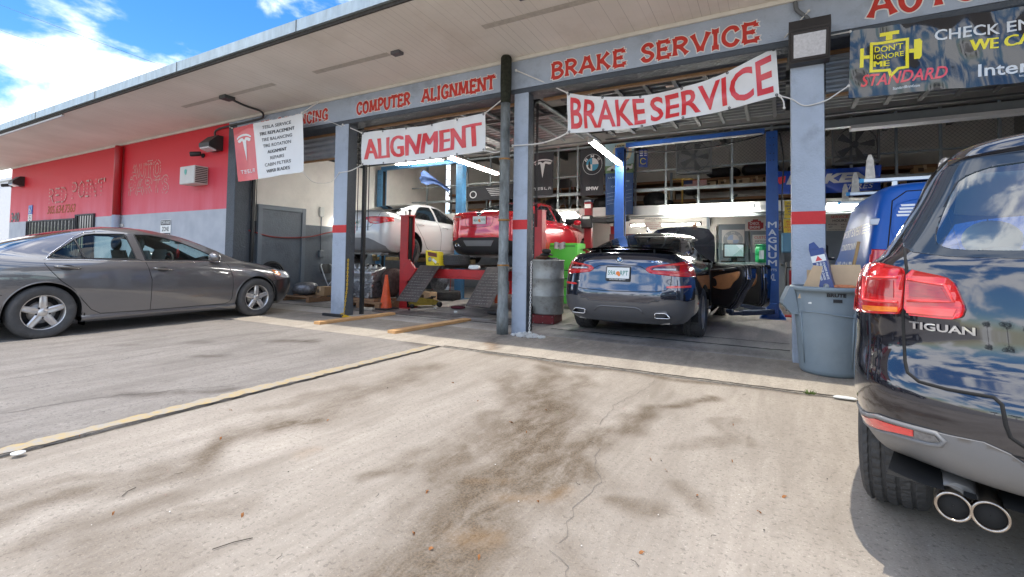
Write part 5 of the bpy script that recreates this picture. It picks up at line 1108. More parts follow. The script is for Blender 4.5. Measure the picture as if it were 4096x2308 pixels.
def ribbon(name, pts, w, z, mat, kind='structure', wob=.006, seed=1):
    rnd = random.Random(seed); P = []
    for a, b in zip(pts[:-1], pts[1:]):
        n = max(2, int(math.hypot(b[0]-a[0], b[1]-a[1])/.05))
        for k in range(n): t = k/n; P.append((a[0]+(b[0]-a[0])*t, a[1]+(b[1]-a[1])*t))
    P.append(pts[-1]); vs = []
    for i, p in enumerate(P):
        q = P[min(i+1, len(P)-1)]; o = P[max(i-1, 0)]; d = Vector((q[0]-o[0], q[1]-o[1])).normalized(); n = Vector((-d.y, d.x)); j = rnd.uniform(-1, 1)*wob; ww = w*(.7+.6*rnd.random())
        vs += [(p[0]+n.x*(ww+j), p[1]+n.y*(ww+j), z), (p[0]-n.x*(ww-j), p[1]-n.y*(ww-j), z)]
    m = MB(); m.add(vs, [(2*i, 2*i+1, 2*i+3, 2*i+2) for i in range(len(P)-1)]); return tag(m.build(name, mat, fix=False), kind=kind)
ribbon('painted_line', [(-3.665, -8), (-3.66, 4.60)], .062, .0185, yl, wob=.004)
CRK = pm('crack_dirt', (.035, .03, .025), .95)
ribbon('expansion_joint', [(-3.55, 4.69), (-2, 4.685), (0, 4.69), (6, 4.69), (14, 4.69)], .012, .016, CRK, wob=.010)
ribbon('pavement_joint', [(-3.59, -8), (-3.59, 4.68)], .0055, .004, CRK, wob=.008)
for i, pts in enumerate([[(-1.00, 4.45), (-1.00, 4.08), (-1.09, 3.53), (-1.05, 3.26), (-1.05, 3.07)], [(-0.92, 2.70), (-0.86, 2.47), (-0.77, 2.30), (-0.80, 2.08), (-0.78, 1.94), (-0.74, 1.74)], [(-0.76, 1.68), (-0.66, 1.62), (-0.64, 1.58)], [(0.24, 5.50), (0.25, 4.87), (0.25, 4.70)]]): ribbon('ground_crack', pts, .0013, .0042, pm('crack_faint', (.16, .14, .12), .95), wob=.014, seed=i+5)
for i, pts in enumerate([[(-5.65, 1.43), (-5.67, 1.95), (-5.87, 2.69), (-5.81, 3.53), (-6.03, 4.52)], [(-4.50, 1.15), (-4.44, 1.46), (-4.35, 1.74), (-3.90, 2.35)]]): ribbon('pavement_crack', pts, .0028, .0182, CRK, wob=.02, seed=i+25)
APX = span((-60, -12, 4), (-12, 6, .08), (6, 40, 3))
sheet('apron', APX, span((4.66, 6.06, .07)), .012, APRON, [([(-3.45, 5.8), (-3.3, 5.5), (-3.15, 5.2), (-3.0, 4.9)], [.14, .22, .18, .08], .95), ([(-2.6, 5.9), (-1, 5.9), (.2, 5.8)], [.1, .2, .1], .55), ([(-12, 5.75), (4, 5.75)], [.55, .55], .62), ([(-7, 5.4), (1, 5.45)], [.2, .25], .5), ([(-5.6, 5.5), (-4.8, 5.6)], [.2, .3], .4)], [([(-3.2, 5.15), (-3.0, 4.85)], [.08, .05], .7)])  # the widest band paints canopy shade over the stained concrete
tag(MB().box(-60, 40, 4.665, 6.06, -.02, .0118).build('apron_edge', APRON), kind='structure')
FX = span((-10.2, 4.4, .10)); FY = span((6.06, 14.2, .10))
sheet('garage_floor', FX, FY, .010, FLOOR, [([(-9, 6.9), (-6, 7.0), (-3.5, 7.2)], [.4, .5, .4], .8), ([(-2.4, 7.4), (-1.6, 9)], [.5, .8], .7), ([(-2.8, 6.2), (0, 6.3)], [.25, .3], .7), ([(-6.6, 6.6), (-4, 6.4)], [.3, .35], .6), ([(-5.2, 8.2), (-4.4, 7.2)], [.3, .2], .9)])
GRV = pm('groove_dark', (.05, .05, .05), .8); GRL = pm('worn_sill_concrete', (.36, .35, .33), .8, var=.3, vs=20)
for x0, x1 in ((-10.1, -7.12), (-6.74, -3.36), (-3.06, .10), (.43, 3.7)):
    for y, w, mt in ((6.62, .045, GRL), (6.72, .035, GRV), (7.22, .03, GRL), (7.28, .02, GRV)): ribbon('door_threshold', [(x0, y), (x1, y)], w, .0145, mt, wob=.012, seed=int(y*10))

# ---------------------------------------------------------------- the repair garage
GB = pm('grey_blue_paint', (.37, .425, .51), .62, var=.10, vs=2.2, bump=.3, bs=45, dirt=.5, dcol=(.13, .145, .165), ds=2.6)
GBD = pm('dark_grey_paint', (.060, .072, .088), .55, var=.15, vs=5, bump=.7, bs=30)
BAND = pm('red_band_paint', (.55, .02, .022), .55, var=.08, vs=8, bump=.2, bs=45)
WHT = pm('interior_white_paint', (.74, .71, .66), .75, var=.07, vs=2.5, bump=.15, bs=30, dirt=.2, dcol=(.35, .33, .29), ds=2)
GWALL = pm('interior_grey_paint', (.115, .135, .16), .6, var=.12, vs=3, dirt=.4, dcol=(.04, .045, .05), ds=4, bump=.2, bs=30)
SOF = bpy.data.materials.new('soffit_boards'); MATS['soffit_boards'] = SOF; SOF.use_nodes = True
def _sof():
    N, L = nodes_of(SOF); b = N['Principled BSDF']; tc = N.new('ShaderNodeTexCoord'); sx = N.new('ShaderNodeSeparateXYZ'); L(tc.outputs['Object'], sx.inputs[0])
    def m(op, a, v):
        x = N.new('ShaderNodeMath'); x.operation = op; L(a, x.inputs[0]); x.inputs[1].default_value = v; return x.outputs[0]
    fr = m('FRACT', m('MULTIPLY', sx.outputs[0], 1/.098), 0.0) if False else None
    q = m('MULTIPLY', sx.outputs[0], 1/.10); f = N.new('ShaderNodeMath'); f.operation = 'FRACT'; L(q, f.inputs[0]); g = m('LESS_THAN', f.outputs[0], .055)
    fl = N.new('ShaderNodeMath'); fl.operation = 'FLOOR'; L(q, fl.inputs[0]); wn = N.new('ShaderNodeTexWhiteNoise'); wn.noise_dimensions = '1D'; L(fl.outputs[0], wn.inputs['W'])
    gv = N.new('ShaderNodeMath'); gv.operation = 'MULTIPLY'; L(g, gv.inputs[0]); L(m('MULTIPLY', wn.outputs[0], .55), gv.inputs[1])
    n = N.new('ShaderNodeTexNoise'); n.inputs['Scale'].default_value = .9; n.inputs['Detail'].default_value = 8; L(tc.outputs['Object'], n.inputs['Vector']); r = N.new('ShaderNodeValToRGB'); r.color_ramp.elements[0].position = .3; r.color_ramp.elements[1].position = .7
    r.color_ramp.elements[0].color = (.72, .67, .60, 1); r.color_ramp.elements[1].color = (.86, .81, .74, 1); L(n.outputs[0], r.inputs[0])
    n4 = N.new('ShaderNodeTexNoise'); n4.inputs['Scale'].default_value = .55; n4.inputs['Detail'].default_value = 10; n4.inputs['Roughness'].default_value = .68; L(tc.outputs['Object'], n4.inputs['Vector']); r4 = N.new('ShaderNodeValToRGB'); r4.color_ramp.elements[0].position = .56; r4.color_ramp.elements[1].position = .72; L(n4.outputs[0], r4.inputs[0])
    w4 = N.new('ShaderNodeMix'); w4.data_type = 'RGBA'; L(m('MULTIPLY', r4.outputs[0], .38), w4.inputs['Factor']); L(r.outputs[0], w4.inputs['A']); w4.inputs['B'].default_value = (.50, .43, .34, 1); r = w4
    x = N.new('ShaderNodeMix'); x.data_type = 'RGBA'; L(gv.outputs[0], x.inputs['Factor']); L(r.outputs['Result'], x.inputs['A']); x.inputs['B'].default_value = (.22, .20, .17, 1); L(x.outputs['Result'], b.inputs['Base Color']); b.inputs['Roughness'].default_value = .7
_sof()
GALV = pm('galvanised_fascia', (.36, .42, .44), .42, .55, var=.18, vs=9, stretch=(1, 1, .3), rvar=.1)
REDW = bpy.data.materials.new('red_wall_fade_bounce'); MATS['red_wall_fade_bounce'] = REDW; REDW.use_nodes = True
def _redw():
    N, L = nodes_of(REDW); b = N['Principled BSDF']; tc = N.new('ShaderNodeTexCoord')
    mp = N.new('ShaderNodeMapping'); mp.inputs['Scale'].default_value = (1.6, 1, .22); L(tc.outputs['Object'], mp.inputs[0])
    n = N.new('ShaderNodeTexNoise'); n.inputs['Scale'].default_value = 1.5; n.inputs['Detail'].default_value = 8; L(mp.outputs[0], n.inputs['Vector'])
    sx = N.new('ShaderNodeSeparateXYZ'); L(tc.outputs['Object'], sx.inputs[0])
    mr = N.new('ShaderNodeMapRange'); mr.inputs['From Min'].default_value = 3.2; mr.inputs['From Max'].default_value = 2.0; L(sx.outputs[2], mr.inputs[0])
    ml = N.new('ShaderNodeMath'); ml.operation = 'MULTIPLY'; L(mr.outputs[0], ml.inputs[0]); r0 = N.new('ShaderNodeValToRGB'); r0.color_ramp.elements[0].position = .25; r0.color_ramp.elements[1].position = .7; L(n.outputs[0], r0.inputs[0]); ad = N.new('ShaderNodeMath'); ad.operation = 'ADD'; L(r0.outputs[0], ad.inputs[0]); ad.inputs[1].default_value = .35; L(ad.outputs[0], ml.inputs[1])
    x = N.new('ShaderNodeMix'); x.data_type = 'RGBA'; L(ml.outputs[0], x.inputs['Factor']); x.inputs['A'].default_value = (.62, .010, .022, 1); x.inputs['B'].default_value = (.70, .13, .18, 1)  # pinker lower down: bounced light painted in, with some real fading
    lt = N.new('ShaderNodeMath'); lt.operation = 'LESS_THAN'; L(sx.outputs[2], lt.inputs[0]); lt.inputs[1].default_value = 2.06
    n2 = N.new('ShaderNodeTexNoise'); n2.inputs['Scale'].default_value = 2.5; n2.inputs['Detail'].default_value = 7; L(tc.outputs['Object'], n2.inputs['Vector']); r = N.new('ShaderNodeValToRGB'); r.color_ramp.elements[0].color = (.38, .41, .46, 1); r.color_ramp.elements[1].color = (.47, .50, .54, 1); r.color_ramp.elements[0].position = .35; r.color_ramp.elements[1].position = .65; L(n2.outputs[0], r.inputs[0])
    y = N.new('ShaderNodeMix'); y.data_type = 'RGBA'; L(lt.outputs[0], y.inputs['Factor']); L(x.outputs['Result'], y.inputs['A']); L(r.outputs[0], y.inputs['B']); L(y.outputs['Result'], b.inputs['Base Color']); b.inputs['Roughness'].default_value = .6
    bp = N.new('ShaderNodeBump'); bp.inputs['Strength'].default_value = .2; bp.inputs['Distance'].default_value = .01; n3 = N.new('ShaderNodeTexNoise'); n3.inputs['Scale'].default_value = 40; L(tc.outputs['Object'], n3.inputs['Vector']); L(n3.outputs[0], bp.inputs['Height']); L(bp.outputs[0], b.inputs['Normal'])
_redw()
CORR = pm('ribbed_door_steel', (.34, .38, .43), .5, .35, var=.12, vs=3, rvar=.1)
CORD = pm('dark_ribbed_steel', (.10, .105, .108), .55, .3, var=.15, vs=6, bump=.2, bs=80)
WOOD = pm('door_header_wood', (.30, .17, .08), .7, var=.3, vs=8, stretch=(1, 8, 8))
BLUEP = pm('lift_blue_paint', (.02, .09, .35), .4, var=.15, vs=6, dirt=.2, dcol=(.05, .06, .09), ds=6)
BLUE2 = pm('old_lift_blue', (.05, .17, .32), .45, var=.2, vs=5, dirt=.4, dcol=(.06, .08, .10), ds=6)
RAILG = pm('grey_steel_angle', (.24, .27, .28), .5, .3, var=.1)
CEIL = pm('dark_roof_deck', (.16, .158, .15), .85, var=.25, vs=2)
BEAMC = pm('concrete_beam', (.26, .26, .245), .8, var=.15, vs=4)
G = thing('repair_garage', 'long single-storey garage with red wall, grey-blue pillars and deep white canopy', 'building', (0, 0, 0))
def part(name, mb, mat, parent=None, label=None):
    o = mb.build(name, mat, parent or G)
    if label: o['label'] = label
    return o
YF = 5.98; ZT = 3.93; ZB = 3.45
m = MB()
for (x0, x1) in ((-10.16, -7.10), (-7.10, -6.76), (-6.76, -3.35), (-3.35, -3.08), (-3.08, .11), (.11, .415), (.415, 12)): m.box(x0, x1, YF, YF+.34, ZB+.07, ZT)
beam = part('lintel', MB().box(-10.46, 12, YF, YF+.34, ZB+.075, ZT), GB)
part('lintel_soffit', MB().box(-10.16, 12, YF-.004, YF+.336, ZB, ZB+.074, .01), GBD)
WT = pm('white_trim_paint', (.70, .67, .60), .6, var=.1, vs=6); LW = pm('letter_white', (.74, .73, .70), .6); LR = pm('letter_red', (.52, .028, .015), .55, var=.15, vs=14)
part('eave_trim', MB().box(-23.56, 12, YF-.03, YF+.02, ZT+.002, ZT+.05), WT)
def letters(txt, x0, x1, z0, z1, parent=beam):
    a = MB(); flare_letters(a, txt, (x0, YF-.0025, z0), (1, 0, 0), (0, 0, 1), x1-x0, z1-z0, .050, .012, (0, -1, 0), 0); a.build('letter_outline', LW, parent, fix=False)
    a = MB(); flare_letters(a, txt, (x0, YF-.0060, z0), (1, 0, 0), (0, 0, 1), x1-x0, z1-z0, .050, 0, (0, -1, 0), 0); a.build('painted_lettering', LR, parent, fix=False)
letters('BRAKE', -2.77, -1.72, 3.58, 3.79); letters('SERVICE', -1.53, -.20, 3.58, 3.79)
letters('COMPUTER', -6.56, -5.31, 3.59, 3.79); letters('ALIGNMENT', -5.07, -3.68, 3.59, 3.79); letters('WHEEL BALANCING', -9.75, -7.30, 3.60, 3.80); letters('AUTO REPAIR', .80, 2.95, 3.60, 3.86)
for x0, x1, d in ((-7.10, -6.76, .22), (-3.35, -3.12, .16), (.11, .415, .40), (3.72, 4.05, .4)):
    c_ = part('column', MB().box(x0, x1, YF+.003, YF+d, 0, ZB+.075, .006), GB)
    MB().box(x0-.003, x1+.003, YF, YF+d+.003, 1.492, 1.63).build('red_band', BAND, c_)
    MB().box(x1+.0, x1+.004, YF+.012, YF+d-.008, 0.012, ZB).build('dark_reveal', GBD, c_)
part('column', MB().box(-10.46, -10.16, YF-.004, YF+.36, 0, ZT-.03, .006), GBD, label='dark slate corner pillar beside the red wall')
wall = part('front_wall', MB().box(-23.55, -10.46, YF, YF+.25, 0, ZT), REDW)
part('end_wall', MB().box(-23.55, -23.30, YF+.25, 14.4, 0, ZT), WHT)
part('side_wall', MB().box(-10.46, -10.2, YF+.36, 13.4, 1.82, 4.5), WHT); part('side_wall_dado', MB().box(-10.46, -10.195, YF+.36, 13.4, 0, 1.819), GWALL)
part('back_wall', MB().box(-10.46, 8.2, 14.0, 14.25, 1.4, 4.6), WHT); part('back_wall_dado', MB().box(-10.46, 8.2, 13.995, 14.25, 0, 1.399), pm('back_wall_grey', (.22, .25, .28), .6, var=.1, vs=3))
part('end_bay_wall', MB().box(4.35, 4.6, YF+.4, 14.0, 0, 4.6), pm('raw_block_wall', (.34, .335, .32), .85, var=.15, vs=3, bump=.4, bs=14))
# canopy
def can(x0, x1, y0, z0, y1, z1, t):
    m = MB(); m.add([(x0, y0, z0), (x1, y0, z0), (x1, y1, z1), (x0, y1, z1), (x0, y0, z0+t), (x1, y0, z0+t), (x1, y1, z1+t), (x0, y1, z1+t)], [(0, 3, 2, 1), (4, 5, 6, 7), (0, 1, 5, 4), (1, 2, 6, 5), (2, 3, 7, 6), (3, 0, 4, 7)]); return m
part('canopy_soffit', can(-25.2, 13, 4.17, 4.075, YF+.02, 3.982, .05), SOF)
part('canopy_fascia', MB().box(-25.25, 13, 4.10, 4.15, 4.105, 4.262), GALV); part('fascia_shadow_board', MB().box(-25.25, 13, 4.145, 4.172, 4.06, 4.13), pm('fascia_gap_shade', (.05, .043, .036), .85, var=.4, vs=20))  # near-black board paints the shade in the gap under the fascia
part('roof', can(-25.2, 13, 4.16, 4.19, 14.4, 4.75, .09), pm('roof_felt', (.3, .3, .3), .9))
sm = MB()
for x in np.arange(-24, 12, 3.05): sm.box(x, x+.012, 4.094, 4.10, 4.105, 4.262)
part('fascia_joint', sm, pm('joint_dark', (.10, .11, .12), .6))
part('fascia_flashing', MB().box(-25, -13.6, 4.175, 4.22, 4.02, 4.065, .004), pm('loose_white_strip', (.62, .62, .62), .5))
TAPE = pm('soffit_scar', (.50, .46, .40), .8, var=.15, vs=20)
for x0, x1, y in ((-10.5, -7.6, 5.02), (-6.55, -4.95, 5.02), (-3.3, 1.2, 5.0)):
    zz = lambda yy: 4.075+(yy-4.17)*(3.982-4.075)/(YF+.02-4.17)-.003
    q = MB(); q.add([(x0, y, zz(y)), (x1, y+.02, zz(y+.02)), (x1, y+.12, zz(y+.12)), (x0, y+.10, zz(y+.10))], [(0, 1, 2, 3)]); part('soffit_scar', q, TAPE)
for x, y in ((-4.88, 5.04), (-2.55, 4.55)):
    q = MB(); q.box(x, x+.16, y, y+.11, 3.985, 4.055, .006); part('junction_box', q, pm('box_grey', (.10, .10, .11), .5))
# interior roof
part('roof_deck', MB().box(-10.2, 4.35, YF+.34, 14, 4.42, 4.5), CEIL)
for x in np.arange(-9.4, 4.3, 1.15): part('roof_joist', MB().box(x, x+.09, YF+.34, 14, 4.18, 4.419), pm('joist_grey', (.17, .165, .155), .8, var=.2))
for y in (8.9, 11.3): part('roof_beam', MB().box(-10.2, 4.35, y, y+.16, 3.98, 4.20), BEAMC)
def ribbed(mb, x0, x1, y0, y1, z, n, amp, vert=None):
    """ribbed sheet, ribs along x; vert = (ztop) makes it hang"""
    k = n*4; prof = []
    for i in range(k+1):
        t = i/k; ph = i % 4; prof.append((t, amp if ph in (1, 2) else 0.0))
    vs = []
    for t, a in prof:
        for x in (x0, x1): vs.append((x, y0+(y1-y0)*t, z-a) if vert is None else (x, y0-a, z+(vert-z)*t))
    mb.add(vs, [(2*i, 2*i+1, 2*i+3, 2*i+2) for i in range(k)])
    return mb
def overhead_door(x0, x1, drop):
    """a steel sectional door run up under the roof; drop = how much still hangs below the lintel"""
    r = part('garage_door', ribbed(MB(), x0, x1, YF+.42, 9.35, 3.62, 17, .022), CORD)
    st = MB()
    for x in np.linspace(x0+.15, x1-.15, 8): st.beam((x, YF+.46, 3.575), (x, 9.3, 3.575), .055, .035)
    s_ = st.build('door_stiffener', pm('stiffener_dark', (.05, .052, .055), .6), r); s_['kind'] = 'stuff'
    for x in ((x0-.01 if x0 < -6 else x0-.22), x1+.12):
        t = MB(); t.box(x-.03, x+.03, YF+.36, YF+.42, 0.01, 3.3); t.tube([(x, YF+.39, 3.3), (x, YF+.45, 3.46), (x, YF+.6, 3.53), (x, 9.5, 3.53)], .03, 8); t.build('door_track', pm('track_black', (.03, .032, .035), .5, .4), r)
        c = MB(); c.tube([(x+.10, YF+.40, 3.4), (x+.10, YF+.40, 1.55)], .008, 6); c.build('door_chain', DARK, r)
    for y in (7.4, 9.5): h = MB(); h.beam((x0-.1, y, 3.55), (x1+.1, y, 3.55), .05, .03); h.build('track_brace', CORD, r)
    if drop: h = MB(); ribbed(h, x0, x1, YF+.42, 0, 3.50-drop, 5, .028, 3.50); h.build('hanging_panel', CORR, r); e = MB(); e.box(x0, x1, YF+.38, YF+.43, 3.47-drop, 3.50-drop); e.build('bottom_rail', WOOD, r)
    e = MB(); e.box(x0, x1, YF+.337, YF+.40, ZB-.03, ZB+.02); e.build('header_strip', WOOD, r)
    for x in np.linspace(x0+.5, x1-.4, 3): l = MB(); l.box(x, x+.12, 7.0, 7.08, 3.588, 3.591); l.build('warning_label', pm('label_cream', (.55, .42, .36), .7), r)
overhead_door(-10.12, -7.13, .52); overhead_door(-6.72, -3.40, 0); overhead_door(-3.04, .08, 0); overhead_door(.46, 3.68, .52)
# left wall door and boxes
d = MB(); d.box(-10.195, -10.15, 6.60, 7.62, .01, 2.10); dr = part('side_door', d, GWALL)
f = MB(); f.box(-10.195, -10.12, 6.50, 6.60, .01, 2.20); f.box(-10.195, -10.12, 7.62, 7.72, .01, 2.20); f.box(-10.195, -10.121, 6.601, 7.619, 2.10, 2.20); f.build('door_frame', pm('door_frame_grey', (.14, .165, .195), .5), dr)
q = MB(); q.box(-10.19, -10.14, 8.15, 8.28, 2.05, 2.30, .01); part('switch_box', q, pm('switch_white', (.66, .66, .63), .5))
q = MB(); q.tube([(-10.17, 8.21, 2.05), (-10.17, 8.21, 1.2)], .012, 6); q.box(-10.19, -10.12, 8.15, 8.28, 1.02, 1.2, .01); part('wall_conduit', q, GWALL)
q = MB(); q.tube(cr([(-10.15, 6.3, 1.60), (-10.12, 6.9, 1.48), (-10.12, 7.8, 1.52), (-10.12, 8.7, 1.70), (-10.12, 9.8, 1.62), (-10.12, 11, 1.66)], 10), .016, 8); tag(q.build('air_hose', pm('hose_red', (.23, .04, .04), .6)), 'dark red air hose drooping along the left wall of the first bay', 'hose')
# barred windows in the red wall
IRON = pm('wrought_iron', (.035, .035, .04), .6, var=.2)
def window(x0, x1, z0, z1, bars, slats):
    w = part('window', MB().box(x0, x1, YF-.012, YF+.02, z0, z1), DKG)
    f = MB(); f.box(x0-.04, x0, YF-.05, YF+.01, z0-.04, z1+.04); f.box(x1, x1+.04, YF-.05, YF+.01, z0-.04, z1+.04); f.box(x0, x1, YF-.05, YF+.01, z1, z1+.04); f.box(x0, x1, YF-.05, YF+.01, z0-.04, z0); f.build('window_frame', IRON, w)
    g = MB()
    for k in range(bars): x = x0+(k+.5)*(x1-x0)/bars; g.box(x-.012, x+.012, YF-.05, YF-.03, z0, z1)
    for k in range(slats): z = z0+(k+.5)*(z1-z0)/slats; g.box(x0, x1, YF-.028, YF-.016, z-.012, z+.004)
    g.build('window_grille', IRON, w)
window(-21.80, -18.15, .95, 2.02, 14, 26); window(-18.0, -16.85, .40, 2.12, 7, 0)
# ghost lettering left on the wall
GH = pm('ghost_letters', (.56, .42, .34), .8, var=.35, vs=18); GHR = pm('ghost_letters_red', (.42, .02, .02), .7)
def ghost(txt, x0, x1, z0, z1, lw=.03):
    a = MB(); o = Vector((x0, YF-.004, z0)); sx = (x1-x0)/gly_width(txt); x = 0; k = 0
    for ch in txt:
        gw, st = GLY[ch]
        for pl, smo in st[:4]:
            pts = [Vector((p[0]*sx+x*sx, 0, p[1]*(z1-z0))) for p in pl]; pts = cr(pts, 4) if smo else [pts[0].lerp(pts[-1], i/6) for i in range(7)]
            for sgn in (-1, 1):
                q = []
                for i, p in enumerate(pts):
                    dd = (pts[min(i+1, len(pts)-1)]-pts[max(0, i-1)]).normalized(); n = Vector((-dd.z, 0, dd.x)); q.append(o+p+n*sgn*.045+Vector((0, -.0006*(k % 5), 0)))
                for i in range(len(q)-1):
                    if random.random() < .18: continue
                    dd = (q[i+1]-q[i]); n = Vector((-dd.z, 0, dd.x)).normalized()*lw*.30*random.uniform(.5, 1.3); a.add([q[i]+n, q[i]-n, q[i+1]-n, q[i+1]+n], [(0, 1, 2, 3)])
                k += 1
        x += gw+.06
    a.build('ghost_lettering', GH, wall, fix=False)
def dots(txt, x0, x1, z0, z1):
    a = MB(); b = MB(); sx = (x1-x0)/gly_width(txt); x = 0
    for ch in txt:
        gw, st = GLY[ch]
        for pl, smo in st[:4]:
            pts = [Vector((x0+p[0]*sx+x*sx, YF-.004, z0+p[1]*(z1-z0))) for p in pl]; pts = cr(pts, 2) if smo else [pts[0].lerp(pts[-1], i/4) for i in range(5)]
            [b.add([q+Vector((0, .0015, .02)), q+Vector((0, .0015, -.02)), q2+Vector((.012, .0015, -.02)), q2+Vector((.012, .0015, .02))], [(0, 1, 2, 3)]) for q, q2 in zip(pts[:-1], pts[1:])]
            for p in pts[::1]: r = random.uniform(.012, .026); a.add([(p.x+r*math.cos(t), p.y-.02-.0004*random.random(), p.z+r*1.3*math.sin(t)) for t in [2*PI*i/8 for i in range(8)]], [list(range(8))])
        x += gw+.06
    b.build('letter_residue', GHR, wall, fix=False); a.build('letter_glue_spots', GH, wall, fix=False)
dots('RED', -20.15, -18.75, 2.58, 3.02); dots('POINT', -18.45, -16.25, 2.66, 3.12); ghost('AUTO', -14.80, -13.30, 2.98, 3.36); ghost('PARTS', -14.92, -12.90, 2.56, 2.94)
t = MB(); mbtext(t, '305.634.7363', (-20.25, YF-.004, 2.24), (1, 0, 0), (0, 0, 1), 2.1, .26, .02, .2); t.build('phone_lettering', pm('rusty_lettering', (.36, .10, .03), .8, var=.4, vs=12), wall)
t = MB(); mbtext(t, '340', (-23.38, YF-.012, 2.06), (1, 0, 0), (0, 0, 1), .78, .33, .03); t.build('house_number', pm('number_black', (.05, .055, .06), .5), wall)
# ---------------------------------------------------------------- fixtures on the facade
def lathe_thing(name, label, cat, loc, prof, mat, n=28, group=None):
    t = MB(); t.lathe((0, 0, 0), prof, n); o = t.build(name, mat, None, loc); return tag(o, label, cat, group)
RUSTP = pm('mossy_downpipe', (.20, .22, .22), .55, .2, var=.5, vs=4, stretch=(3, 3, 1), dirt=.9, dcol=(.020, .022, .012), ds=3.0, bump=.5, bs=25)
t = thing('downpipe', 'tall mossy round downpipe beside the middle pillar', 'downpipe', (-3.43, 5.87, 0))
m = MB(); m.lathe((0, 0, 0), [(.083, .0), (.083, .36), (.074, .37), (.074, .95), (.082, .96), (.082, 1.02), (.070, 1.03), (.070, 2.45), (.078, 2.46), (.078, 2.52), (.068, 2.53), (.068, 3.3)], 24); m.build('pipe', RUSTP, t)
m = MB(); m.lathe((0, 0, 0), [(.070, 3.301), (.074, 3.4), (.080, 3.6), (.078, 3.96), (.06, 3.99)], 20); m.build('mossy_top', pm('black_moss', (.022, .024, .014), .95, var=.6, vs=24, bump=1.0, bs=60), t)
for z in (.98, 1.62, 2.49): m = MB(); m.lathe((0, 0, z), [(.084, -.012), (.084, .012)], 20); m.build('pipe_bracket', pm('rusty_bracket', (.30, .15, .04), .8, var=.5, vs=20), t)
t = thing('downpipe', 'fat red downpipe with grey foot on the red wall', 'downpipe', (-15.30, 5.88, 0))
m = MB(); m.lathe((0, 0, 0), [(.09, 2.06), (.09, 3.86), (.08, 3.9)], 24); m.build('pipe', pm('red_pipe_paint', (.40, .008, .014), .4, var=.1), t); m = MB(); m.lathe((0, 0, 0), [(.091, .02), (.091, 2.058)], 24); m.build('lower_pipe', GB, t)
m = MB(); m.lathe((0, 0, 1.55), [(.10, -.06), (.10, .06)], 20); m.build('pipe_coupling', pm('coupling_tan', (.35, .25, .13), .7), t)
BRZ = pm('bronze_housing', (.045, .042, .042), .45, .3, var=.1); LENS = pm('floodlight_lens', (.62, .62, .64), .15, var=.15, vs=40, coat=.6)
def wall_pack(x, z, label):
    t = thing('wall_light', label, 'wall light', (x, YF, z), group='wall lights under the canopy')
    m = MB(); m.prism([(0, -.16), (0, .16), (-.12, .16), (-.30, -.02), (-.30, -.10), (-.12, -.16)], (-.20, 0, 0), (0, 1, 0), (0, 0, 1), (.40, 0, 0)); m.build('housing', BRZ, t)
    m = MB(); m.obox((0, -.21, -.145), (.17, 0, 0), (0, .085, -.026), (0, .006, .02), .01); m.build('lens', LENS, t); return t
wall_pack(-10.86, 3.50, 'bronze wall light at the top of the red wall beside the corner pillar'); wall_pack(-22.5, 3.42, 'bronze wall light at the far end of the red wall')
t = thing('wall_light', 'square bronze floodlight tilted out from the right-hand pillar top', 'floodlight', (.275, 5.98, 3.40), group='wall lights under the canopy')
m = MB(); a = R(28); u = Vector((0, -math.cos(a), -math.sin(a)*.0)); m.prism([(-.005, -.20), (-.12, -.19), (-.30, .10), (-.27, .20), (-.005, .20)], (-.185, 0, 0), (0, 1, 0), (0, 0, 1), (.37, 0, 0)); m.build('housing', BRZ, t)
v = Vector((0, -.18, .29)).normalized(); n = Vector((0, -.29, -.18)).normalized()
c = Vector((0, -.21, -.045)); m = MB(); m.obox(c+n*.012, (.165, 0, 0), v*.145, n*.012, .006); m.build('lens_frame', pm('frame_brown', (.06, .055, .055), .4, .4), t); m = MB(); m.obox(c+n*.026, (.142, 0, 0), v*.118, n*.006, .004); m.build('lens', LENS, t)
m = MB(); m.tube(cr([(.02, -.01, .20), (.0, -.03, .30), (-.10, -.03, .42), (-.12, -.03, .52)], 6), .022, 8); m.build('conduit', pm('conduit_grey', (.14, .15, .16), .5), t)
cd = MB(); cd.tube(cr([(-9.04, 5.19, 4.00), (-9.13, 5.52, 3.985), (-9.10, 5.82, 3.955), (-9.2, 5.93, 3.88), (-9.5, 5.94, 3.86), (-10.0, 5.94, 3.85), (-10.6, 5.94, 3.84), (-10.9, 5.94, 3.80), (-10.92, 5.94, 3.66)], 6), .020, 8); cd.obox((-9.02, 5.10, 4.0), (.10, 0, 0), (0, .10, 0), (0, 0, .035), .01)
tag(cd.build('cable_conduit', pm('conduit_dark', (.05, .055, .055), .5)), 'dark cable conduit running from a soffit box to the wall light', 'conduit')
def cctv(x, z, label):
    t = thing('security_camera', label, 'security camera', (x, YF, z), group='cameras on the red wall')
    m = MB(); m.lathe((0, 0, 0), [(.05, 0), (.05, .03), (.02, .05), (.02, .12)], 14, (0, -1, 0)); m.build('mount', BLK, t); m = MB(); m.lathe((0, -.12, .02), [(.045, -.06), (.055, -.02), (.055, .14), (.045, .16)], 16, (-.5, -.8, -.15)); m.build('camera_body', BLK, t)
cctv(-11.42, 3.30, 'small dark dome camera below the wall light on the red wall'); cctv(-23.45, 3.33, 'small dark camera at the far corner of the red wall')
t = thing('vent_box', 'beige louvred vent box mounted high on the red wall', 'vent box', (-11.50, YF, 2.62)); CREAM = pm('beige_enamel', (.58, .56, .52), .5, var=.05)
m = MB(); m.box(-.30, .30, -.30, -.002, 0, .40, .012); m.build('cover', CREAM, t); m = MB()
for k in range(9): m.obox((.302, -.15, .04+.04*k), (.006, 0, 0), (0, .125, 0), (0, 0, .012))
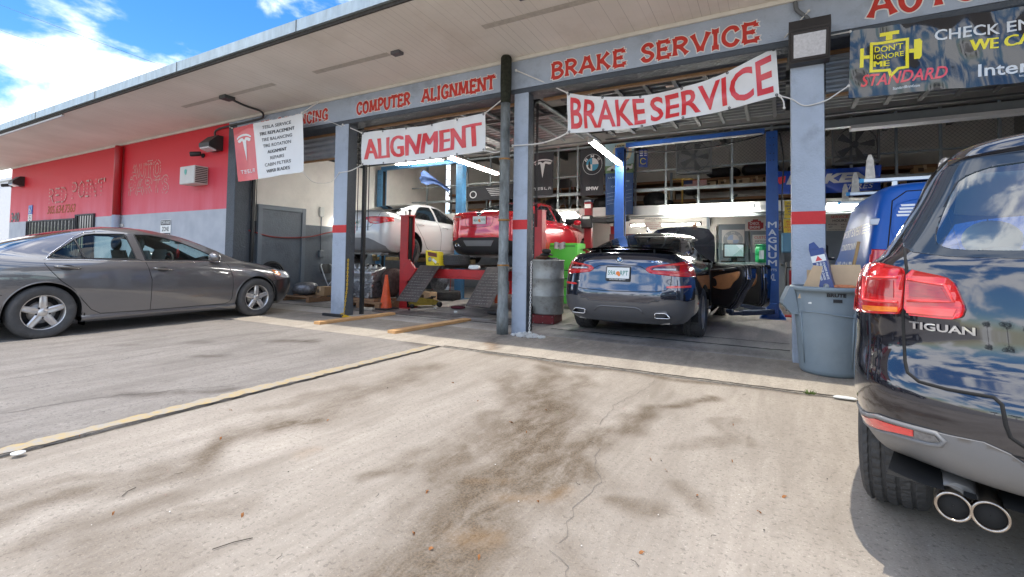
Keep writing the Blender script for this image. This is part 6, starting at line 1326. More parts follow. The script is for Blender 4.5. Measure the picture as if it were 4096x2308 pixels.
m.build('louvre', pm('louvre_dark', (.10, .09, .08), .7), t); m = MB(); m.prism(chaikin([(-.05, .06), (.05, .06), (.05, -.02), (0, -.08), (-.05, -.02)], 1), (-.05, -.303, .27), (1, 0, 0), (0, 0, 1), (0, -.002, 0)); m.build('maker_mark', pm('mark_green', (.10, .40, .32), .5), t)
t = thing('parking_sign', 'small blue and white disabled parking sign on the red wall', 'sign', (-21.62, YF, 2.02)); m = MB(); m.box(-.16, .16, -.02, -.004, 0, .26); m.build('notice_plate', PLW, t); m = MB(); m.box(-.16, .16, -.02, -.004, .265, .56); p = m.build('blue_plate', pm('sign_blue', (.02, .12, .45), .4), t)
m = MB(); m.lathe((-.02, -.022, .49), [(.001, 0), (.028, 0)], 14, (0, -1, 0)); m.tube([(-.02, -.024, .455), (-.015, -.024, .40), (.05, -.024, .40), (.08, -.024, .335)], .012, 6); m.tube([(-.015+.065*math.cos(a), -.024, .375+.065*math.sin(a)) for a in [R(110+15*k) for k in range(16)]], .010, 6); m.build('wheelchair_symbol', PLW, p)
m = MB()
for k, w in enumerate((.24, .16, .20, .12)): m.box(-w/2, w/2, -.0225, -.0205, .20-.05*k, .225-.05*k)
m.build('notice_lettering', DARK, t)
t = thing('tow_sign', 'black and white tow-away notice behind the grey sedan', 'sign', (-12.95, YF, 1.32)); m = MB(); m.box(-.24, .24, -.012, -.003, 0, .56); m.build('plate', PLW, t); m = MB(); m.box(-.23, .23, -.0125, -.0121, .43, .55); m.box(-.23, .23, -.0125, -.0121, .02, .24); m.build('black_field', BLK, t)
m = MB(); mbtext(m, 'TOW AWAY', (-.21, -.0135, .45), (1, 0, 0), (0, 0, 1), .42, .085, .02); mbtext(m, 'VEHICLES TOWED', (-.20, -.0135, .18), (1, 0, 0), (0, 0, 1), .40, .035, .01); m.build('white_lettering', PLW, t); m = MB(); mbtext(m, 'ZONE', (-.16, -.0135, .28), (1, 0, 0), (0, 0, 1), .32, .11, .02); m.build('black_lettering', BLK, t)
m = MB(); m.box(-15.35+.0, -15.1, YF-.03, YF-.002, 1.75, 1.83, .008); tag(m.build('keypad', CREAM), 'tiny beige box on the wall beside the red downpipe', 'keypad')

# ---------------------------------------------------------------- banners and flags
VIN = pm('white_vinyl', (.74, .74, .735), .35, var=.03, vs=3, coat=.25); VRED = pm('banner_red', (.66, .035, .045), .35, var=.10, vs=3, coat=.25); VBLK = pm('banner_black_print', (.02, .021, .025), .35)
ROPE = pm('white_rope', (.70, .69, .66), .8); EYE = pm('grommet', (.12, .12, .12), .4, .6)
def cloth(f, name, mat, parent=None, nu=48, nv=16, th=.003, u0=0, u1=1, v0=0, v1=1):
    m = MB(); g = lambda u, v: f(u0+(u1-u0)*u, v0+(v1-v0)*v)
    m.grid(lambda u, v: g(u, v), nu, nv); m.grid(lambda u, v: tuple(Vector(g(u, v))+Vector((0, th, 0))), nu, nv); return m.build(name, mat, parent)
def on_cloth(mb, f, vs, fs, off=.004, step=.02):
    """lay flat lettering given in cloth coordinates (0..1) onto the cloth f"""
    bm = bmesh.new(); V = [bm.verts.new((p[0], p[1], 0)) for p in vs]
    for q in fs:
        try: bm.faces.new([V[i] for i in q])
        except ValueError: pass
    x0 = min(p[0] for p in vs); x1 = max(p[0] for p in vs); y0 = min(p[1] for p in vs); y1 = max(p[1] for p in vs)
    for k, a, b in ((0, x0, x1), (1, y0, y1)):
        st = step if k == 0 else step*3; x = a+st
        while x < b:
            co = [0, 0, 0]; no = [0, 0, 0]; co[k] = x; no[k] = 1; bmesh.ops.bisect_plane(bm, geom=bm.verts[:]+bm.edges[:]+bm.faces[:], plane_co=co, plane_no=no); x += st
    bm.verts.index_update(); P = []
    for v in bm.verts:
        u, w = v.co.x, v.co.y; p = Vector(f(u, w)); n = (Vector(f(u+.004, w))-Vector(f(u-.004, w))).cross(Vector(f(u, w+.004))-Vector(f(u, w-.004))).normalized()
        if n.y > 0: n = -n
        P.append(p+n*off)
    mb.add(P, [[v.index for v in q.verts] for q in bm.faces], True); bm.free(); return mb
def cloth_text(mb, f, s, u0, v0, w, h, bold=.02, shear=0, off=.004, skew=0.0):
    if bold > .008 and any(c in 'MW' for c in s):
        k = w/len(s)*.075
        for i, dx in enumerate((-k, 0, k)): cloth_text(mb, f, s, u0+dx, v0, w, h, 0, shear, off+.0004*i, skew)
        return mb
    vs, fs = fit_text(s, w, h, bold, shear); return on_cloth(mb, f, [(u0+x, v0+y+skew*x) for x, y in vs], fs, off)
def eyes(f, parent, us, vs=(.03, .97)):
    for u in us:
        for v in vs: m = MB(); p = Vector(f(u, v)); m.lathe(p+Vector((0, -.004, 0)), [(.006, -.002), (.016, -.002), (.016, .002), (.006, .002)], 12, (0, 1, 0), cap=False); m.build('grommet', EYE, parent)
def rope(parent, pts, r=.009):
    m = MB(); m.tube(cr(pts, 8), r, 6); m.sphere(pts[0], r*2.1, 6); m.sphere(pts[-1], r*2.1, 6); m.build('rope', ROPE, parent)
T_LOGO = [([(-.50, .38), (-.36, .455), (-.18, .495), (0, .505), (.18, .495), (.36, .455), (.50, .38), (.475, .33), (.30, .40), (.15, .425), (0, .43), (-.15, .425), (-.30, .40), (-.475, .33)]),
          ([(-.455, .29), (-.28, .355), (-.12, .375), (0, .29), (.12, .375), (.28, .355), (.455, .29), (.40, .215), (.30, .21), (.16, .27), (.12, .24), (0, -.50), (-.12, .24), (-.16, .27), (-.30, .21), (-.40, .215)])]
def tesla_word(mb, f, u0, v0, w, h, off=.0045):
    k = w/5.0; b = h*.20
    def bar(x0, x1, y0, y1): on_cloth(mb, f, [(u0+x0*k, v0+y0*h), (u0+x1*k, v0+y0*h), (u0+x1*k, v0+y1*h), (u0+x0*k, v0+y1*h)], [(0, 1, 2, 3)], off)
    bar(.0, .8, .82, 1); bar(.32, .48, 0, .80); [bar(1.05, 1.8, y, y+.18) for y in (0, .41, .82)]
    bar(2.1, 2.8, .82, 1); bar(2.1, 2.26, .59, .81); bar(2.1, 2.8, .41, .58); bar(2.64, 2.8, .19, .40); bar(2.1, 2.8, 0, .18); bar(3.15, 3.3, .19, 1); bar(3.15, 3.85, 0, .18)
    bar(4.15, 4.9, .82, 1); bar(4.15, 4.31, 0, .64); bar(4.74, 4.9, 0, .64); bar(4.32, 4.73, .46, .64)
def quad_cloth(tl, tr, bl, br, wave):
    tl, tr, bl, br = map(Vector, (tl, tr, bl, br))
    def f(u, v):
        p = (bl*(1-u)+br*u)*(1-v)+(tl*(1-u)+tr*u)*v; dz, dy = wave(u, v); return (p.x, p.y+dy, p.z+dz)
    return f
# service list banner
f = quad_cloth((-9.72, 5.62, 3.64), (-7.53, 5.60, 3.65), (-9.52, 5.66, 2.54), (-7.50, 5.62, 2.58), lambda u, v: (-.01*math.sin(PI*u), .018*math.sin(7*u+2*v)+.012*math.sin(15*u-3*v)*(1-v)))
t = thing('service_banner', 'red and white banner listing electric car services over the first bay', 'banner')
cloth(f, 'white_panel', VIN, t, 40, 20, u0=.335); cloth(f, 'red_panel', VRED, t, 20, 20, u1=.335)
for k, s in enumerate(('TESLA SERVICE', 'TIRE REPLACEMENT', 'TIRE BALANCING', 'TIRE ROTATION', 'ALIGNMENT', 'REPAIRS', 'CABIN FILTERS', 'WIPER BLADES')):
    L = MB(); w = len(s)*.0292; cloth_text(L, f, s, .655-w/2, .865-.112*k, w, .058, .012); L.build('list_lettering', VBLK, t, fix=False)
L = MB()
for pl in T_LOGO: on_cloth(L, f, [(.165+x*.24, .60+y*.50) for x, y in pl], [list(range(len(pl)))], .0045)
tesla_word(L, f, .055, .135, .24, .065); L.build('emblem', VIN, t)
rope(t, [(-7.53, 5.60, 3.65), (-7.1, 5.85, 3.50), (-6.93, 5.97, 3.42)], .005); rope(t, [(-7.50, 5.62, 2.58), (-7.35, 5.75, 2.40), (-7.15, 5.95, 2.42), (-6.95, 5.972, 2.58)], .007); rope(t, [(-7.53, 5.60, 3.65), (-7.50, 5.9, 3.92)], .012); rope(t, [(-9.72, 5.62, 3.64), (-10.3, 5.9, 3.80)], .006)
# alignment banner
f = quad_cloth((-6.55, 6.10, 3.29), (-3.92, 6.10, 3.29), (-6.55, 6.12, 2.71), (-3.93, 6.12, 2.72), lambda u, v: (-.035*math.sin(PI*u), .03*math.sin(9*u+3*v)*math.sin(PI*u)+.012*math.sin(22*u-4*v)))
t = thing('shop_banner', 'white banner reading alignment in red block capitals', 'banner', group='white lettered banners'); cloth(f, 'banner_cloth', VIN, t, 60, 14)
L = MB(); cloth_text(L, f, 'ALIGNMENT', .03, .16, .94, .62, .018); L.build('banner_lettering', VRED, t); eyes(f, t, (.01, .2, .4, .6, .8, .99))
rope(t, [(-6.55, 6.10, 3.29), (-6.9, 5.975, 3.45)]); rope(t, [(-3.92, 6.10, 3.29), (-3.45, 5.96, 3.45)]); rope(t, [(-6.55, 6.12, 2.71), (-6.7, 6.0, 2.60), (-6.95, 5.972, 2.58)]); rope(t, [(-3.93, 6.12, 2.72), (-3.65, 6.0, 2.64), (-3.45, 5.96, 2.68)])
# brake banner
f = quad_cloth((-2.54, 6.02, 3.36), (-.03, 6.02, 3.48), (-2.54, 6.04, 2.81), (.0, 6.02, 2.93), lambda u, v: (-.26*math.sin(PI*u)*(.35+.65*v)*1.0+.02*math.sin(PI*u)*0, .03*math.sin(8*u-5*v)*math.sin(PI*u)+.014*math.sin(19*u+6*v)))
t = thing('shop_banner', 'sagging white banner reading brake service in tall red capitals', 'banner', group='white lettered banners'); cloth(f, 'banner_cloth', VIN, t, 60, 16)
L = MB(); cloth_text(L, f, 'BRAKE', .02, .10, .40, .80, .018); cloth_text(L, f, 'SERVICE', .445, .10, .535, .80, .018); L.build('banner_lettering', VRED, t); eyes(f, t, (.01, .2, .4, .6, .8, .99))
rope(t, [(-2.54, 6.02, 3.36), (-2.85, 5.99, 3.54), (-3.30, 5.93, 3.78)]); rope(t, [(-2.54, 6.04, 2.81), (-2.7, 6.0, 2.74), (-2.95, 5.97, 2.69), (-3.35, 5.95, 2.70)]); rope(t, [(-.03, 6.02, 3.48), (.12, 5.96, 3.62), (.28, 5.93, 3.78)], .007)
rope(t, [(.0, 6.02, 2.93), (.12, 5.98, 2.86), (.24, 5.97, 2.77), (.42, 5.95, 2.79), (.52, 5.92, 2.84), (.62, 5.90, 2.90)], .007); rope(t, [(.01, 6.015, 2.92), (.04, 6.0, 2.85), (.045, 6.0, 2.78)], .007)
# black check-engine banner
f = quad_cloth((.64, 5.90, 3.46), (3.42, 5.90, 3.36), (.62, 5.92, 2.78), (3.42, 5.92, 2.66), lambda u, v: (0, .010*math.sin(62*u+3*v)+.012*math.sin(23*u-2*v)+.008*math.sin(9*v+14*u)))
t = thing('advert_banner', 'glossy black advertising banner with yellow engine symbol over the fourth bay', 'banner'); cloth(f, 'banner_cloth', pm('black_vinyl', (.016, .018, .024), .12, coat=.8), t, 150, 10)
YEL = pm('banner_yellow', (.85, .75, .02), .3); VW = pm('banner_white_print', (.66, .70, .74), .3)
A = .24   # height/width ratio of the cloth
def bt(mb, s, x, y, w, h, **k): cloth_text(mb, f, s, x/2.78, y/.70, w/2.78, h/.70, **k)
for a_ in (('CHECK ENGINE LIGHT ON?', .66, .475, 1.75, .105), ('Intermotor', .98, .09, .80, .12), ('StandardBrand.com', .36, .045, .20, .028), ('IntermotorImports.com', 1.25, .045, .25, .028)): L = MB(); bt(L, *a_, bold=.015); L.build('white_lettering', VW, t)
L = MB(); bt(L, 'WE CAN HELP!', .92, .345, .85, .10, bold=.015); L.build('yellow_lettering', YEL, t, fix=False); L = MB()
for s, x, y, w, h in (("DON'T", .205, .45, .225, .062), ('IGNORE', .20, .375, .235, .052), ('ME', .20, .295, .125, .058)): bt(L, s, x, y, w, h, bold=.012)
def poly(mb, pts, off=.004): on_cloth(mb, f, [(x/2.78, y/.70) for x, y in pts], [list(range(len(pts)))], off)
def band(pts, w):
    for (a, b) in zip(pts[:-1], pts[1:]):
        d = Vector((b[0]-a[0], b[1]-a[1])); d.normalize(); n = Vector((-d.y, d.x))*w/2; e = d*w/2
        poly(L, [(a[0]-e.x+n.x, a[1]-e.y+n.y), (b[0]+e.x+n.x, b[1]+e.y+n.y), (b[0]+e.x-n.x, b[1]+e.y-n.y), (a[0]-e.x-n.x, a[1]-e.y-n.y)], .0035+.0004*random.random())
def frame_poly(out, w):
    cx = sum(p[0] for p in out)/len(out); cy = sum(p[1] for p in out)/len(out); n = len(out); inn = []
    for k in range(n):
        a, b, c_ = Vector(out[k-1]), Vector(out[k]), Vector(out[(k+1) % n]); d1 = (b-a).normalized(); d2 = (c_-b).normalized(); n1 = Vector((d1.y, -d1.x)); n2 = Vector((d2.y, -d2.x)); m_ = (n1+n2).normalized(); inn.append(tuple(b+m_*w/max(.35, m_.dot(n1))))
    for k in range(n): poly(L, [out[k], out[(k+1) % n], inn[(k+1) % n], inn[k]])
frame_poly([(.165, .555), (.475, .555), (.475, .24), (.40, .24), (.335, .165), (.315, .24), (.165, .24)], .026)
poly(L, [(.245, .64), (.395, .64), (.395, .605), (.345, .605), (.345, .56), (.295, .56), (.295, .605), (.245, .605)])
poly(L, [(.085, .50), (.115, .50), (.115, .42), (.163, .42), (.163, .385), (.115, .385), (.115, .30), (.085, .30)])
poly(L, [(.477, .44), (.515, .44), (.515, .53), (.56, .53), (.575, .50), (.575, .36), (.56, .33), (.515, .33), (.515, .40), (.477, .40)])
L.build('yellow_symbol', YEL, t, fix=False)
L = MB(); bt(L, 'STANDARD', .10, .105, .66, .12, bold=.018, shear=.25); L.build('red_lettering', pm('banner_pink_red', (.75, .04, .06), .25, coat=.6), t)
rope(t, [(.64, 5.90, 3.46), (.55, 5.93, 3.47), (.44, 5.955, 3.48)], .007)
# flags hanging from the mezzanine
FY = 11.42
def flag(name, label, x0, x1, z0, z1, mat, ph):
    f = quad_cloth((x0, FY, z1), (x1, FY, z1), (x0+.02, FY, z0), (x1-.02, FY, z0), lambda u, v: (0, .02*math.sin(9*u+ph)*(1.2-v))); t = thing(name, label, 'flag', group='flags hanging from the mezzanine'); cloth(f, 'flag_cloth', mat, t, 20, 20); return t, f
FB = pm('flag_black', (.022, .024, .03), .75, var=.1); GREY = pm('flag_silver', (.55, .56, .57), .6)
t, f = flag('car_flag', 'black flag with a white letter T emblem behind the middle pillar', -5.84, -5.18, 2.74, 3.89, FB, 0)
L = MB()
for pl in T_LOGO: on_cloth(L, f, [(.52+x*.86, .62+y*.44) for x, y in pl], [list(range(len(pl)))], .006, .1)
tesla_word(L, f, .10, .13, .82, .06, .006); L.build('emblem', GREY, t)
t, f = flag('car_flag', 'black flag with a round blue and white car emblem', -4.46, -3.80, 2.67, 3.86, FB, 1)
def disc(mb, f, cu, cv, r, asp, off, a0=0, a1=2*PI, n=32, r0=0):
    P = [(cu+r*math.cos(a0+(a1-a0)*k/n), cv+r*asp*math.sin(a0+(a1-a0)*k/n)) for k in range(n+1)]
    if r0:
        Q = [(cu+r0*math.cos(a0+(a1-a0)*k/n), cv+r0*asp*math.sin(a0+(a1-a0)*k/n)) for k in range(n+1)]; on_cloth(mb, f, P+Q, [(k, k+1, n+2+k, n+1+k) for k in range(n)], off, .5)
    else: on_cloth(mb, f, P[:-1] if abs(a1-a0-2*PI) < 1e-6 else [(cu, cv)]+P, [list(range(n if abs(a1-a0-2*PI) < 1e-6 else n+2))], off, .5)
L = MB(); disc(L, f, .52, .66, .40, .555, .005, r0=.385); disc(L, f, .52, .66, .245, .555, .005, 0, PI/2); disc(L, f, .52, .66, .245, .555, .005, PI, 1.5*PI); cloth_text(L, f, 'BMW', .28, .11, .48, .075, .03, off=.005)
for ch, a in (('B', 142), ('M', 90), ('W', 38)): cu, cv = .52+.31*math.cos(R(a)), .66+.31*.555*math.sin(R(a)); vs, fs = fit_text(ch, .13, .06, .02); ro = R(a-90)*.8; on_cloth(L, f, [(cu+(x-.065)*math.cos(ro)-(y-.03)*math.sin(ro)*1.8, cv+(x-.065)*math.sin(ro)*.55+(y-.03)*math.cos(ro)) for x, y in vs], fs, .005, .3)
e = L.build('emblem', GREY, t); L = MB(); disc(L, f, .52, .66, .245, .555, .005, PI/2, PI); disc(L, f, .52, .66, .245, .555, .005, 1.5*PI, 2*PI); L.build('emblem_blue', pm('flag_blue', (.05, .25, .40), .7), t)
t, f = flag('garage_flag', 'tall pale blue workshop flag with a race car and a gold crest', -3.79, -3.06, 2.16, 3.93, pm('flag_deep_blue', (.02, .07, .20), .6, var=.1), 2)
cloth(lambda u, v: tuple(Vector(f(u, .60+.40*v))+Vector((0, -.004, 0))), 'sky_panel', pm('flag_sky', (.30, .46, .52), .7, var=.15, vs=3), t, 12, 8); L = MB(); on_cloth(L, f, [(0, .585), (1, .57), (1, .70), (.5, .68), (0, .69)], [(0, 1, 2, 3, 4)], .009, .2); L.build('grass_panel', pm('flag_grass', (.12, .20, .10), .8), t)
L = MB(); on_cloth(L, f, [(.05, .625), (.10, .66), (.28, .685), (.36, .712), (.55, .712), (.64, .68), (.92, .665), (.93, .69), (.97, .69), (.96, .625)], [list(range(10))], .011, .2); e = L.build('race_car_print', GREY, t); L = MB(); [disc(L, f, u, .625, .055, .41, .013) for u in (.26, .80)]; L.build('race_car_wheels', FB, t)
L = MB(); disc(L, f, .60, .86, .33, .41, .009, r0=.22); L.build('crest_ring', pm('crest_cream', (.55, .50, .32), .7), t); L = MB(); on_cloth(L, f, [(.44, .93), (.76, .93), (.75, .84), (.60, .775), (.45, .84)], [(0, 1, 2, 3, 4)], .011, .2); L.build('crest_shield', pm('crest_gold', (.60, .42, .06), .6), t)
L = MB(); cloth_text(L, f, 'MADE IN', .36, .945, .48, .022, .01, off=.012); cloth_text(L, f, 'GERMANY', .36, .755, .48, .022, .01, off=.012); L.build('crest_lettering', FB, t); L = MB(); cloth_text(L, f, 'LUBE OIL', .12, .51, .6, .022, .02, off=.006); cloth_text(L, f, 'ADDITIVES', .36, .45, .5, .022, .02, off=.006); cloth_text(L, f, 'CAR CARE', .22, .385, .55, .022, .02, off=.006)
for k in range(4): on_cloth(L, f, [(.05, .30-.05*k), (.95, .34-.05*k), (.95, .343-.05*k), (.05, .303-.05*k)], [(0, 1, 2, 3)], .006, .2)
L.build('flag_lettering', pm('flag_pale_blue', (.35, .50, .65), .7), t)
f = quad_cloth((-2.95, FY, 3.72), (-2.74, FY, 3.70), (-2.95, FY, 3.30), (-2.74, FY, 3.27), lambda u, v: (0, .01*math.sin(9*u))); t = thing('small_banner', 'small blue pennant with a yellow ring beside the blue lift bar', 'banner'); cloth(f, 'banner_cloth', pm('pennant_blue', (.015, .05, .26), .5), t, 8, 8); L = MB(); disc(L, f, .5, .33, .36, .5, .005, R(35), R(330), r0=.29); L.build('yellow_ring', YEL, t); L = MB(); [on_cloth(L, f, [(.1, .92-.12*k), (.9, .94-.12*k), (.9, .89-.12*k), (.1, .87-.12*k)], [(0, 1, 2, 3)], .005, .3) for k in range(3)]; L.build('pennant_lettering', VIN, t)
f = quad_cloth((-.20, FY, 2.98), (1.70, FY, 2.96), (-.18, FY, 2.50), (1.68, FY, 2.48), lambda u, v: (-.02*math.sin(PI*u), .03*math.sin(12*u+5*v)*(.4+u))); t = thing('tire_banner', 'wrinkled blue tyre banner with silver italics behind the right-hand pillar', 'banner'); cloth(f, 'banner_cloth', pm('tyre_banner_blue', (.012, .06, .36), .35, coat=.4), t, 40, 10)
L = MB(); cloth_text(L, f, 'FALKEN', .16, .40, .78, .40, .06, .25, .006); cloth_text(L, f, 'TIRES', .72, .10, .22, .20, .0, .25, .006); L.build('banner_lettering', pm('banner_silver', (.58, .57, .54), .4), t); L = MB(); on_cloth(L, f, [(.06, .70), (.16, .78), (.15, .50), (.10, .42)], [(0, 1, 2, 3)], .008, .2); L.build('red_flash', VRED, t)
f = quad_cloth((-7.95, FY, 3.12), (-5.95, FY, 3.10), (-7.95, FY, 2.70), (-5.95, FY, 2.70), lambda u, v: (0, 0)); t = thing('wheel_poster', 'long black poster with tyres and small white print above the red sedan', 'poster'); cloth(f, 'poster_sheet', FB, t, 8, 4); L = MB()
for k in range(5): on_cloth(L, f, [(.34+.02*k, .80-.12*k), (.66-.02*k, .80-.12*k), (.66-.02*k, .76-.12*k), (.34+.02*k, .76-.12*k)], [(0, 1, 2, 3)], .005, .3)
disc(L, f, .90, .5, .07, 4.2, .005, r0=.05); disc(L, f, .12, .42, .06, 4.2, .005, r0=.045); [on_cloth(L, f, [(.9, .5), (.9+.055*math.cos(a), .5+.055*4.2*math.sin(a)), (.9+.055*math.cos(a+.35), .5+.055*4.2*math.sin(a+.35))], [(0, 1, 2)], .006, .3) for a in [2*PI*k/6 for k in range(6)]]; L.build('poster_print', GREY, t)
L = MB(); L.grid(lambda u, v: (-8.5+.95*u, 10.02-.05*math.sin(5*u)+.04*math.sin(9*v+6*u), 3.42-.62*abs(u-.12)-(.30+.10*math.sin(7*u))*v*(1-.55*u)), 14, 8); t = tag(L.build('crumpled_flag', pm('navy_flag', (.015, .04, .12), .8, var=.3)), 'crumpled navy flag draped over the old blue lift crossbar', 'flag')

# ---------------------------------------------------------------- mezzanine and what stands on it
MZ = thing('mezzanine', 'storage mezzanine with white front beam and grey wire-mesh railing', 'mezzanine')
MW = pm('mezz_white', (.60, .60, .58), .6, var=.06)
m = MB(); m.box(-10.19, 4.34, 11.5, 11.62, 2.14, 2.37, .006); m.build('front_beam', MW, MZ); m = MB(); m.box(-10.19, 4.34, 11.621, 13.99, 2.30, 2.36); m.build('floor_deck', pm('mezz_deck', (.16, .14, .12), .9), MZ)
m = MB(); m.tube([(-6.5, 11.46, 2.10), (4.3, 11.46, 2.10)], .014, 6); m.tube([(-6.5, 11.46, 2.06), (4.3, 11.46, 2.06)], .014, 6); m.build('pipe_run', RAILG, MZ)
for z, h in ((2.74, .07), (3.20, .035), (3.93, .05)): m = MB(); m.box(-10.1, 4.3, 11.52, 11.56, z-h/2, z+h/2); m.build('rail', RAILG, MZ)
for x in (-9.5, -8.0, -7.2, -6.3, -5.10, -4.55, -3.06, -2.34, -.92, -.15, 1.24, 1.95, 2.60, 3.4): m = MB(); m.box(x-.022, x+.022, 11.515, 11.565, 2.371, 4.17); m.build('post', RAILG, MZ)
m = MB(); m.box(-1.642, -1.60, 11.517, 11.563, 2.371, 3.18); m.build('post', RAILG, MZ)
m = MB(); x = -3.06
while x < 4.2:
    for s in (1, -1): m.tube([(x if s > 0 else x+.72, 11.575, 3.21), (x+.72 if s > 0 else x, 11.575, 3.92)], .0022, 3, cap=False)
    x += .075
w = m.build('chain_link', pm('wire_mesh', (.16, .17, .17), .5, .6), MZ); w['kind'] = 'stuff'
for x0, x1 in ((-9.9, -5.3), (-5.0, -.2), (-.1, 4.2)):
    for z in (2.66, 2.96, 3.18): m = MB(); m.box(x0, x1, 13.15, 13.75, z-.05, z+.02); m.build('shelf_plank', pm('shelf_timber', (.24, .115, .05), .7, var=.35, vs=3, stretch=(.4, 6, 6)), MZ)
for x in np.arange(-9.8, 4.2, 1.45): m = MB(); m.box(x, x+.06, 13.1, 13.16, 2.361, 3.4); m.build('shelf_post', RAILG, MZ)
CARD = pm('cardboard', (.40, .255, .13), .8, var=.12, vs=6); CARD2 = pm('pale_cardboard', (.62, .45, .28), .8, var=.1)
rnd = random.Random(11)
def carton(x, y, z, w, d, h, mat, label, grp='cartons on the mezzanine shelves'):
    t = thing('carton', label, 'carton', (x, y, z), rnd.uniform(-.1, .1), group=grp); m = MB(); m.box(-w/2, w/2, -d/2, d/2, 0, h, .004); m.build('box', mat, t); m = MB(); m.box(-.03, .03, -d/2-.002, d/2+.002, h*.55, h+.002); m.build('packing_tape', CARD2, t); m = MB(); m.box(-w*.3, -w*.05, -d/2-.003, -d/2-.001, h*.3, h*.7); m.build('printed_mark', pm('print_brown', (.12, .08, .05), .8), t)
for i, (x, z, w, h) in enumerate(((-.80, 2.985, .30, .16), (-.50, 2.985, .28, .18), (-.16, 2.985, .34, .17), (-1.55, 2.985, .26, .12), (-1.22, 2.985, .32, .15), (-4.35, 2.985, .4, .18), (-7.0, 2.985, .4, .2), (1.2, 2.985, .4, .15), (2.7, 2.985, .38, .2), (-2.6, 2.685, .3, .22), (-6.2, 2.685, .4, .22), (2.2, 2.685, .4, .2))): carton(x, 13.3, z, w, .3, h, CARD if i % 3 else CARD2, 'brown cardboard carton on the mezzanine shelf')
t = thing('flag_board', 'stars-and-stripes board leaning on the mezzanine shelf', 'flag board', (-1.92, 13.12, 2.985)); m = MB(); m.box(-.28, .28, -.02, 0, 0, .17); m.build('board', PLW, t); m = MB(); [m.box(-.28, .28, -.0225, -.0205, .013*2*k, .013*2*k+.013) for k in range(7)]; m.build('stripes', VRED, t); m = MB(); m.box(-.28, -.06, -.0245, -.0228, .08, .17); m.build('blue_canton', pm('canton_blue', (.02, .04, .16), .6), t)
def lump(name, label, cat, x, y, z, w, d, h, mat, grp=None, seed=0, sq=.6):
    r = random.Random(seed); ph = [r.uniform(0, 6) for _ in range(6)]
    def s(u, v):
        a = 2*PI*u; b = PI*(v-.5); k = 1+.10*math.sin(3*a+ph[0])*math.cos(b)+.06*math.sin(7*a+ph[1]+3*b); cx = math.copysign(abs(math.cos(a))**sq, math.cos(a)); sy = math.copysign(abs(math.sin(a))**sq, math.sin(a)); cb = math.cos(b)**sq
        return (x+w/2*cx*cb*k, y+d/2*sy*cb*k, z+h/2+h/2*math.copysign(abs(math.sin(b))**.7, math.sin(b)))
    m = MB(); m.grid(s, 24, 12); return tag(m.build(name, mat), label, cat, grp)
RUB = pm('rubber_black', (.02, .02, .022), .7, var=.3)
for i, (x, z, w, h) in enumerate(((-1.25, 3.21, .75, .26), (-.45, 3.21, .8, .32), (1.55, 3.21, .8, .30), (2.4, 2.69, .9, .22), (.5, 3.21, .7, .2))): lump('spare_bumper', 'black plastic car bumper lying on the top mezzanine shelf', 'bumper', x, 13.35, z, w, .4, h, RUB, 'bumpers on the top shelf', i)
for i, (x, y, z, w, h) in enumerate(((-2.75, 12.3, 2.37, .55, .42), (-1.95, 12.6, 2.70, .35, .22), (-4.1, 12.2, 2.37, .5, .34), (-6.6, 12.4, 2.37, .8, .5), (-5.6, 12.3, 2.37, .4, .4), (-2.45, 11.85, 2.37, .42, .16), (.9, 12.4, 2.37, .7, .3), (2.9, 12.3, 2.37, .7, .4))): lump('engine_part', 'dark heap of used engine parts on the mezzanine floor', 'engine part', x, y, z, w, .4, h, pm('greasy_iron', (.03, .03, .032), .6, .4, var=.4, vs=20), 'used engine parts on the mezzanine', i+20, .9)
m = MB(); m.prism([(-.38, .0), (.38, .0), (.40, .10), (.48, .19), (.43, .20), (.30, .09), (-.30, .09), (-.43, .20), (-.48, .19), (-.40, .10)], (-1.30, 11.75, 2.375), (1, 0, 0), (0, 0, 1), (0, .05, 0)); tag(m.build('subframe', pm('subframe_black', (.03, .035, .036), .5, .5)), 'dark steel subframe bracket standing on the mezzanine edge', 'car part')
m = MB(); m.tube([(-2.05, 12.0, 2.37), (-2.05, 12.0, 3.05)], .02, 8); m.tube([(-2.28, 12.0, 3.04), (-1.8, 12.0, 3.02)], .016, 8); m.box(-2.2, -1.9, 11.9, 12.1, 2.365, 2.39); tag(m.build('yellow_stand', pm('stand_mustard', (.40, .25, .05), .5, .2)), 'mustard T-shaped stand upright on the mezzanine', 'stand')
def fan(x, z, yaw, label):
    t = thing('box_fan', label, 'box fan', (x, 11.40, z), yaw, 'box fans on the mezzanine railing'); s = .38; m = MB(); GF = pm('fan_grey', (.13, .135, .14), .5, .4)
    for a in (0, 1): m.box(-s, s, -.14, .14, (-s if a == 0 else s-.03), (-s+.03 if a == 0 else s)); m.box((-s if a == 0 else s-.03), (-s+.03 if a == 0 else s), -.14, .14, -s+.031, s-.031)
    m.build('frame', GF, t); m = MB()
    for k in range(43): u = -s+.03+k*(2*s-.06)/42; m.beam((u, -.13, -s+.03), (u, -.13, s-.03), .006, .004, (0, 1, 0)); m.beam((-s+.03, -.135, u), (s-.03, -.135, u), .006, .004)
    m.build('guard_mesh', GF, t); m = MB(); m.lathe((0, .0, 0), [(.34, -.05), (.34, .08)], 32, (0, 1, 0), cap=False); m.build('shroud', DARK, t); m = MB()
    for k in range(5):
        a = 2*PI*k/5; m.grid(lambda u, v: (math.cos(a+.5*v-.25)*(.06+.25*u), .04*(v-.5), math.sin(a+.5*v-.25)*(.06+.25*u)), 4, 4)
    m.lathe((0, 0, 0), [(.06, -.06), (.06, .06)], 16, (0, 1, 0)); m.build('fan_blades', DARK, t)
fan(-1.70, 3.42, R(6), 'square grey box fan hung on the railing above the blue fastback'); fan(1.29, 3.40, R(-4), 'square grey box fan hung on the railing above the blue van')
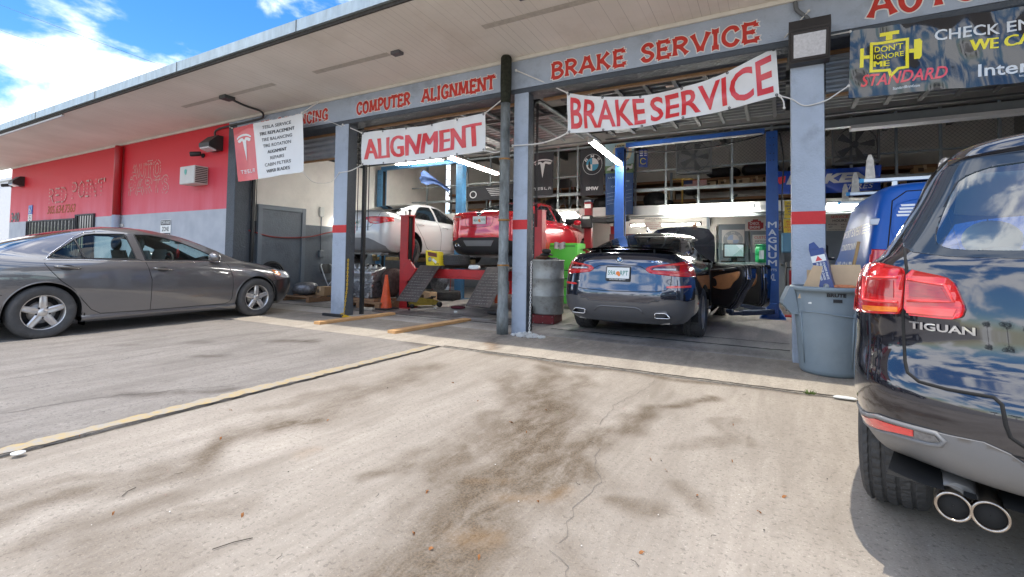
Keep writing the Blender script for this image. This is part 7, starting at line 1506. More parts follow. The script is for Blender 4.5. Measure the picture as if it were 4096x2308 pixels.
# steel beam with fixture across the fourth bay
m = MB(); m.box(.42, 4.34, 8.4, 8.52, 3.07, 3.19, .006); part('steel_beam', m, RAILG); m = MB(); m.box(.9, 4.2, 8.35, 8.56, 3.02, 3.068); part('beam_lamp_tray', m, MW)

# ---------------------------------------------------------------- fluorescent lamps (lit)
TUBE = pm('lit_tube', (.9, .9, .88), .4, emit=(1.0, .97, .90), es=52.0)
def tube_lamp(p, q, n, label, wide=.10):
    p, q = Vector(p), Vector(q); d = (q-p).normalized(); side = d.cross(Vector((0, 0, 1))); side = side.normalized() if side.length > .1 else Vector((1, 0, 0))
    t = thing('strip_light', label, 'strip light', p, group='lit fluorescent strip lights'); L_ = (q-p).length
    m = MB(); m.beam((0, 0, .03), (q-p)+Vector((0, 0, .03)), wide, .035, b=.004); m.build('lamp_tray', MW, t)
    for k in range(n):
        o = side*(wide*.32*(2*k-1) if n == 2 else 0)-Vector((0, 0, .02)); m = MB(); m.tube([o+d*.05, o+d*(L_-.05)], .019, 10); m.build('lit_tube', TUBE, t)
    for e in (.02, L_-.02): m = MB(); m.obox(d*e-Vector((0, 0, .012)), d*.02, side*wide*.5, (0, 0, .025), .003); m.build('lamp_end_cap', MW, t)
    return t
tube_lamp((-2.94, 8.04, 3.20), (-3.06, 10.3, 3.18), 2, 'lit strip light hanging above the blue fastback'); tube_lamp((-6.09, 8.04, 3.20), (-6.22, 10.3, 3.20), 2, 'lit strip light hanging above the red sedan')
tube_lamp((-2.40, 11.36, 2.25), (-.45, 11.36, 2.25), 2, 'long double strip light on the white mezzanine beam'); tube_lamp((-5.4, 11.44, 2.25), (-4.50, 11.44, 2.25), 2, 'short strip light on the mezzanine beam behind the red sedan'); tube_lamp((.78, 11.44, 2.25), (2.3, 11.44, 2.25), 2, 'strip light on the mezzanine beam behind the blue van')
tube_lamp((-3.6, 13.0, 2.02), (-1.75, 13.0, 2.02), 1, 'strip light under the mezzanine above the open bonnet'); tube_lamp((-10.0, 8.6, 1.98), (-10.0, 9.9, 1.98), 1, 'strip light behind the tail of the white sedan'); tube_lamp((-9.0, 9.6, 3.55), (-7.4, 9.6, 3.55), 2, 'strip light under the roof of the first bay')
# ---------------------------------------------------------------- lifts
def lift_post(parent, x, y, zt, mat, face, name='post'):
    """C-section column; face = +1/-1 is the side with the open slot"""
    m = MB(); w = .10
    m.box(x-w, x+w, y-.075, y+.075, 0.02, zt) if face == 0 else None
    if face: m.box(x-w, x+w*.98, y-.09, y-.06, .021, zt, .004); m.box(x-w, x+w*.98, y+.06, y+.09, .021, zt, .004); m.box(x-w*face, x-(w-.03)*face, y-.059, y+.059, .021, zt-.002); m.box(x-w, x+w*.98, y-.088, y+.088, zt+.001, zt+.012)
    p = m.build(name, mat, parent)
    b = MB(); b.box(x-.22, x+.22, y-.26, y+.2, .0105, .02, .003); b.prism([(0, 0), (.16, 0), (0, .20)], (x-.1, y-.09, .0205), (-.7, -.7, 0), (0, 0, 1), (.012, -.012, 0)); b.prism([(0, 0), (.16, 0), (0, .20)], (x+.1, y-.09, .0205), (.7, -.7, 0), (0, 0, 1), (.012, .012, 0)); b.build('base_plate', mat, p)
    bl = MB()
    for z in (zt-.12, zt-.26, zt-.42, zt-.55): [bl.cyl((x+dx, y-.091, z), (x+dx, y-.096, z), .010, 10) for dx in (-.03, .03)]
    bl.build('bolt', DARK, p)
    if face: c = MB(); c.box(x+w*face*.2, x+w*face*.95, y-.05, y+.05, .03, zt-.03); c.build('slot', VOID, p)
    return p
t = thing('two_post_lift', 'bright blue two-post lift straddling the dark blue fastback', 'car lift')
pr = lift_post(t, -.13, 10.4, 3.56, BLUEP, -1); pl = lift_post(t, -3.09, 10.4, 3.54, BLUEP, 1)
for x in (-.13, -3.09): m = MB(); m.box(x-.105, x+.105, 10.295, 10.308, .022, 2.42); m.build('lower_cover', BLUEP, t)
m = MB(); m.beam((-2.97, 10.4, 3.60), (-1.6, 10.4, 3.605), .09, .10, b=.008); m.beam((-1.62, 10.4, 3.607), (-.25, 10.4, 3.612), .11, .085, b=.008); m.build('overhead_bar', BLUEP, t); m = MB(); m.beam((-2.9, 10.37, 3.535), (-.3, 10.37, 3.55), .04, .025); m.build('padded_shutoff_bar', MW, t)
m = MB(); m.tube(cr([(-2.98, 10.34, 3.45), (-2.2, 10.34, 3.38), (-1.4, 10.34, 3.37), (-.7, 10.34, 3.44), (-.28, 10.34, 3.52)], 8), .014, 6); m.build('hydraulic_hose', DARK, t); m = MB(); m.tube(cr([(.0, 10.33, 3.52), (.06, 10.33, 3.0), (.03, 10.33, 2.2), (.05, 10.33, 1.5)], 6), .014, 6); m.build('hydraulic_hose', DARK, t)
L = MB()
for k, ch in enumerate('MAGNUM'): mbtext(L, ch, (-.20, 10.293, 1.72-.145*k), (1, 0, 0), (0, 0, 1), .14, .115, .03)
mbtext(L, 'LIFTS', (-.20, 10.293, .90), (1, 0, 0), (0, 0, 1), .14, .045, .01); mbtext(L, 'XL', (-.18, 10.293, .72), (1, 0, 0), (0, 0, 1), .10, .13, .02); L.build('vertical_lettering', pm('decal_pale', (.55, .60, .66), .5), t)
for x, s in ((-.13, -1), (-3.09, 1)):
    m = MB(); m.box(x-.08, x+.08, 10.28, 10.52, .10, .30, .01); m.build('carriage', BLUEP, t)
    for dy in (-1, 1): m = MB(); m.beam((x, 10.4+.1*dy, .14), (x+.5*s, 10.4+.75*dy, .14), .10, .09, b=.008); m.beam((x+.42*s, 10.4+.66*dy, .14), (x+.66*s, 10.4+1.0*dy, .14), .07, .06, b=.005); m.lathe((x+.66*s, 10.4+1.0*dy, .14), [(.06, 0), (.07, .06), (.05, .09)], 16); m.build('lift_arm', pm('arm_dark_blue', (.02, .04, .10), .5, .3), t)
m = MB(); m.box(.02, .22, 10.25, 10.5, 1.25, 1.62, .02); m.tube([(.2, 10.28, 1.45), (.42, 10.24, 1.48)], .01, 6); m.sphere((.43, 10.24, 1.48), .025, 8); m.build('pump_unit', pm('pump_teal', (.10, .26, .36), .5), t)
t = thing('two_post_lift', 'old faded blue two-post lift holding up the white sedan', 'car lift'); x0, x1 = -9.98, -7.20
lift_post(t, x0, 10.1, 3.52, BLUE2, 1); lift_post(t, x1, 10.1, 3.50, BLUE2, -1); m = MB(); m.beam((x0, 10.1, 3.58), (x1, 10.1, 3.56), .12, .10, b=.01); m.build('overhead_bar', BLUE2, t)
for x, s in ((x0, 1), (x1, -1)):
    m = MB(); m.box(x-.09, x+.09, 9.95, 10.25, .95, 1.25, .01); m.build('carriage', BLUE2, t)
    for dy in (-1, 1): m = MB(); m.beam((x, 10.1+.1*dy, 1.0), (x+.75*s, 10.1+.95*dy, 1.0), .11, .10, b=.008); m.lathe((x+.75*s, 10.1+.95*dy, 1.05), [(.06, 0), (.07, .04), (.05, .07)], 14); m.build('lift_arm', pm('arm_tan', (.26, .19, .09), .6, .2, var=.3, vs=10), t)
t = thing('alignment_lift', 'red four-post drive-on lift carrying the red sedan, ramps hanging from its front', 'car lift'); RL = pm('lift_red_paint', (.48, .025, .028), .42, var=.12, vs=5, dirt=.3, dcol=(.10, .05, .05), ds=6)
for x, y in ((-6.86, 7.72), (-3.80, 7.72), (-6.86, 12.4), (-3.80, 12.4)):
    s = 1 if x < -5 else -1; m = MB(); m.box(x-.12, x+.08 if s > 0 else x+.12, y-.09, y-.06, .021, 1.93, .004); m.box(x-.12, x+.12, y+.06, y+.09, .021, 1.93, .004); m.box(x-.12*s, x-.085*s, y-.059, y+.059, .021, 1.928); m.box(x-.13, x+.13, y-.1, y+.1, 1.931, 1.945)
    p = m.build('post', RL, t); m = MB(); m.box(x+.02*s, x+.09*s, y-.05, y+.05, .02, 1.9); m.build('post_slot', VOID, p); m = MB(); m.cyl((x+.05*s, y, 1.946), (x+.05*s, y, 2.07), .018, 10); m.cyl((x+.05*s, y, 2.03), (x+.05*s, y, 2.06), .035, 10); m.cyl((x-.06*s, y, 1.946), (x-.06*s, y, 2.04), .01, 8); m.build('cable_rod', DARK, p); m = MB(); m.box(x-.2, x+.2, y-.2, y+.2, .0105, .02); m.build('base_plate', RL, p)
L = MB(); x = -3.92; b_ = MB(); b_.box(x, x+.10, 7.624, 7.629, 1.05, 1.88); b_.build('black_decal', BLK, t)
for k, ch in enumerate('ROTARY'): mbtext(L, ch, (x+.02, 7.622, 1.78-.105*k), (1, 0, 0), (0, 0, 1), .06, .08, .015)
mbtext(L, 'LIFT', (x+.012, 7.622, 1.09), (1, 0, 0), (0, 0, 1), .076, .06, .01); L.build('vertical_lettering', GREY, t)
for y in (7.66, 12.4): m = MB(); m.box(-6.74, -3.92, y-.10, y+.06, .69, .84, .008); m.box(-6.74, -3.92, y-.085, y+.045, .66, .689); m.build('crossbeam', RL, t); 
for x in (-6.72, -3.94): m = MB(); m.prism([(-.10, -.16), (.10, -.16), (.26, .02), (.26, .10), (.10, .28), (-.10, .28)] if x < -5 else [(-.26, .02), (-.10, -.16), (.10, -.16), (.10, .28), (-.10, .28), (-.26, .10)], (x, 7.545, .74), (1, 0, 0), (0, 0, 1), (0, -.05, 0)); m.build('corner_bracket', RL, t)
RUN = pm('runway_steel', (.10, .085, .08), .55, .4, var=.3, vs=5)
for x in (-6.0, -4.50): m = MB(); m.box(x-.25, x+.25, 7.5, 12.9, .845, .905, .004); m.build('runway', RUN, t)
RAMP = pm('ramp_steel', (.15, .135, .13), .42, .55, var=.35, vs=4, stretch=(4, 1, 1), dirt=.4, dcol=(.13, .035, .03), ds=4, rvar=.12)
for x in (-6.03, -4.45):
    a, b = Vector((x, 7.46, .905)), Vector((x-.01, 6.80, .25)); d = b-a; m = MB(); m.beam(a, b, .50, .016, b=.002); m.beam(a+Vector((0, .05, .0)), a+d*.12+Vector((0, .02, .012)), .50, .012); p = m.build('ramp', RAMP, t); n = Vector((0, -d.z, d.y)).normalized(); n = n if n.z > 0 else -n
    g = MB()
    for k in range(11):
        q = a+d*(.18+.075*k)+n*.0095; xx = -.2
        while xx < .18: l = rnd.uniform(.02, .06); g.obox(q+Vector((xx+l/2, 0, 0))+d*rnd.uniform(-.003, .003), (l/2, 0, 0), d.normalized()*.004, n*.0012); xx += l+rnd.uniform(.008, .03)
    g.build('grip_weld', pm('worn_weld', (.42, .41, .39), .4, .6), p)
m = MB(); m.cyl((-6.62, 7.6, .86), (-6.52, 7.6, 1.32), .022, 10); tag(m.build('pry_bar', DARK), 'black bar standing upright in the corner of the red lift', 'bar')
m = MB(); m.beam((-6.45, 8.3, .96), (-5.6, 8.35, .98), .18, .10, b=.01); tag(m.build('jacking_beam', pm('beam_tan', (.38, .28, .14), .6, var=.3, vs=8)), 'tan jacking beam lying across the runways of the red lift', 'jack beam')

# ---------------------------------------------------------------- workshop floor
def tyre_thing(loc, rot, label, r=.31, w=.215, grp=None):
    t = thing('loose_tyre', label, 'tyre', loc, group=grp); t.rotation_euler = rot; wheel(t, (0, 0, 0), r, w, .2, 5, 1, TYRE, RIMD, DARK, 'nine', True); return t
tyre_thing((-5.72, 7.85, 1.02), (PI/2, 0, 0), 'tyre lying flat on the red lift beside the yellow battery box'); tyre_thing((-7.25, 9.7, .125), (PI/2, 0, .4), 'tyre lying flat on the floor under the red lift', .31, .215); tyre_thing((-4.62, 8.6, 1.02), (PI/2, 0, .7), 'tyre lying on the far runway of the red lift')
t = thing('battery_box', 'crumpled yellow battery carton standing on the red lift', 'carton', (-5.97, 7.52, .91), R(-8)); YB = pm('battery_yellow', (.80, .62, .02), .5, var=.08); m = MB(); m.prism([(-.17, 0), (.19, 0), (.17, .20), (.13, .27), (-.16, .29), (-.20, .30)], (0, -.06, 0), (1, 0, 0), (0, 0, 1), (0, .15, 0)); m.build('box', YB, t)
m = MB(); m.prism([(-.12, .19), (.13, .16), (.12, .24), (-.14, .27)], (0, -.0605, 0), (1, 0, 0), (0, 0, 1), (0, -.001, 0)); m.build('dark_print', pm('print_maroon', (.16, .04, .03), .6), t); m = MB(); m.lathe((-.07, -.061, .12), [(.001, 0), (.05, 0)], 16, (0, -1, 0)); m.obox((.06, -.0615, .09), (.055, 0, -.03), (0, .001, 0), (.012, 0, .022)); m.build('paper_sticker', PLW, t); m = MB(); mbtext(m, 'RATS', (.18, -.062, .05), (-1, 0, 0), (0, 0, -1), .12, .035, .02); m.build('lettering', BLK, t)
t = thing('crumpled_rag', 'white crumpled paper on the red lift runway', 'rag', (-4.95, 7.6, .85)); lump('paper', 'white crumpled paper wads on the red lift crossbeam', 'paper', -5.08, 7.62, .845, .24, .12, .09, PLW, None, 5); bpy.data.objects.remove(t)
t = thing('traffic_cone', 'scuffed orange traffic cone on a black base by the red lift post', 'traffic cone', (-6.95, 7.22, .012)); CONE = pm('cone_orange', (.75, .10, .025), .5, var=.15, vs=12, dirt=.6, dcol=(.10, .04, .03), ds=9)
m = MB(); m.lathe((0, 0, 0), [(.125, .03), (.118, .05), (.03, .66), (.027, .69), (.018, .69), (.02, .6)], 32, cap=False); m.build('cone', CONE, t); m = MB(); m.box(-.19, .19, -.19, .19, 0, .028, .01); m.build('base', pm('cone_base', (.03, .03, .03), .7), t)
t = thing('floor_jack', 'low yellow trolley jack behind the traffic cone', 'floor jack', (-6.62, 7.95, .012), R(62)); YJ = pm('jack_yellow', (.36, .26, .04), .5, .2, var=.25, vs=12, dirt=.5, ds=8); m = MB(); m.prism([(-.32, .05), (.32, .05), (.34, .12), (.20, .17), (-.10, .20), (-.32, .20)], (0, -.13, 0), (1, 0, 0), (0, 0, 1), (0, .02, 0)); m.prism([(-.32, .05), (.32, .05), (.34, .12), (.20, .17), (-.10, .20), (-.32, .20)], (0, .11, 0), (1, 0, 0), (0, 0, 1), (0, .02, 0)); m.box(-.3, .25, -.1, .1, .07, .15, .01); m.build('frame', YJ, t)
for x, r in ((.33, .06), (-.28, .045)):
    for y in (-.15, .15): m = MB(); m.lathe((x, y-.02, r), [(r*.4, 0), (r, .003), (r, .037), (r*.4, .04)], 18, (0, 1, 0)); m.build('wheel', DARK, t)
m = MB(); m.tube([(.05, 0, .15), (.24, 0, .19)], .03, 8); m.lathe((.25, 0, .19), [(.05, 0), (.06, .03)], 14); m.build('lifting_arm', DARK, t)
def planks(name, label, cx, cy, rz, boards, cat='pallet', mat=None):
    t = thing(name, label, cat, (cx, cy, .012), rz)
    for (x0, x1, y0, y1, z0, z1) in boards: m = MB(); m.box(x0, x1, y0, y1, z0, z1, .003); m.build('board', mat or PINE, t)
PINE = pm('rough_timber', (.26, .15, .08), .8, var=.35, vs=6, stretch=(1, 6, 6)); FRESH = pm('fresh_timber', (.52, .30, .13), .7, var=.25, vs=5, stretch=(9, .8, 9), dirt=.25, dcol=(.25, .12, .05), ds=3)
planks('wooden_pallet', 'wooden pallet stack under the silver engine', -7.55, 7.55, 0, [(-.6, .6, -.5, -.38, .1, .14), (-.6, .6, -.1, .1, .1, .14), (-.6, .6, .38, .5, .1, .14), (-.58, -.46, -.5, .5, 0, .099), (.46, .58, -.5, .5, 0, .099), (-.06, .06, -.5, .5, 0, .099), (-.55, .4, -.46, -.34, .142, .19), (-.5, .5, -.05, .1, .142, .18)])
m = MB(); m.box(-7.28, -6.98, 6.88, 6.96, .012, .06, .004); tag(m.build('timber_offcut', pm('pale_offcut', (.46, .42, .36), .8, var=.3, vs=9)), 'pale flat timber offcut on the floor in front of the pallet', 'timber')
t = thing('engine_block', 'silver car engine with exposed head lying on the pallet', 'engine', (-7.72, 7.55, .19)); ALU = pm('cast_aluminium', (.50, .51, .52), .32, .85, var=.45, vs=30, bump=.5, bs=40); ALD = pm('dirty_aluminium', (.22, .22, .23), .45, .7, var=.5, vs=22)
m = MB(); m.box(-.42, .30, -.28, .24, .0, .34, .03); m.build('crankcase', ALD, t); m = MB(); m.obox((-.05, -.05, .48), (.36, 0, 0), (0, .22, .06), (0, -.04, .12), .02); m.build('cylinder_head', ALU, t)
m = MB(); er = random.Random(4)
for k in range(90):
    x, z = er.uniform(-.42, .32), er.uniform(.02, .60); s = er.uniform(.012, .05); y = -.30+.02*er.random()+(.06 if z > .36 else 0)
    if er.random() < .5: m.obox((x, y, z), (s, 0, er.uniform(-.3, .3)*s), (0, .03, 0), (0, 0, s*er.uniform(.2, .6)), .003)
    else: m.cyl((x, y-.03, z), (x, y+.05, z), s*.55, 10)
m.build('casting_detail', ALU, t)
for k in range(5): m = MB(); m.lathe((-.34+.15*k, -.12, .60), [(.05, 0), (.05, .05), (.03, .06), (.03, .10)], 14); m.build('valve_spring', ALU, t)
m = MB(); m.lathe((-.40, -.36, .16), [(.02, -.05), (.10, -.04), (.15, .05), (.13, .16), (.06, .20)], 20, (1, -.2, 0)); m.build('flywheel_housing', pm('dull_steel_shell', (.25, .24, .23), .35, .8, var=.2), t)
lump('gearbox', 'rusty brown gearbox casing beside the silver engine', 'gearbox', -7.28, 7.75, .2, .42, .5, .62, pm('rusty_iron', (.075, .045, .038), .7, .3, var=.5, vs=14, bump=.6, bs=25), None, 31, .8); lump('gearbox', 'dark iron gearbox casing behind the traffic cone', 'gearbox', -7.05, 8.0, .02, .5, .5, .42, pm('dark_iron', (.04, .04, .042), .6, .4, var=.5, vs=14), None, 32, .8)
def folding_chair(x, y, rz, label, z=.012):
    t = thing('folding_chair', label, 'chair', (x, y, z), rz, 'black folding chairs'); CF = pm('chair_frame', (.45, .46, .48), .3, .8)
    for s in (-1, 1): m = MB(); m.tube(cr([(-.20*s, -.25, 0), (-.20*s, .0, .44), (-.20*s, .16, .78), (-.14*s, .19, .84)], 5), .012, 8); m.build('leg', CF, t); m = MB(); m.tube([(.18*s, .25, 0), (.18*s, -.18, .45)], .012, 8); m.build('leg', CF, t)
    m = MB(); m.grid(lambda u, v: ((u-.5)*.38, -.20+.38*v, .445-.02*math.sin(PI*v)), 6, 6); m.grid(lambda u, v: ((u-.5)*.38, -.20+.38*v, .425-.02*math.sin(PI*v)), 6, 6); m.build('seat', BLK, t); m = MB(); m.grid(lambda u, v: ((u-.5)*.40*(1-.12*abs(2*v-1)**2), .15+.05*v+.03*(2*u-1)**2, .60+.24*v), 10, 6); m.build('backrest', BLK, t)
folding_chair(-9.90, 8.35, R(100), 'black folding chair by the left wall of the first bay'); folding_chair(-9.55, 9.5, R(60), 'black folding chair behind the silver engine'); folding_chair(-5.0, 12.0, R(170), 'folding chair up on the mezzanine beside the car flag', 2.37); folding_chair(-6.9, 12.3, R(200), 'folding chair at the back of the mezzanine over the red sedan', 2.37)
planks('wooden_pallet', 'small flat pallet of oily parts by the left wall', -9.7, 7.55, 0, [(-.45, .5, -.4, -.3, .1, .13), (-.45, .5, -.1, .1, .1, .13), (-.45, .5, .3, .4, .1, .13), (-.45, -.35, -.4, .4, 0, .099), (.4, .5, -.4, .4, 0, .099)])
lump('engine_part', 'grey gearbox parts piled on the small pallet by the left wall', 'engine part', -9.75, 7.5, .142, .55, .5, .30, ALD, None, 8, .8); carton(-9.35, 7.7, .142, .3, .28, .2, CARD, 'open brown carton on the small pallet by the left wall', None)
m = MB()
for k in range(7): m.tube([(-10.10+.02*(k % 3), 6.85+(.34-.02*k)*math.cos(a)*.9, .62+(.30-.018*k)*math.sin(a)) for a in [2*PI*i/26 for i in range(26)]], .014, 6, closed=True)
tag(m.build('hose_reel', pm('hose_black', (.018, .018, .02), .6)), 'coil of black hose hung on the grey side door', 'hose')
lathe_thing('orange_bucket', 'orange plastic bucket behind the right-hand ramp', 'bucket', (-5.78, 9.75, .012), [(.12, 0), (.15, .35), (.158, .35), (.158, .38), (.142, .38), (.115, .02)], pm('bucket_orange', (.75, .10, .02), .45, var=.08))
m = MB(); m.lathe((0, 0, 0), [(.001, .03), (.05, .03), (.08, .0), (.30, -.02), (.31, -.04), (.29, -.06)], 40, (0, -1, .1)); o = m.build('fan_disc', ALD, None, (-7.95, 10.2, .45)); tag(o, 'round steel hub disc leaning under the red lift', 'disc')
t = thing('dustpan', 'black dustpan on the floor under the red lift', 'dustpan', (-7.05, 9.35, .012), R(20)); m = MB(); m.prism([(-.18, 0), (.18, 0), (.16, .28), (-.16, .28)], (0, 0, 0), (1, 0, 0), (0, 1, 0), (0, 0, .012)); m.box(-.17, .17, .27, .29, 0, .10); m.build('pan', BLK, t); m = MB(); m.tube([(0, .28, .09), (0, .42, .8)], .012, 6); m.build('handle', pm('handle_rust', (.3, .06, .04), .6), t)
carton(-7.4, 9.1, .012, .35, .25, .22, CARD2, 'pale parts carton tipped under the left-hand ramp', None)
t = thing('filter_box', 'blue and white parts box leaning behind the traffic cone', 'carton', (-7.32, 8.35, .012), .3); m = MB(); m.box(-.11, .11, -.1, .1, 0, .22); m.build('blue_half', pm('box_sky_blue', (.05, .35, .62), .5), t); m = MB(); m.box(-.11, .11, -.1, .1, .2205, .36); m.build('white_half', PLW, t)
for x, y, mt, s, lb in ((-5.46, 7.55, PLW, .04, 'small white bottle cap on the garage floor under the ramps'), (-5.82, 8.12, pm('rag_maroon', (.12, .02, .03), .9), .16, 'dark red rag dropped on the garage floor'), (-4.62, 7.72, BLK, .20, 'black crumpled bag on the floor beside the mossy downpipe'), (-6.45, 7.35, DARK, .03, 'tiny dark nut on the garage floor by the floor jack'), (-6.2, 7.85, PLW, .03, 'scrap of white paper beyond the floor jack')): lump('floor_litter', lb, 'litter', x, y, .0125, s*1.8, s, s*.9 if s < .1 else s*.4, mt, None, int(abs(x*100)))
m = MB(); m.box(-4.98, -4.35, 6.95, 7.12, .0125, .015); tag(m.build('foil_sheet', pm('foil', (.45, .46, .47), .4, .4)), 'thin pale sheet lying flat on the garage floor', 'sheet')
def plank(x, y0, y1, label, dx=0):
    m = MB(); m.beam((x, y0, .034), (x+dx, y1, .034), .150, .042, b=.003); return tag(m.build('wooden_plank', FRESH), label, 'plank', 'loose timber planks on the apron')
plank(-6.27, 5.03, 6.62, 'timber plank lying across the apron nearer the yellow chain', .07); plank(-4.72, 5.02, 6.74, 'timber plank lying across the apron nearer the downpipe', .10)
def chain(name, label, pts, mat, pile):
    t = thing(name, label, 'chain', pts[0])
    m = MB(); P = []; q = [Vector(p)-Vector(pts[0]) for p in pts]
    for a, b in zip(q[:-1], q[1:]):
        n = max(1, int((b-a).length/.034))
        for k in range(n): P.append((a+(b-a)*(k/n), (b-a).normalized()))
    for p in pile: P.append((Vector(p[:3])-Vector(pts[0]), Vector(p[3:])))
    for i, (p, d) in enumerate(P):
        s = d.orthogonal().normalized(); s = Matrix.Rotation(i*PI/2, 3, d) @ s
        m.tube([p+d*(.023*math.cos(a))+s*(.011*math.sin(a)) for a in [2*PI*k/10 for k in range(10)]], .0042, 5, closed=True)
    m.build('chain_links', mat, t)
def heap(cx, cy, rx, ry, n, seed):
    r = random.Random(seed); out = []
    for k in range(n): a = r.uniform(0, 2*PI); q = math.sqrt(r.random()); b = r.uniform(0, PI); out.append((cx+rx*q*math.cos(a), cy+ry*q*math.sin(a), .022+.035*(1-q)*r.random()*2, math.cos(b), math.sin(b), r.uniform(-.2, .2)))
    return out
chain('steel_chain', 'white chain hanging down the middle pillar into a heap', [(-3.06, 6.02, 1.02), (-3.055, 6.0, .5), (-3.06, 5.98, .04)], pm('chain_white', (.68, .68, .66), .5), heap(-3.02, 5.86, .26, .10, 120, 1))
chain('plastic_chain', 'yellow chain hanging on the left pillar and trailing over the floor', [(-6.72, 6.02, 1.0), (-6.71, 6.0, .5), (-6.72, 5.95, .03), (-6.6, 5.85, .02), (-6.42, 5.92, .02), (-6.2, 5.98, .02)], pm('chain_yellow', (.70, .46, .01), .5), heap(-6.68, 5.88, .13, .06, 40, 2))
m = MB(); m.box(-7.10, -6.62, 5.80, 5.86, .0125, .06, .004); tag(m.build('rubber_strip', RUB), 'flat black rubber strip at the foot of the left pillar', 'strip')
m = MB(); m.box(-6.90, -6.885, 5.972, 5.979, .02, .05); bpy.data.objects.remove(m.build('tmp', RUB))
# oil drum corner
t = thing('steel_drum', 'dirty pale steel drum loaded with worn brake discs', 'drum', (-3.46, 7.42, .155)); t.scale = (.9, .9, .88); m = MB(); m.lathe((0, 0, 0), [(.30, 0), (.31, .02), (.31, .33), (.322, .345), (.31, .36), (.31, .66), (.322, .675), (.31, .69), (.31, 1.0), (.322, 1.01), (.318, 1.03), (.29, 1.0), (.01, 1.0)], 36); m.build('drum_shell', pm('dirty_drum', (.40, .41, .39), .5, .3, var=.2, vs=4, dirt=.85, dcol=(.10, .07, .045), ds=3.5), t)
RUSTY = pm('rusty_disc', (.15, .075, .045), .7, .4, var=.4, vs=14)
for i, (x, y, z, r, mt) in enumerate(((-3.52, 7.30, 1.065, .14, RUSTY), (-3.34, 7.34, 1.065, .13, DARK), (-3.50, 7.31, 1.10, .13, RUSTY), (-3.38, 7.44, 1.065, .12, RUSTY), (-3.62, 7.48, 1.065, .13, DARK), (-3.45, 7.34, 1.14, .11, DARK))):
    t = thing('brake_disc', ('rusty worn brake disc heaped on top of the steel drum' if mt is RUSTY else 'black worn brake disc heaped on top of the steel drum'), 'brake disc', (x, y, z), group='rusty discs on the drum' if mt is RUSTY else 'black discs on the drum'); m = MB(); m.lathe((0, 0, 0), [(.05, .03), (.08, .03), (.09, .012), (r, .012), (r, -.012), (.09, -.012)], 26); m.build('disc', mt, t)
lump('brake_caliper', 'greasy dark brake caliper on top of the drum heap', 'car part', -3.42, 7.28, 1.165, .15, .12, .08, pm('greasy_iron2', (.05, .04, .035), .6, .4, var=.4, vs=20), None, 3, .8)
t = thing('tool_box', 'battered dark red steel box on the floor below the drum', 'tool box', (-3.40, 7.36, .012), R(8)); m = MB(); m.box(-.22, .16, -.24, .26, 0, .14, .006); m.build('box', pm('box_dark_red', (.16, .015, .02), .5, .3, var=.3, vs=9, dirt=.4, ds=7), t); m = MB(); [m.cyl((x, -.241, z), (x, -.246, z), .008, 8) for x in (-.19, -.03, .13) for z in (.02, .12)]; m.build('rivet', ALD, t)
t = thing('oil_jug', 'black plastic oil jug behind the middle pillar', 'jug', (-3.70, 7.1, .012), R(10)); m = MB(); m.prism(chaikin([(-.10, 0), (.10, 0), (.11, .18), (.07, .24), (-.02, .25), (-.05, .29), (-.09, .29), (-.11, .2)], 1), (0, -.06, 0), (1, 0, 0), (0, 0, 1), (0, .12, 0)); m.build('jug_body', BLK, t); m = MB(); m.tube(cr([(-.0, 0, .25), (.06, 0, .29), (.11, 0, .26), (.10, 0, .19)], 5), .014, 8); m.build('handle', BLK, t)
t = thing('tool_cabinet', 'bright green tool cabinet with drawers behind the drum', 'tool cabinet', (-4.10, 9.55, .012)); GRN = pm('cabinet_green', (.10, .62, .05), .35, coat=.3); m = MB(); m.box(-.34, .34, -.02, .48, .10, 1.40, .01); m.build('cabinet_body', GRN, t)
for z0, z1 in ((.13, .48), (.50, .66), (.68, .84), (.86, 1.36)): m = MB(); m.box(-.32, .32, -.034, -.0205, z0, z1, .004); d_ = m.build('drawer', GRN, t); m = MB(); m.box(-.30, .30, -.042, -.0345, z1-.03, z1-.015); m.build('drawer_pull', DARK, d_)
for x in (-.28, .28): m = MB(); m.lathe((x-.02, .05, .05), [(.02, 0), (.05, .003), (.05, .037), (.02, .04)], 16, (1, 0, 0)); m.build('castor', DARK, t)
m = MB(); m.grid(lambda u, v: (-4.28+.26*u, 9.50-.02*math.sin(12*u)*v, 1.425-.17*max(0, v-.35)*1.3-.0*u+.012*math.sin(9*u)), 14, 10); m.v = [(p[0], p[1]-.0, p[2]) for p in m.v]; tag(m.build('shop_rag', pm('rag_grey', (.40, .40, .42), .9, var=.2)), 'grey shop rag hanging over the green cabinet', 'rag')
# alignment machine
t = thing('aligner_tower', 'dark red wheel aligner tower with black camera beam in front of the mezzanine', 'wheel aligner', (-4.09, 11.1, .012)); m = MB(); m.box(-.09, .09, -.06, .06, 0, 2.45, .008); m.build('tower', pm('tower_red', (.26, .015, .02), .4, var=.1), t); m = MB(); m.box(-.10, .10, -.065, .065, 2.451, 2.51, .004); m.build('tower_cap', pm('cap_dark_blue', (.02, .04, .08), .4), t); m = MB(); mbtext(m, 'HUNTER', (-.08, -.0665, 2.465), (1, 0, 0), (0, 0, 1), .16, .03, .02); m.build('maker_lettering', PLW, t); m = MB(); m.box(-.08, .08, -.0615, -.0605, 2.30, 2.40); m.build('label', PLW, t)
m = MB(); m.box(-.15, .15, -.17, -.061, 1.80, 2.12, .03); m.build('camera_head', BLK, t); m = MB()
for s in (-1, 1): m.beam((.14*s, -.11, 2.0), (.5*s, -.11, 1.97), .10, .12, b=.02); m.beam((.48*s, -.11, 1.97), (1.05*s, -.11, 2.02), .12, .13, b=.03)
m.build('camera_beam', BLK, t); m = MB(); m.box(-.09, .09, -.175, -.1705, 2.03, 2.09); m.build('logo_plate', PLW, t)
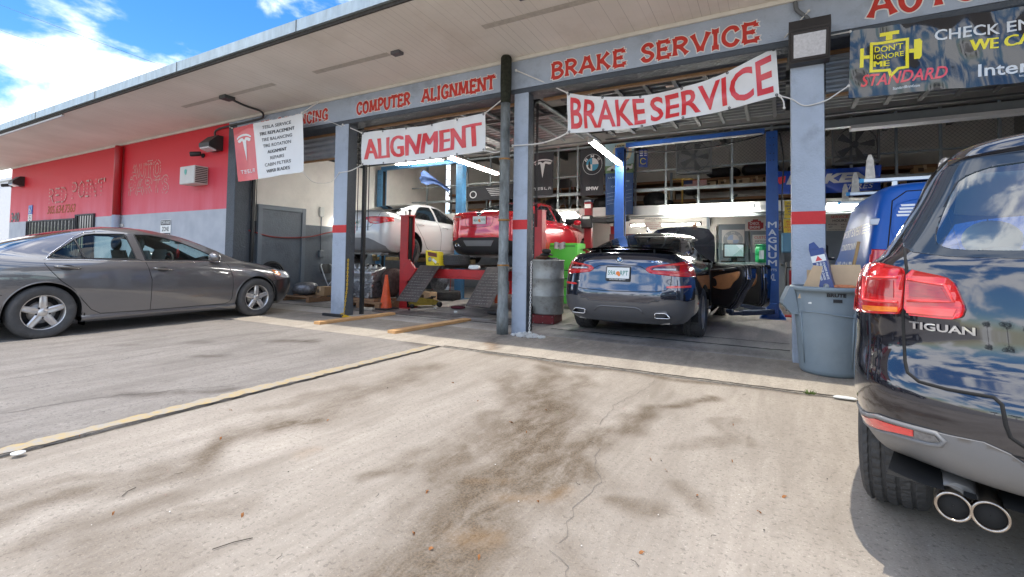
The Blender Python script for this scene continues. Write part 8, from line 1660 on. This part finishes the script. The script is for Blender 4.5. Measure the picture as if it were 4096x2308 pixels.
# bin
BINM = pm('bin_grey_plastic', (.22, .275, .315), .42, var=.06, vs=5, bump=.08, bs=200, dirt=.25, dcol=(.10, .12, .13), ds=6)
t = thing('rubbish_bin', 'big round grey-blue plastic rubbish bin in front of the right-hand pillar', 'bin', (.42, 5.66, .012)); m = MB(); m.lathe((0, 0, 0), [(.235, 0), (.255, .015), (.262, .05), (.30, .62), (.312, .74), (.318, .80), (.338, .80), (.342, .835), (.325, .845), (.306, .835), (.29, .60), (.25, .05), (.01, .045)], 48); 
m.build('barrel', BINM, t)
for a in (R(190), R(10)):
    c_, s_ = math.cos(a), math.sin(a); m = MB(); m.prism([(.28, .56), (.34, .56), (.42, .66), (.415, .70), (.36, .83), (.32, .83)], Vector((-s_, c_, 0))*-.09, (c_, s_, 0), (0, 0, 1), Vector((-s_, c_, 0))*.18); m.build('handle', BINM, t)
m = MB()
for k in range(4): a = R(250+k*90-35); m.tube([(.268*math.cos(a), .268*math.sin(a), .10), (.302*math.cos(a), .302*math.sin(a), .60)], .007, 6)
m.tube([(.303*math.cos(a), .303*math.sin(a), .585+.018*math.sin((a-R(200))*2.2)) for a in [R(205+5*k) for k in range(27)]], .006, 6); m.build('moulded_rib', BINM, t)
def on_bin(s, a0, z0, w, h, mat, name, bold=.02, r=.3215):
    vs, fs = fit_text(s, w, h, bold); m = MB(); rr = lambda z: .30+(z-.62)*.1+.0055 if z < .8 else .33
    m.add([((rr(z0+y))*math.cos(a0+x/.32), (rr(z0+y))*math.sin(a0+x/.32), z0+y) for x, y in vs], fs); m.build(name, mat, t, fix=False)
on_bin('BRUTE', R(262), .755, .155, .034, BLK, 'bin_lettering', .05)
m = MB(); rr = .3165; m.add([(rr*math.cos(R(271+k*2.2)), rr*math.sin(R(271+k*2.2)), z) for z in (.705, .735) for k in range(7)], [(k, k+1, 8+k, 7+k) for k in range(6)]); m.build('maker_badge', BLK, t); m = MB(); rr = .307; m.add([(rr*math.cos(R(232+k*2)), rr*math.sin(R(232+k*2)), z) for z in (.68, .75) for k in range(4)], [(k, k+1, 5+k, 4+k) for k in range(3)]); m.build('barcode_sticker', PLW, t)
t = thing('open_carton', 'open brown cardboard box stuffed into the bin', 'carton', (.42, 5.62, .86), R(8)); t.scale = (1.12, 1.1, 1.25); m = MB()
m.prism([(-.26, -.10), (-.03, -.10), (-.05, .15), (-.14, .16)], (0, -.10, 0), (1, 0, 0), (0, 0, 1), (0, .006, 0)); m.prism([(.02, -.10), (.26, -.06), (.21, .17), (.0, .165)], (0, -.04, 0), (1, -.1, 0), (0, 0, 1), (0, .006, 0)); m.prism([(-.15, -.12), (.2, -.12), (.2, .12), (-.15, .12)], (0, .12, 0), (1, 0, 0), (0, 0, 1), (0, .006, 0)); m.build('box_flap', CARD2, t)
t = thing('parts_carton', 'tall blue chassis parts carton leaning out of the bin', 'carton', (.40, 5.52, .83)); t.rotation_euler = (R(-4), R(-14), R(-14)); BC = pm('carton_blue', (.012, .04, .20), .35, coat=.3, var=.06); m = MB(); m.box(-.06, .06, -.045, .045, -.1, .40, .003); m.prism([(-.06, .401), (.03, .401), (.0, .47), (-.045, .46)], (0, -.045, 0), (1, 0, 0), (0, 0, 1), (0, .02, 0)); m.build('box', BC, t)
m = MB(); m.box(-.06, .06, -.0462, -.0455, .27, .335); m.build('white_band', PLW, t); m = MB(); m.prism([(-.03, .28), (0, .33), (.03, .28)], (-.0, -.0468, 0), (1, 0, 0), (0, 0, 1), (0, -.0006, 0)); m.build('red_mark', VRED, t); m = MB()
for k, s in enumerate(('CHASSIS PARTS', 'PIEZAS DE CHASIS', 'PIECES DE CHASSIS')): mbtext(m, s, (.025-.028*k, -.0465, .26), (0, 0, -1), (1, 0, 0), .17, .018, .02)
mbtext(m, 'CARQUEST', (-.045, -.047, .288), (1, 0, 0), (0, 0, 1), .09, .016, .02); m.lathe((0, -.0464, .03), [(.001, 0), (.024, 0)], 16, (0, -1, 0)); m.build('carton_print', PLW, t)
m = MB(); m.tube([(.58, 5.80, .78), (.69, 5.90, 1.30)], .014, 8); tag(m.build('broom_handle', pm('handle_wood', (.38, .24, .10), .7)), 'worn wooden broom handle sticking out of the bin', 'broom handle')
lump('crisp_packet', 'orange and blue crumpled wrapper in the top of the bin', 'litter', .53, 5.50, .84, .18, .08, .04, pm('wrapper_orange', (.6, .2, .08), .4, var=.4, vs=20), None, 77)
# under the mezzanine, at the back
def sign(name, label, x0, x1, z0, z1, y, mat, lines, mat2, cat='sign', extra=None):
    t = thing(name, label, cat, ((x0+x1)/2, y, z0)); w, h = x1-x0, z1-z0; m = MB(); m.box(-w/2, w/2, -.006, 0, 0, h); m.build('board', mat, t)
    for s, cx, cz, tw, th, mt in lines: m = MB(); mbtext(m, s, ((cx-tw/2-.5)*w, -.0075, cz*h), (1, 0, 0), (0, 0, 1), tw*w, th*h, .015); m.build('lettering', mt or mat2, t)
    return t
SGW = pm('sign_cream', (.60, .57, .50), .6); SGR = pm('sign_maroon', (.30, .02, .025), .5); SGK = pm('sign_black', (.03, .035, .03), .5); SGY = pm('sign_yellow', (.62, .44, .03), .6); SGRD = pm('sign_red', (.55, .03, .03), .5); SGW2 = pm('sign_white', (.62, .62, .61), .6)
sign('customer_sign', 'cream customers note sign hanging above the fastback roof', -2.80, -2.40, 1.78, 2.07, 11.40, SGW, [('CUSTOMERS', .5, .82, .90, .13, None), ('NOTE', .5, .69, .25, .07, None), ('THERE IS A $   FEE', .5, .52, .90, .08, SGR), ('TO DISPOSE OF EACH', .5, .37, .92, .08, SGR), ('TIRE THAT IS LEFT AT', .5, .22, .92, .08, SGR), ('THIS SHOP', .5, .07, .45, .08, SGR)], SGK)
t = sign('diagnostic_sign', 'white computer diagnostic sign with maroon engine symbol on the back wall', -.80, .32, 1.86, 2.17, 13.88, SGW2, [('COMPUTER', .72, .55, .50, .32, SGR), ('DIAGNOSTIC', .70, .08, .56, .32, SGR)], SGR); w = 1.12; m = MB(); m.prism([(x*w-.56, z*.31) for x, z in [(.06, .2), (.06, .75), (.12, .75), (.12, .85), (.16, .85), (.16, .97), (.27, .97), (.27, .85), (.32, .85), (.34, .70), (.38, .70), (.38, .20), (.34, .20), (.32, .10), (.10, .10)]], (0, -.0072, 0), (1, 0, 0), (0, 0, 1), (0, -.001, 0)); m.build('engine_symbol', SGR, t); m = MB(); mbtext(m, 'CHECK', (.10*w-.56, -.0092, .16), (1, 0, 0), (0, 0, 1), .20*w, .07, .02); mbtext(m, 'ENGINE', (.10*w-.56, -.0092, .06), (1, 0, 0), (0, 0, 1), .21*w, .07, .02); m.build('symbol_lettering', SGW2, t)
t = sign('emblem_sign', 'pale square sign with a round car emblem on the office door', -1.36, -.82, 1.36, 1.90, 13.90, SGW2, [], SGK); m = MB(); m.lathe((0, -.0075, .27), [(.24, 0), (.145, 0)], 40, (0, -1, 0), cap=False); m.build('emblem_ring', pm('emblem_grey', (.34, .38, .42), .6), t); m = MB()
for ch, a in (('B', 145), ('M', 90), ('W', 35)): mbtext(m, ch, (.19*math.cos(R(a))-.035, -.0095, .27+.19*math.sin(R(a))-.03), (1, 0, 0), (0, 0, 1), .07, .06, .02)
m.build('lettering', SGW2, t); m = MB()
for q_ in (1, 3): m.add([(0, -.008, .27)]+[(.14*math.cos(q_*PI/2+PI/2*k/8), -.008, .27+.14*math.sin(q_*PI/2+PI/2*k/8)) for k in range(9)], [list(range(10))])
m.build('emblem_quarter', pm('emblem_pale_blue', (.36, .47, .66), .6), t)
sign('insurance_sign', 'white customers insurance notice on the grey back door', -.63, -.05, 1.30, 1.76, 13.90, SGW2, [('CUSTOMERS', .5, .78, .84, .14, SGRD), ('DUE TO INSURANCE', .5, .60, .8, .08, SGK), ('REGULATIONS, PLEASE', .5, .46, .84, .08, SGK), ('DO NOT ENTER', .5, .32, .8, .08, SGK), ('WORK AREA', .5, .19, .6, .08, SGK), ('THANK YOU', .5, .05, .4, .07, SGRD)], SGK)
sign('payment_sign', 'yellow notice with dark blue hand lettering half behind the right-hand pillar', .08, .50, 1.98, 2.34, 11.40, SGY, [('WORK NOT', .45, .80, .7, .1, None), ('BEGUN UNTIL', .45, .64, .8, .1, None), ('APPROVED', .45, .48, .7, .1, None), ('NOT LEFT', .45, .32, .6, .1, None), ('FOR PAYMENT', .45, .16, .8, .1, None)], pm('ink_blue', (.02, .04, .15), .6))
sign('payment_sign', 'lower yellow notice with red lettering half behind the right-hand pillar', .06, .50, 1.56, 1.96, 11.40, SGY, [('ALL PARTS', .45, .82, .7, .1, None), ('MUST BE', .45, .67, .6, .1, None), ('FOR TRADE', .45, .52, .8, .1, None), ('WITHIN', .45, .37, .6, .1, None), ('RETURN', .45, .22, .6, .1, None), ('DAYS', .45, .08, .4, .1, None)], SGRD)
sign('hours_sign', 'cream service hours sign on the back wall beside the blue van', .98, 1.52, 1.84, 2.25, 13.90, SGW, [('SERVICE', .5, .74, .66, .17, SGRD), ('HOURS', .5, .52, .52, .15, None), ('MON-FRI', .24, .33, .32, .09, None), ('8:00 - 5:00', .72, .33, .32, .07, None), ('SAT', .16, .18, .15, .09, None), ('8:00 - 1:00', .72, .18, .32, .07, None), ('VEHICLES WILL BE RELEASED ONLY', .5, .04, .9, .05, None)], SGK)
BD = pm('office_door_grey', (.20, .235, .27), .55, var=.06)
for x0, x1 in ((-1.45, -.72), (-.68, .10), (.55, 1.45)): m = MB(); m.box(x0, x1, 13.93, 13.985, .02, 2.05, .006); o = part('office_door', m, BD); m = MB(); m.cyl((x1-.08, 13.93, 1.0), (x1-.08, 13.87, 1.0), .02, 8); m.sphere((x1-.08, 13.86, 1.0), .03, 8); m.build('door_handle', ALD, o)
m = MB(); m.box(-3.9, -1.5, 13.9, 13.985, 1.05, 2.02); part('office_window', m, pm('office_pale', (.58, .56, .52), .6, var=.05)); m = MB(); m.box(-1.74, -1.66, 13.88, 13.99, .02, 2.25); part('pilaster', m, BD)
t = thing('water_bottle', 'green plastic drum jug on top of a cabinet beside the lift post', 'jug', (-.34, 11.5, 1.05)); m = MB(); m.lathe((0, 0, 0), [(.12, 0), (.135, .02), (.135, .14), (.128, .15), (.135, .16), (.135, .30), (.12, .33), (.11, .36), (.125, .365), (.125, .39), (.02, .39)], 24); m.build('jug_body', pm('jug_green', (.02, .30, .10), .3, coat=.3), t); m = MB(); m.box(-.05, .04, -.142, -.136, .08, .26); m.build('label', PLW, t)
t = thing('parts_cabinet', 'grey steel cabinet under the green jug behind the open doors', 'cabinet', (-.5, 11.7, .012)); m = MB(); m.box(-.45, .45, -.3, .3, 0, 1.035, .008); m.build('cabinet_body', RAILG, t); m = MB(); [m.box(-.42, .42, -.312, -.3005, .05+.24*k, .26+.24*k, .003) for k in range(4)]; m.build('drawer_front', pm('drawer_grey', (.32, .35, .37), .5), t)
t = thing('scan_computer', 'black diagnostic computer with a pale screen behind the open front door', 'computer', (-.90, 11.75, 1.05)); m = MB(); m.box(-.22, .22, -.05, .05, .10, .42, .01); m.box(-.06, .06, -.02, .06, 0, .1); m.box(-.24, .24, -.3, -.06, 0, .03); m.build('monitor', BLK, t); m = MB(); m.box(-.19, .19, -.054, -.0505, .13, .39); m.build('screen', pm('screen_pale', (.45, .55, .60), .2, coat=.5), t)
t = thing('hand_truck', 'red and black hand truck leaning behind the open door', 'hand truck', (.25, 10.9, .012)); m = MB(); [m.tube([(x, 0, .1), (x, .1, 1.05)], .016, 8) for x in (-.15, .15)]; [m.tube([(-.15, .1*z, .1+.95*z), (.15, .1*z, .1+.95*z)], .012, 6) for z in (.2, .5, .9)]; m.build('frame', DARK, t); m = MB(); m.box(-.18, .18, -.22, .0, .0, .03); m.box(-.1, -.06, .05, .09, .3, .9); m.build('toe_plate', pm('truck_red', (.45, .02, .02), .5), t)
m = MB(); m.box(.18, .42, 11.1, 11.5, .012, 1.1, .004); tag(m.build('upright_board', pm('weathered_board', (.42, .40, .37), .8, var=.3, vs=5)), 'weathered grey board standing behind the lift post', 'board')
t = thing('parts_rack', 'dark red sheet metal cabinet at the back behind the red sedan', 'cabinet', (-3.35, 12.4, .012)); m = MB(); m.box(-.55, .35, -.25, .25, 0, 1.72, .01); m.build('cabinet_body', pm('cabinet_maroon', (.10, .02, .025), .35, coat=.3), t)
# mechanic behind the raised bonnet
def person():
    t = thing('person', 'mechanic mostly hidden behind the open bonnet with one hand on its edge', 'person', (-1.72, 11.52, .012))
    me = bpy.data.meshes.new('person_body'); J = {'pel': ((0, .0, .95), .15), 'sp': ((0, .0, 1.15), .14), 'ch': ((0, -.02, 1.34), .16), 'nk': ((0, -.03, 1.50), .06), 'hd0': ((0, -.05, 1.58), .085), 'hd': ((0, -.06, 1.68), .10), 'ls': ((-.19, -.02, 1.40), .075), 'le': ((-.30, -.16, 1.20), .05), 'lw': ((-.24, -.36, 1.25), .032), 'rs': ((.19, -.03, 1.40), .075), 're': ((.20, -.30, 1.48), .048), 'rw': ((.12, -.46, 1.75), .031), 'rh': ((.10, -.49, 1.82), .036),
        'lh': ((-.22, -.44, 1.27), .036), 'lhip': ((-.10, 0, .88), .11), 'lk': ((-.11, -.02, .50), .075), 'la': ((-.11, .02, .09), .05), 'lt': ((-.11, -.16, .04), .04), 'rhip': ((.10, 0, .88), .11), 'rk': ((.11, -.02, .50), .075), 'ra': ((.11, .02, .09), .05), 'rt': ((.11, -.16, .04), .04)}
    for s, h, d, up in (('r', 'rh', (-.0, -.35, .93), None), ('l', 'lh', (0, -.9, -.2), None)):
        b = Vector(J[h][0])
        for k, o in enumerate((-.03, -.010, .010, .03)): J[s+'f%d' % k] = (tuple(b+Vector((o, -.012, .04 if s == 'r' else 0))), .011); J[s+'g%d' % k] = (tuple(b+Vector((o*1.2, -.035, .068+.006*(k in (1, 2)))) if s == 'r' else b+Vector((o*1.1, -.05, -.02))), .0095); J[s+'h%d' % k] = (tuple(b+Vector((o*1.25, -.075, .062))) if s == 'r' else tuple(b+Vector((o*1.1, -.085, -.04))), .008)
        J[s+'th'] = (tuple(b+Vector((-.05 if s == 'r' else .05, -.03, .02))), .011); J[s+'ti'] = (tuple(b+Vector((-.07 if s == 'r' else .07, -.065, .035))), .009)
    ix = {k: i for i, k in enumerate(J)}; E_ = [('pel', 'sp'), ('sp', 'ch'), ('ch', 'nk'), ('nk', 'hd0'), ('hd0', 'hd'), ('ch', 'ls'), ('ls', 'le'), ('le', 'lw'), ('lw', 'lh'), ('ch', 'rs'), ('rs', 're'), ('re', 'rw'), ('rw', 'rh'), ('pel', 'lhip'), ('lhip', 'lk'), ('lk', 'la'), ('la', 'lt'), ('pel', 'rhip'), ('rhip', 'rk'), ('rk', 'ra'), ('ra', 'rt')]
    for s in 'rl': E_ += [(s+'h', s+'th'), (s+'th', s+'ti')]+[(s+'h', s+'f%d' % k) for k in range(4)]+[(s+'f%d' % k, s+'g%d' % k) for k in range(4)]+[(s+'g%d' % k, s+'h%d' % k) for k in range(4)]
    # 'rh0'..: the hand joints rh, lh carry five separate chains
    me.from_pydata([J[k][0] for k in J], [(ix[a], ix[b]) for a, b in E_], []); me.materials.append(pm('skin', (.46, .26, .18), .5, var=.08)); me.materials.append(pm('work_shirt', (.03, .04, .07), .85, var=.15)); me.materials.append(pm('work_trousers', (.02, .022, .03), .85))
    o = bpy.data.objects.new('person_body', me); COL.objects.link(o); md = o.modifiers.new('skin', 'SKIN'); sv = me.skin_vertices[0].data
    for k in J: sv[ix[k]].radius = (J[k][1],)*2; sv[ix[k]].use_root = (k == 'pel')
    s_ = o.modifiers.new('sub', 'SUBSURF'); s_.levels = 1; s_.render_levels = 1
    m2 = bpy.data.meshes.new_from_object(o.evaluated_get(bpy.context.evaluated_depsgraph_get())); bpy.data.objects.remove(o)
    for p in m2.polygons:
        c = p.center; p.use_smooth = True; p.material_index = 2 if c.z < .98 else (1 if c.z < 1.47 and c.y > -.28 else 0)
    b = bpy.data.objects.new('person_body', m2); COL.objects.link(b); b.parent = t
    h = MB(); h.sphere((0, -.035, 1.72), .112, 12, (.92, 1.05, .95)); ho = h.build('hair', pm('dark_hair', (.02, .015, .012), .8), t)
    f = MB(); f.sphere((0, -.165, 1.66), .016, 6, (.8, 1.2, 1.3)); [f.sphere((x, -.145, 1.69), .011, 6) for x in (-.035, .035)]; f.box(-.025, .025, -.152, -.14, 1.618, 1.626); [f.sphere((x, -.05, 1.67), .026, 6, (.4, .8, 1.2)) for x in (-.098, .098)]; f.build('face', MATS['skin'], t)
person()

# ---------------------------------------------------------------- outside: litter, cables, neighbours
LF = pm('dry_leaf', (.32, .13, .04), .8, var=.4, vs=30); TW = pm('dark_twig', (.06, .05, .04), .9); FL = pm('pale_flake', (.66, .64, .60), .8)
def gp(px, py): return px, py
rl = random.Random(21); spots = [(-2.477, 3.402), (-0.536, 4.063), (-0.569, 2.703), (-0.235, 2.905), (-0.174, 2.509), (-0.086, 2.385), (-1.434, 1.787), (-1.061, 1.667), (-1.266, 1.499), (-1.028, 1.927), (-0.624, 2.693), (-0.983, 2.750), (-0.333, 2.860), (-0.521, 2.594), (-1.314, 2.197), (-1.562, 2.803), (-0.861, 2.219), (-0.880, 2.779), (-0.954, 1.972), (-0.500, 3.421), (-0.280, 3.539), (-0.461, 1.760), (0.200, 2.915), (0.011, 2.599), (-0.461, 2.134), (-1.393, 2.702), (-2.831, 2.985), (-2.102, 2.604), (-2.003, 3.077), (-0.925, 3.919), (-1.476, 3.162), (-0.258, 4.362), (-2.027, 2.220), (-1.144, 1.455), (-0.665, 1.759), (-0.456, 1.835), (-0.239, 2.085), (-0.063, 2.236), (-0.342, 2.398), (-0.014, 3.394), (-3.352, 1.995), (-3.972, 1.498), (-2.158, 1.587), (-1.969, 1.237), (-2.252, 1.097), (-1.267, 1.497), (-1.582, 1.141), (-1.923, 0.851), (-2.438, 0.972), (-2.080, 1.665), (-1.436, 1.788), (-2.166, 1.330), (-3.012, 1.522), (-3.580, 1.246), (-4.331, 3.452), (-2.890, 1.667), (-2.599, 1.300), (-2.835, 2.988), (-2.608, 2.202), (-2.406, 0.888), (-0.964, 1.505), (-1.605, 1.644)]
for i, (x, y) in enumerate(spots):
    k = i % 5; z = .004 if x > -3.55 else .0185; a = rl.uniform(0, 6); s = rl.uniform(.005, .011); m = MB()
    if k in (0, 3): m.grid(lambda u, v: ((u-.5)*s*2.4, (v-.5)*s*math.sin(PI*min(.98, max(.02, u))), .002+.006*math.sin(3*u+2*v)), 6, 3); nm, mt, lb = 'dry_leaf', LF, 'small dry brown leaf on the paving'
    elif k == 1: m.tube([(-s*2, 0, .004), (-s*.3, .004, .005), (s*2.2, -.006, .004)], .0011, 5); nm, mt, lb = 'twig', TW, 'thin dark twig on the paving'
    elif k == 2: m.sphere((0, 0, .004), s*.35, 5, (1.4, 1, .6)); nm, mt, lb = 'pebble', TW, 'tiny dark pebble on the paving'
    else: m.sphere((0, 0, .003), s*.3, 5, (1.3, 1, .5)); nm, mt, lb = 'pebble', FL, 'tiny pale pebble on the paving'
    o = m.build(nm, mt, None, (x, y, z)); o.rotation_euler = (0, 0, a); tag(o, lb, nm.replace('_', ' '), {'dry_leaf': 'dry leaves on the paving', 'twig': 'twigs on the paving'}.get(nm, 'dark pebbles on the paving' if mt is TW else 'pale pebbles on the paving'))
for nm, lb, pts in (('twig', 'long thin bent twig on the concrete', [(-2.573, 1.055), (-2.605, 1.088), (-2.615, 1.126)]), ('twig', 'long straight twig near the front of the concrete', [(-1.835, 1.042), (-1.810, 1.110), (-1.776, 1.160)])): m = MB(); m.tube([(x, y, .006) for x, y in pts], .0018, 5); tag(m.build(nm, TW), lb, 'twig')
m = MB(); m.lathe((-3.542, 0.977, .019), [(.03, 0), (.03, .006), (.001, .007)], 18); tag(m.build('plastic_disc', PLW), 'white plastic disc lying on the yellow painted line', 'disc')
lump('paper_scrap', 'torn white paper scrap at the kerb joint beside the dark SUV', 'paper', .44, 4.64, .013, .15, .05, .02, PLW, None, 9)
wg = random.Random(5); m = MB()
for k in range(40): a = wg.uniform(0, 6.28); r = wg.uniform(.0, .04); x, y = .20+r*math.cos(a), 4.66+r*math.sin(a)*.6; h = wg.uniform(.015, .04); m.add([(x-.004, y, .012), (x+.004, y, .012), (x+.02*math.cos(a), y+.02*math.sin(a), .012+h)], [(0, 1, 2)])
tag(m.build('weed', pm('weed_green', (.10, .16, .03), .8, var=.4, vs=40)), 'small green weed growing in the kerb joint', 'weed')
WIRE = pm('cable_black', (.03, .035, .045), .6)
for i, (a, b) in enumerate([((-140.91, 26.00, 52.43), (-2.01, 26.00, 0.43)), ((-136.84, 26.00, 45.81), (-14.30, 26.00, 4.50)), ((-132.60, 26.00, 39.87), (-27.57, 26.00, 8.00)), ((-114.67, 26.00, 21.53), (-103.24, 26.00, 19.40))]):
    m = MB(); A_, B_ = Vector(a), Vector(b); m.tube([A_.lerp(B_, k/16)-Vector((0, 0, .25*math.sin(PI*k/16))) for k in range(17)], .022, 5); tag(m.build('overhead_cable', WIRE), ('top cable', 'second cable', 'third cable', 'lowest cable')[i]+' of those crossing the sky behind the roof', 'cable')
hidden_car((-11.9, 1.35, 0), True, 'black hatchback with raised tailgate showing over the grey sedan roof'); bpy.context.view_layer.update()
hc = hidden_car((-14.2, -.3, 0), False, 'dark estate car with roof rails behind the boot of the grey sedan')
for o in COL.objects:
    if o.name.startswith('parked_hatchback') and o.type == 'EMPTY': o.rotation_euler = (0, 0, -PI/2)
    if o is hc.root: o.rotation_euler = (0, 0, PI/2)
nb = thing('white_building', 'plain white neighbouring building beyond the red wall', 'building', (-40, 16, 0)); m = MB(); m.box(-14, 9.5, -6, 6, 0, 5.2); m.build('wall', pm('neighbour_white', (.62, .63, .64), .7, var=.06), nb); m = MB(); m.box(-14.1, 9.6, -6.1, 6.1, 5.201, 5.35); m.build('parapet', pm('neighbour_trim', (.55, .57, .58), .7), nb)
# across the street: what the glossy paint mirrors
def street_tree(x, y, h, seed, label):
    t = thing('street_tree', label, 'tree', (x, y, 0), group='trees across the street'); r = random.Random(seed); m = MB(); m.tube([(0, 0, 0), (.1, 0, h*.3), (0, .1, h*.55)], [.18, .13, .08], 8)
    for k in range(6): a = r.uniform(0, 6.28); m.tube([(0, .05, h*(.35+.03*k)), (h*.2*math.cos(a), h*.2*math.sin(a), h*(.6+.05*k))], [.06, .02], 5)
    m.build('trunk', pm('bark', (.12, .09, .07), .9), t); m = MB()
    for k in range(420):
        a, b = r.uniform(0, 6.28), r.gauss(0, .5); q = h*.34*(.5+.5*r.random())*(1+.25*math.sin(3*a+seed)); c = Vector((q*math.cos(a)*math.cos(b), q*math.sin(a)*math.cos(b), h*.68+q*.9*math.sin(b))); u = Vector((r.gauss(0, 1), r.gauss(0, 1), r.gauss(0, 1))).normalized()*r.uniform(.12, .3); v = u.orthogonal().normalized()*r.uniform(.1, .2); m.add([c-u, c+v, c+u, c-v], [(0, 1, 2, 3)])
    m.build('crown', pm('leaf_green', (.05, .085, .025), .7, var=.4, vs=2), t, fix=False)
for i, (x, y, h) in enumerate(((-30, -40, 5), (-23, -42, 6), (-16, -40, 4.6), (-9, -41, 5.6), (-2, -40, 5), (5, -42, 6), (12, -40, 4.8), (19, -41, 5.5), (26, -40, 5))): street_tree(x, y, h, i, 'green street tree across the road')
# ---------------------------------------------------------------- separate the far-apart pieces of single meshes
KEEP = ('lettering', 'print', 'foliage', 'crown', 'weed', 'rope', 'stripes', 'symbol', 'grip', 'detail', 'letter', 'residue', 'spots', 'emblem', 'chain', 'rivet', 'bolt', 'mesh', 'ghost', 'louvre', 'scar',  'flight', 'parked', 'person', 'face', 'grille')
def split_pieces(o):
    me = o.data; n = len(me.vertices)
    if n == 0 or n > 60000 or me.users > 1: return
    ed = np.empty(len(me.edges)*2, np.int64); me.edges.foreach_get('vertices', ed); ed = ed.reshape(-1, 2)
    lab = np.arange(n)
    while True:
        old = lab.copy(); mn = np.minimum(lab[ed[:, 0]], lab[ed[:, 1]]); np.minimum.at(lab, ed[:, 0], mn); np.minimum.at(lab, ed[:, 1], mn); lab = lab[lab]
        if (lab == old).all(): break
    ids, isl = np.unique(lab, return_inverse=True); k = len(ids)
    if k < 2 or k > 400: return
    co = np.empty(n*3); me.vertices.foreach_get('co', co); co = co.reshape(-1, 3)
    lo = np.full((k, 3), np.inf); hi = np.full((k, 3), -np.inf); np.minimum.at(lo, isl, co); np.maximum.at(hi, isl, co); size = (hi-lo).max(1)
    gap = np.maximum(0, np.maximum(lo[:, None]-hi[None], lo[None]-hi[:, None])); near = np.sqrt((gap**2).sum(2)) <= np.maximum(.02, .5*np.maximum(size[:, None], size[None]))
    pl = np.arange(k)
    while True:
        new = np.array([pl[near[i]].min() for i in range(k)])
        if (new == pl).all(): break
        pl = new
    ps = np.unique(pl)
    if len(ps) < 2 or len(ps) > 24: return
    vp = pl[isl]; fl = [tuple(p.vertices) for p in me.polygons]; mi = [p.material_index for p in me.polygons]; sm_ = [p.use_smooth for p in me.polygons]; base = o.name.split('.')[0]
    for j, pid in enumerate(ps):
        vid = np.nonzero(vp == pid)[0]; mp = {int(v): i for i, v in enumerate(vid)}; q = [i for i, f in enumerate(fl) if f[0] in mp]; nm = bpy.data.meshes.new(base)
        nm.from_pydata(co[vid].tolist(), [], [tuple(mp[v] for v in fl[i]) for i in q]); nm.polygons.foreach_set('material_index', [mi[i] for i in q]); nm.polygons.foreach_set('use_smooth', [sm_[i] for i in q])
        for m in me.materials: nm.materials.append(m)
        nm.update()
        if j == 0: first = nm
        else: c = bpy.data.objects.new(base, nm); COL.objects.link(c); c.parent = o.parent; c.matrix_parent_inverse = o.matrix_parent_inverse; c.location = o.location; c.rotation_euler = o.rotation_euler
    o.data = first
for o in list(COL.objects):
    if o.type == 'MESH' and o.parent is not None and not o.get('kind') and not any(w in o.name for w in KEEP): split_pieces(o)
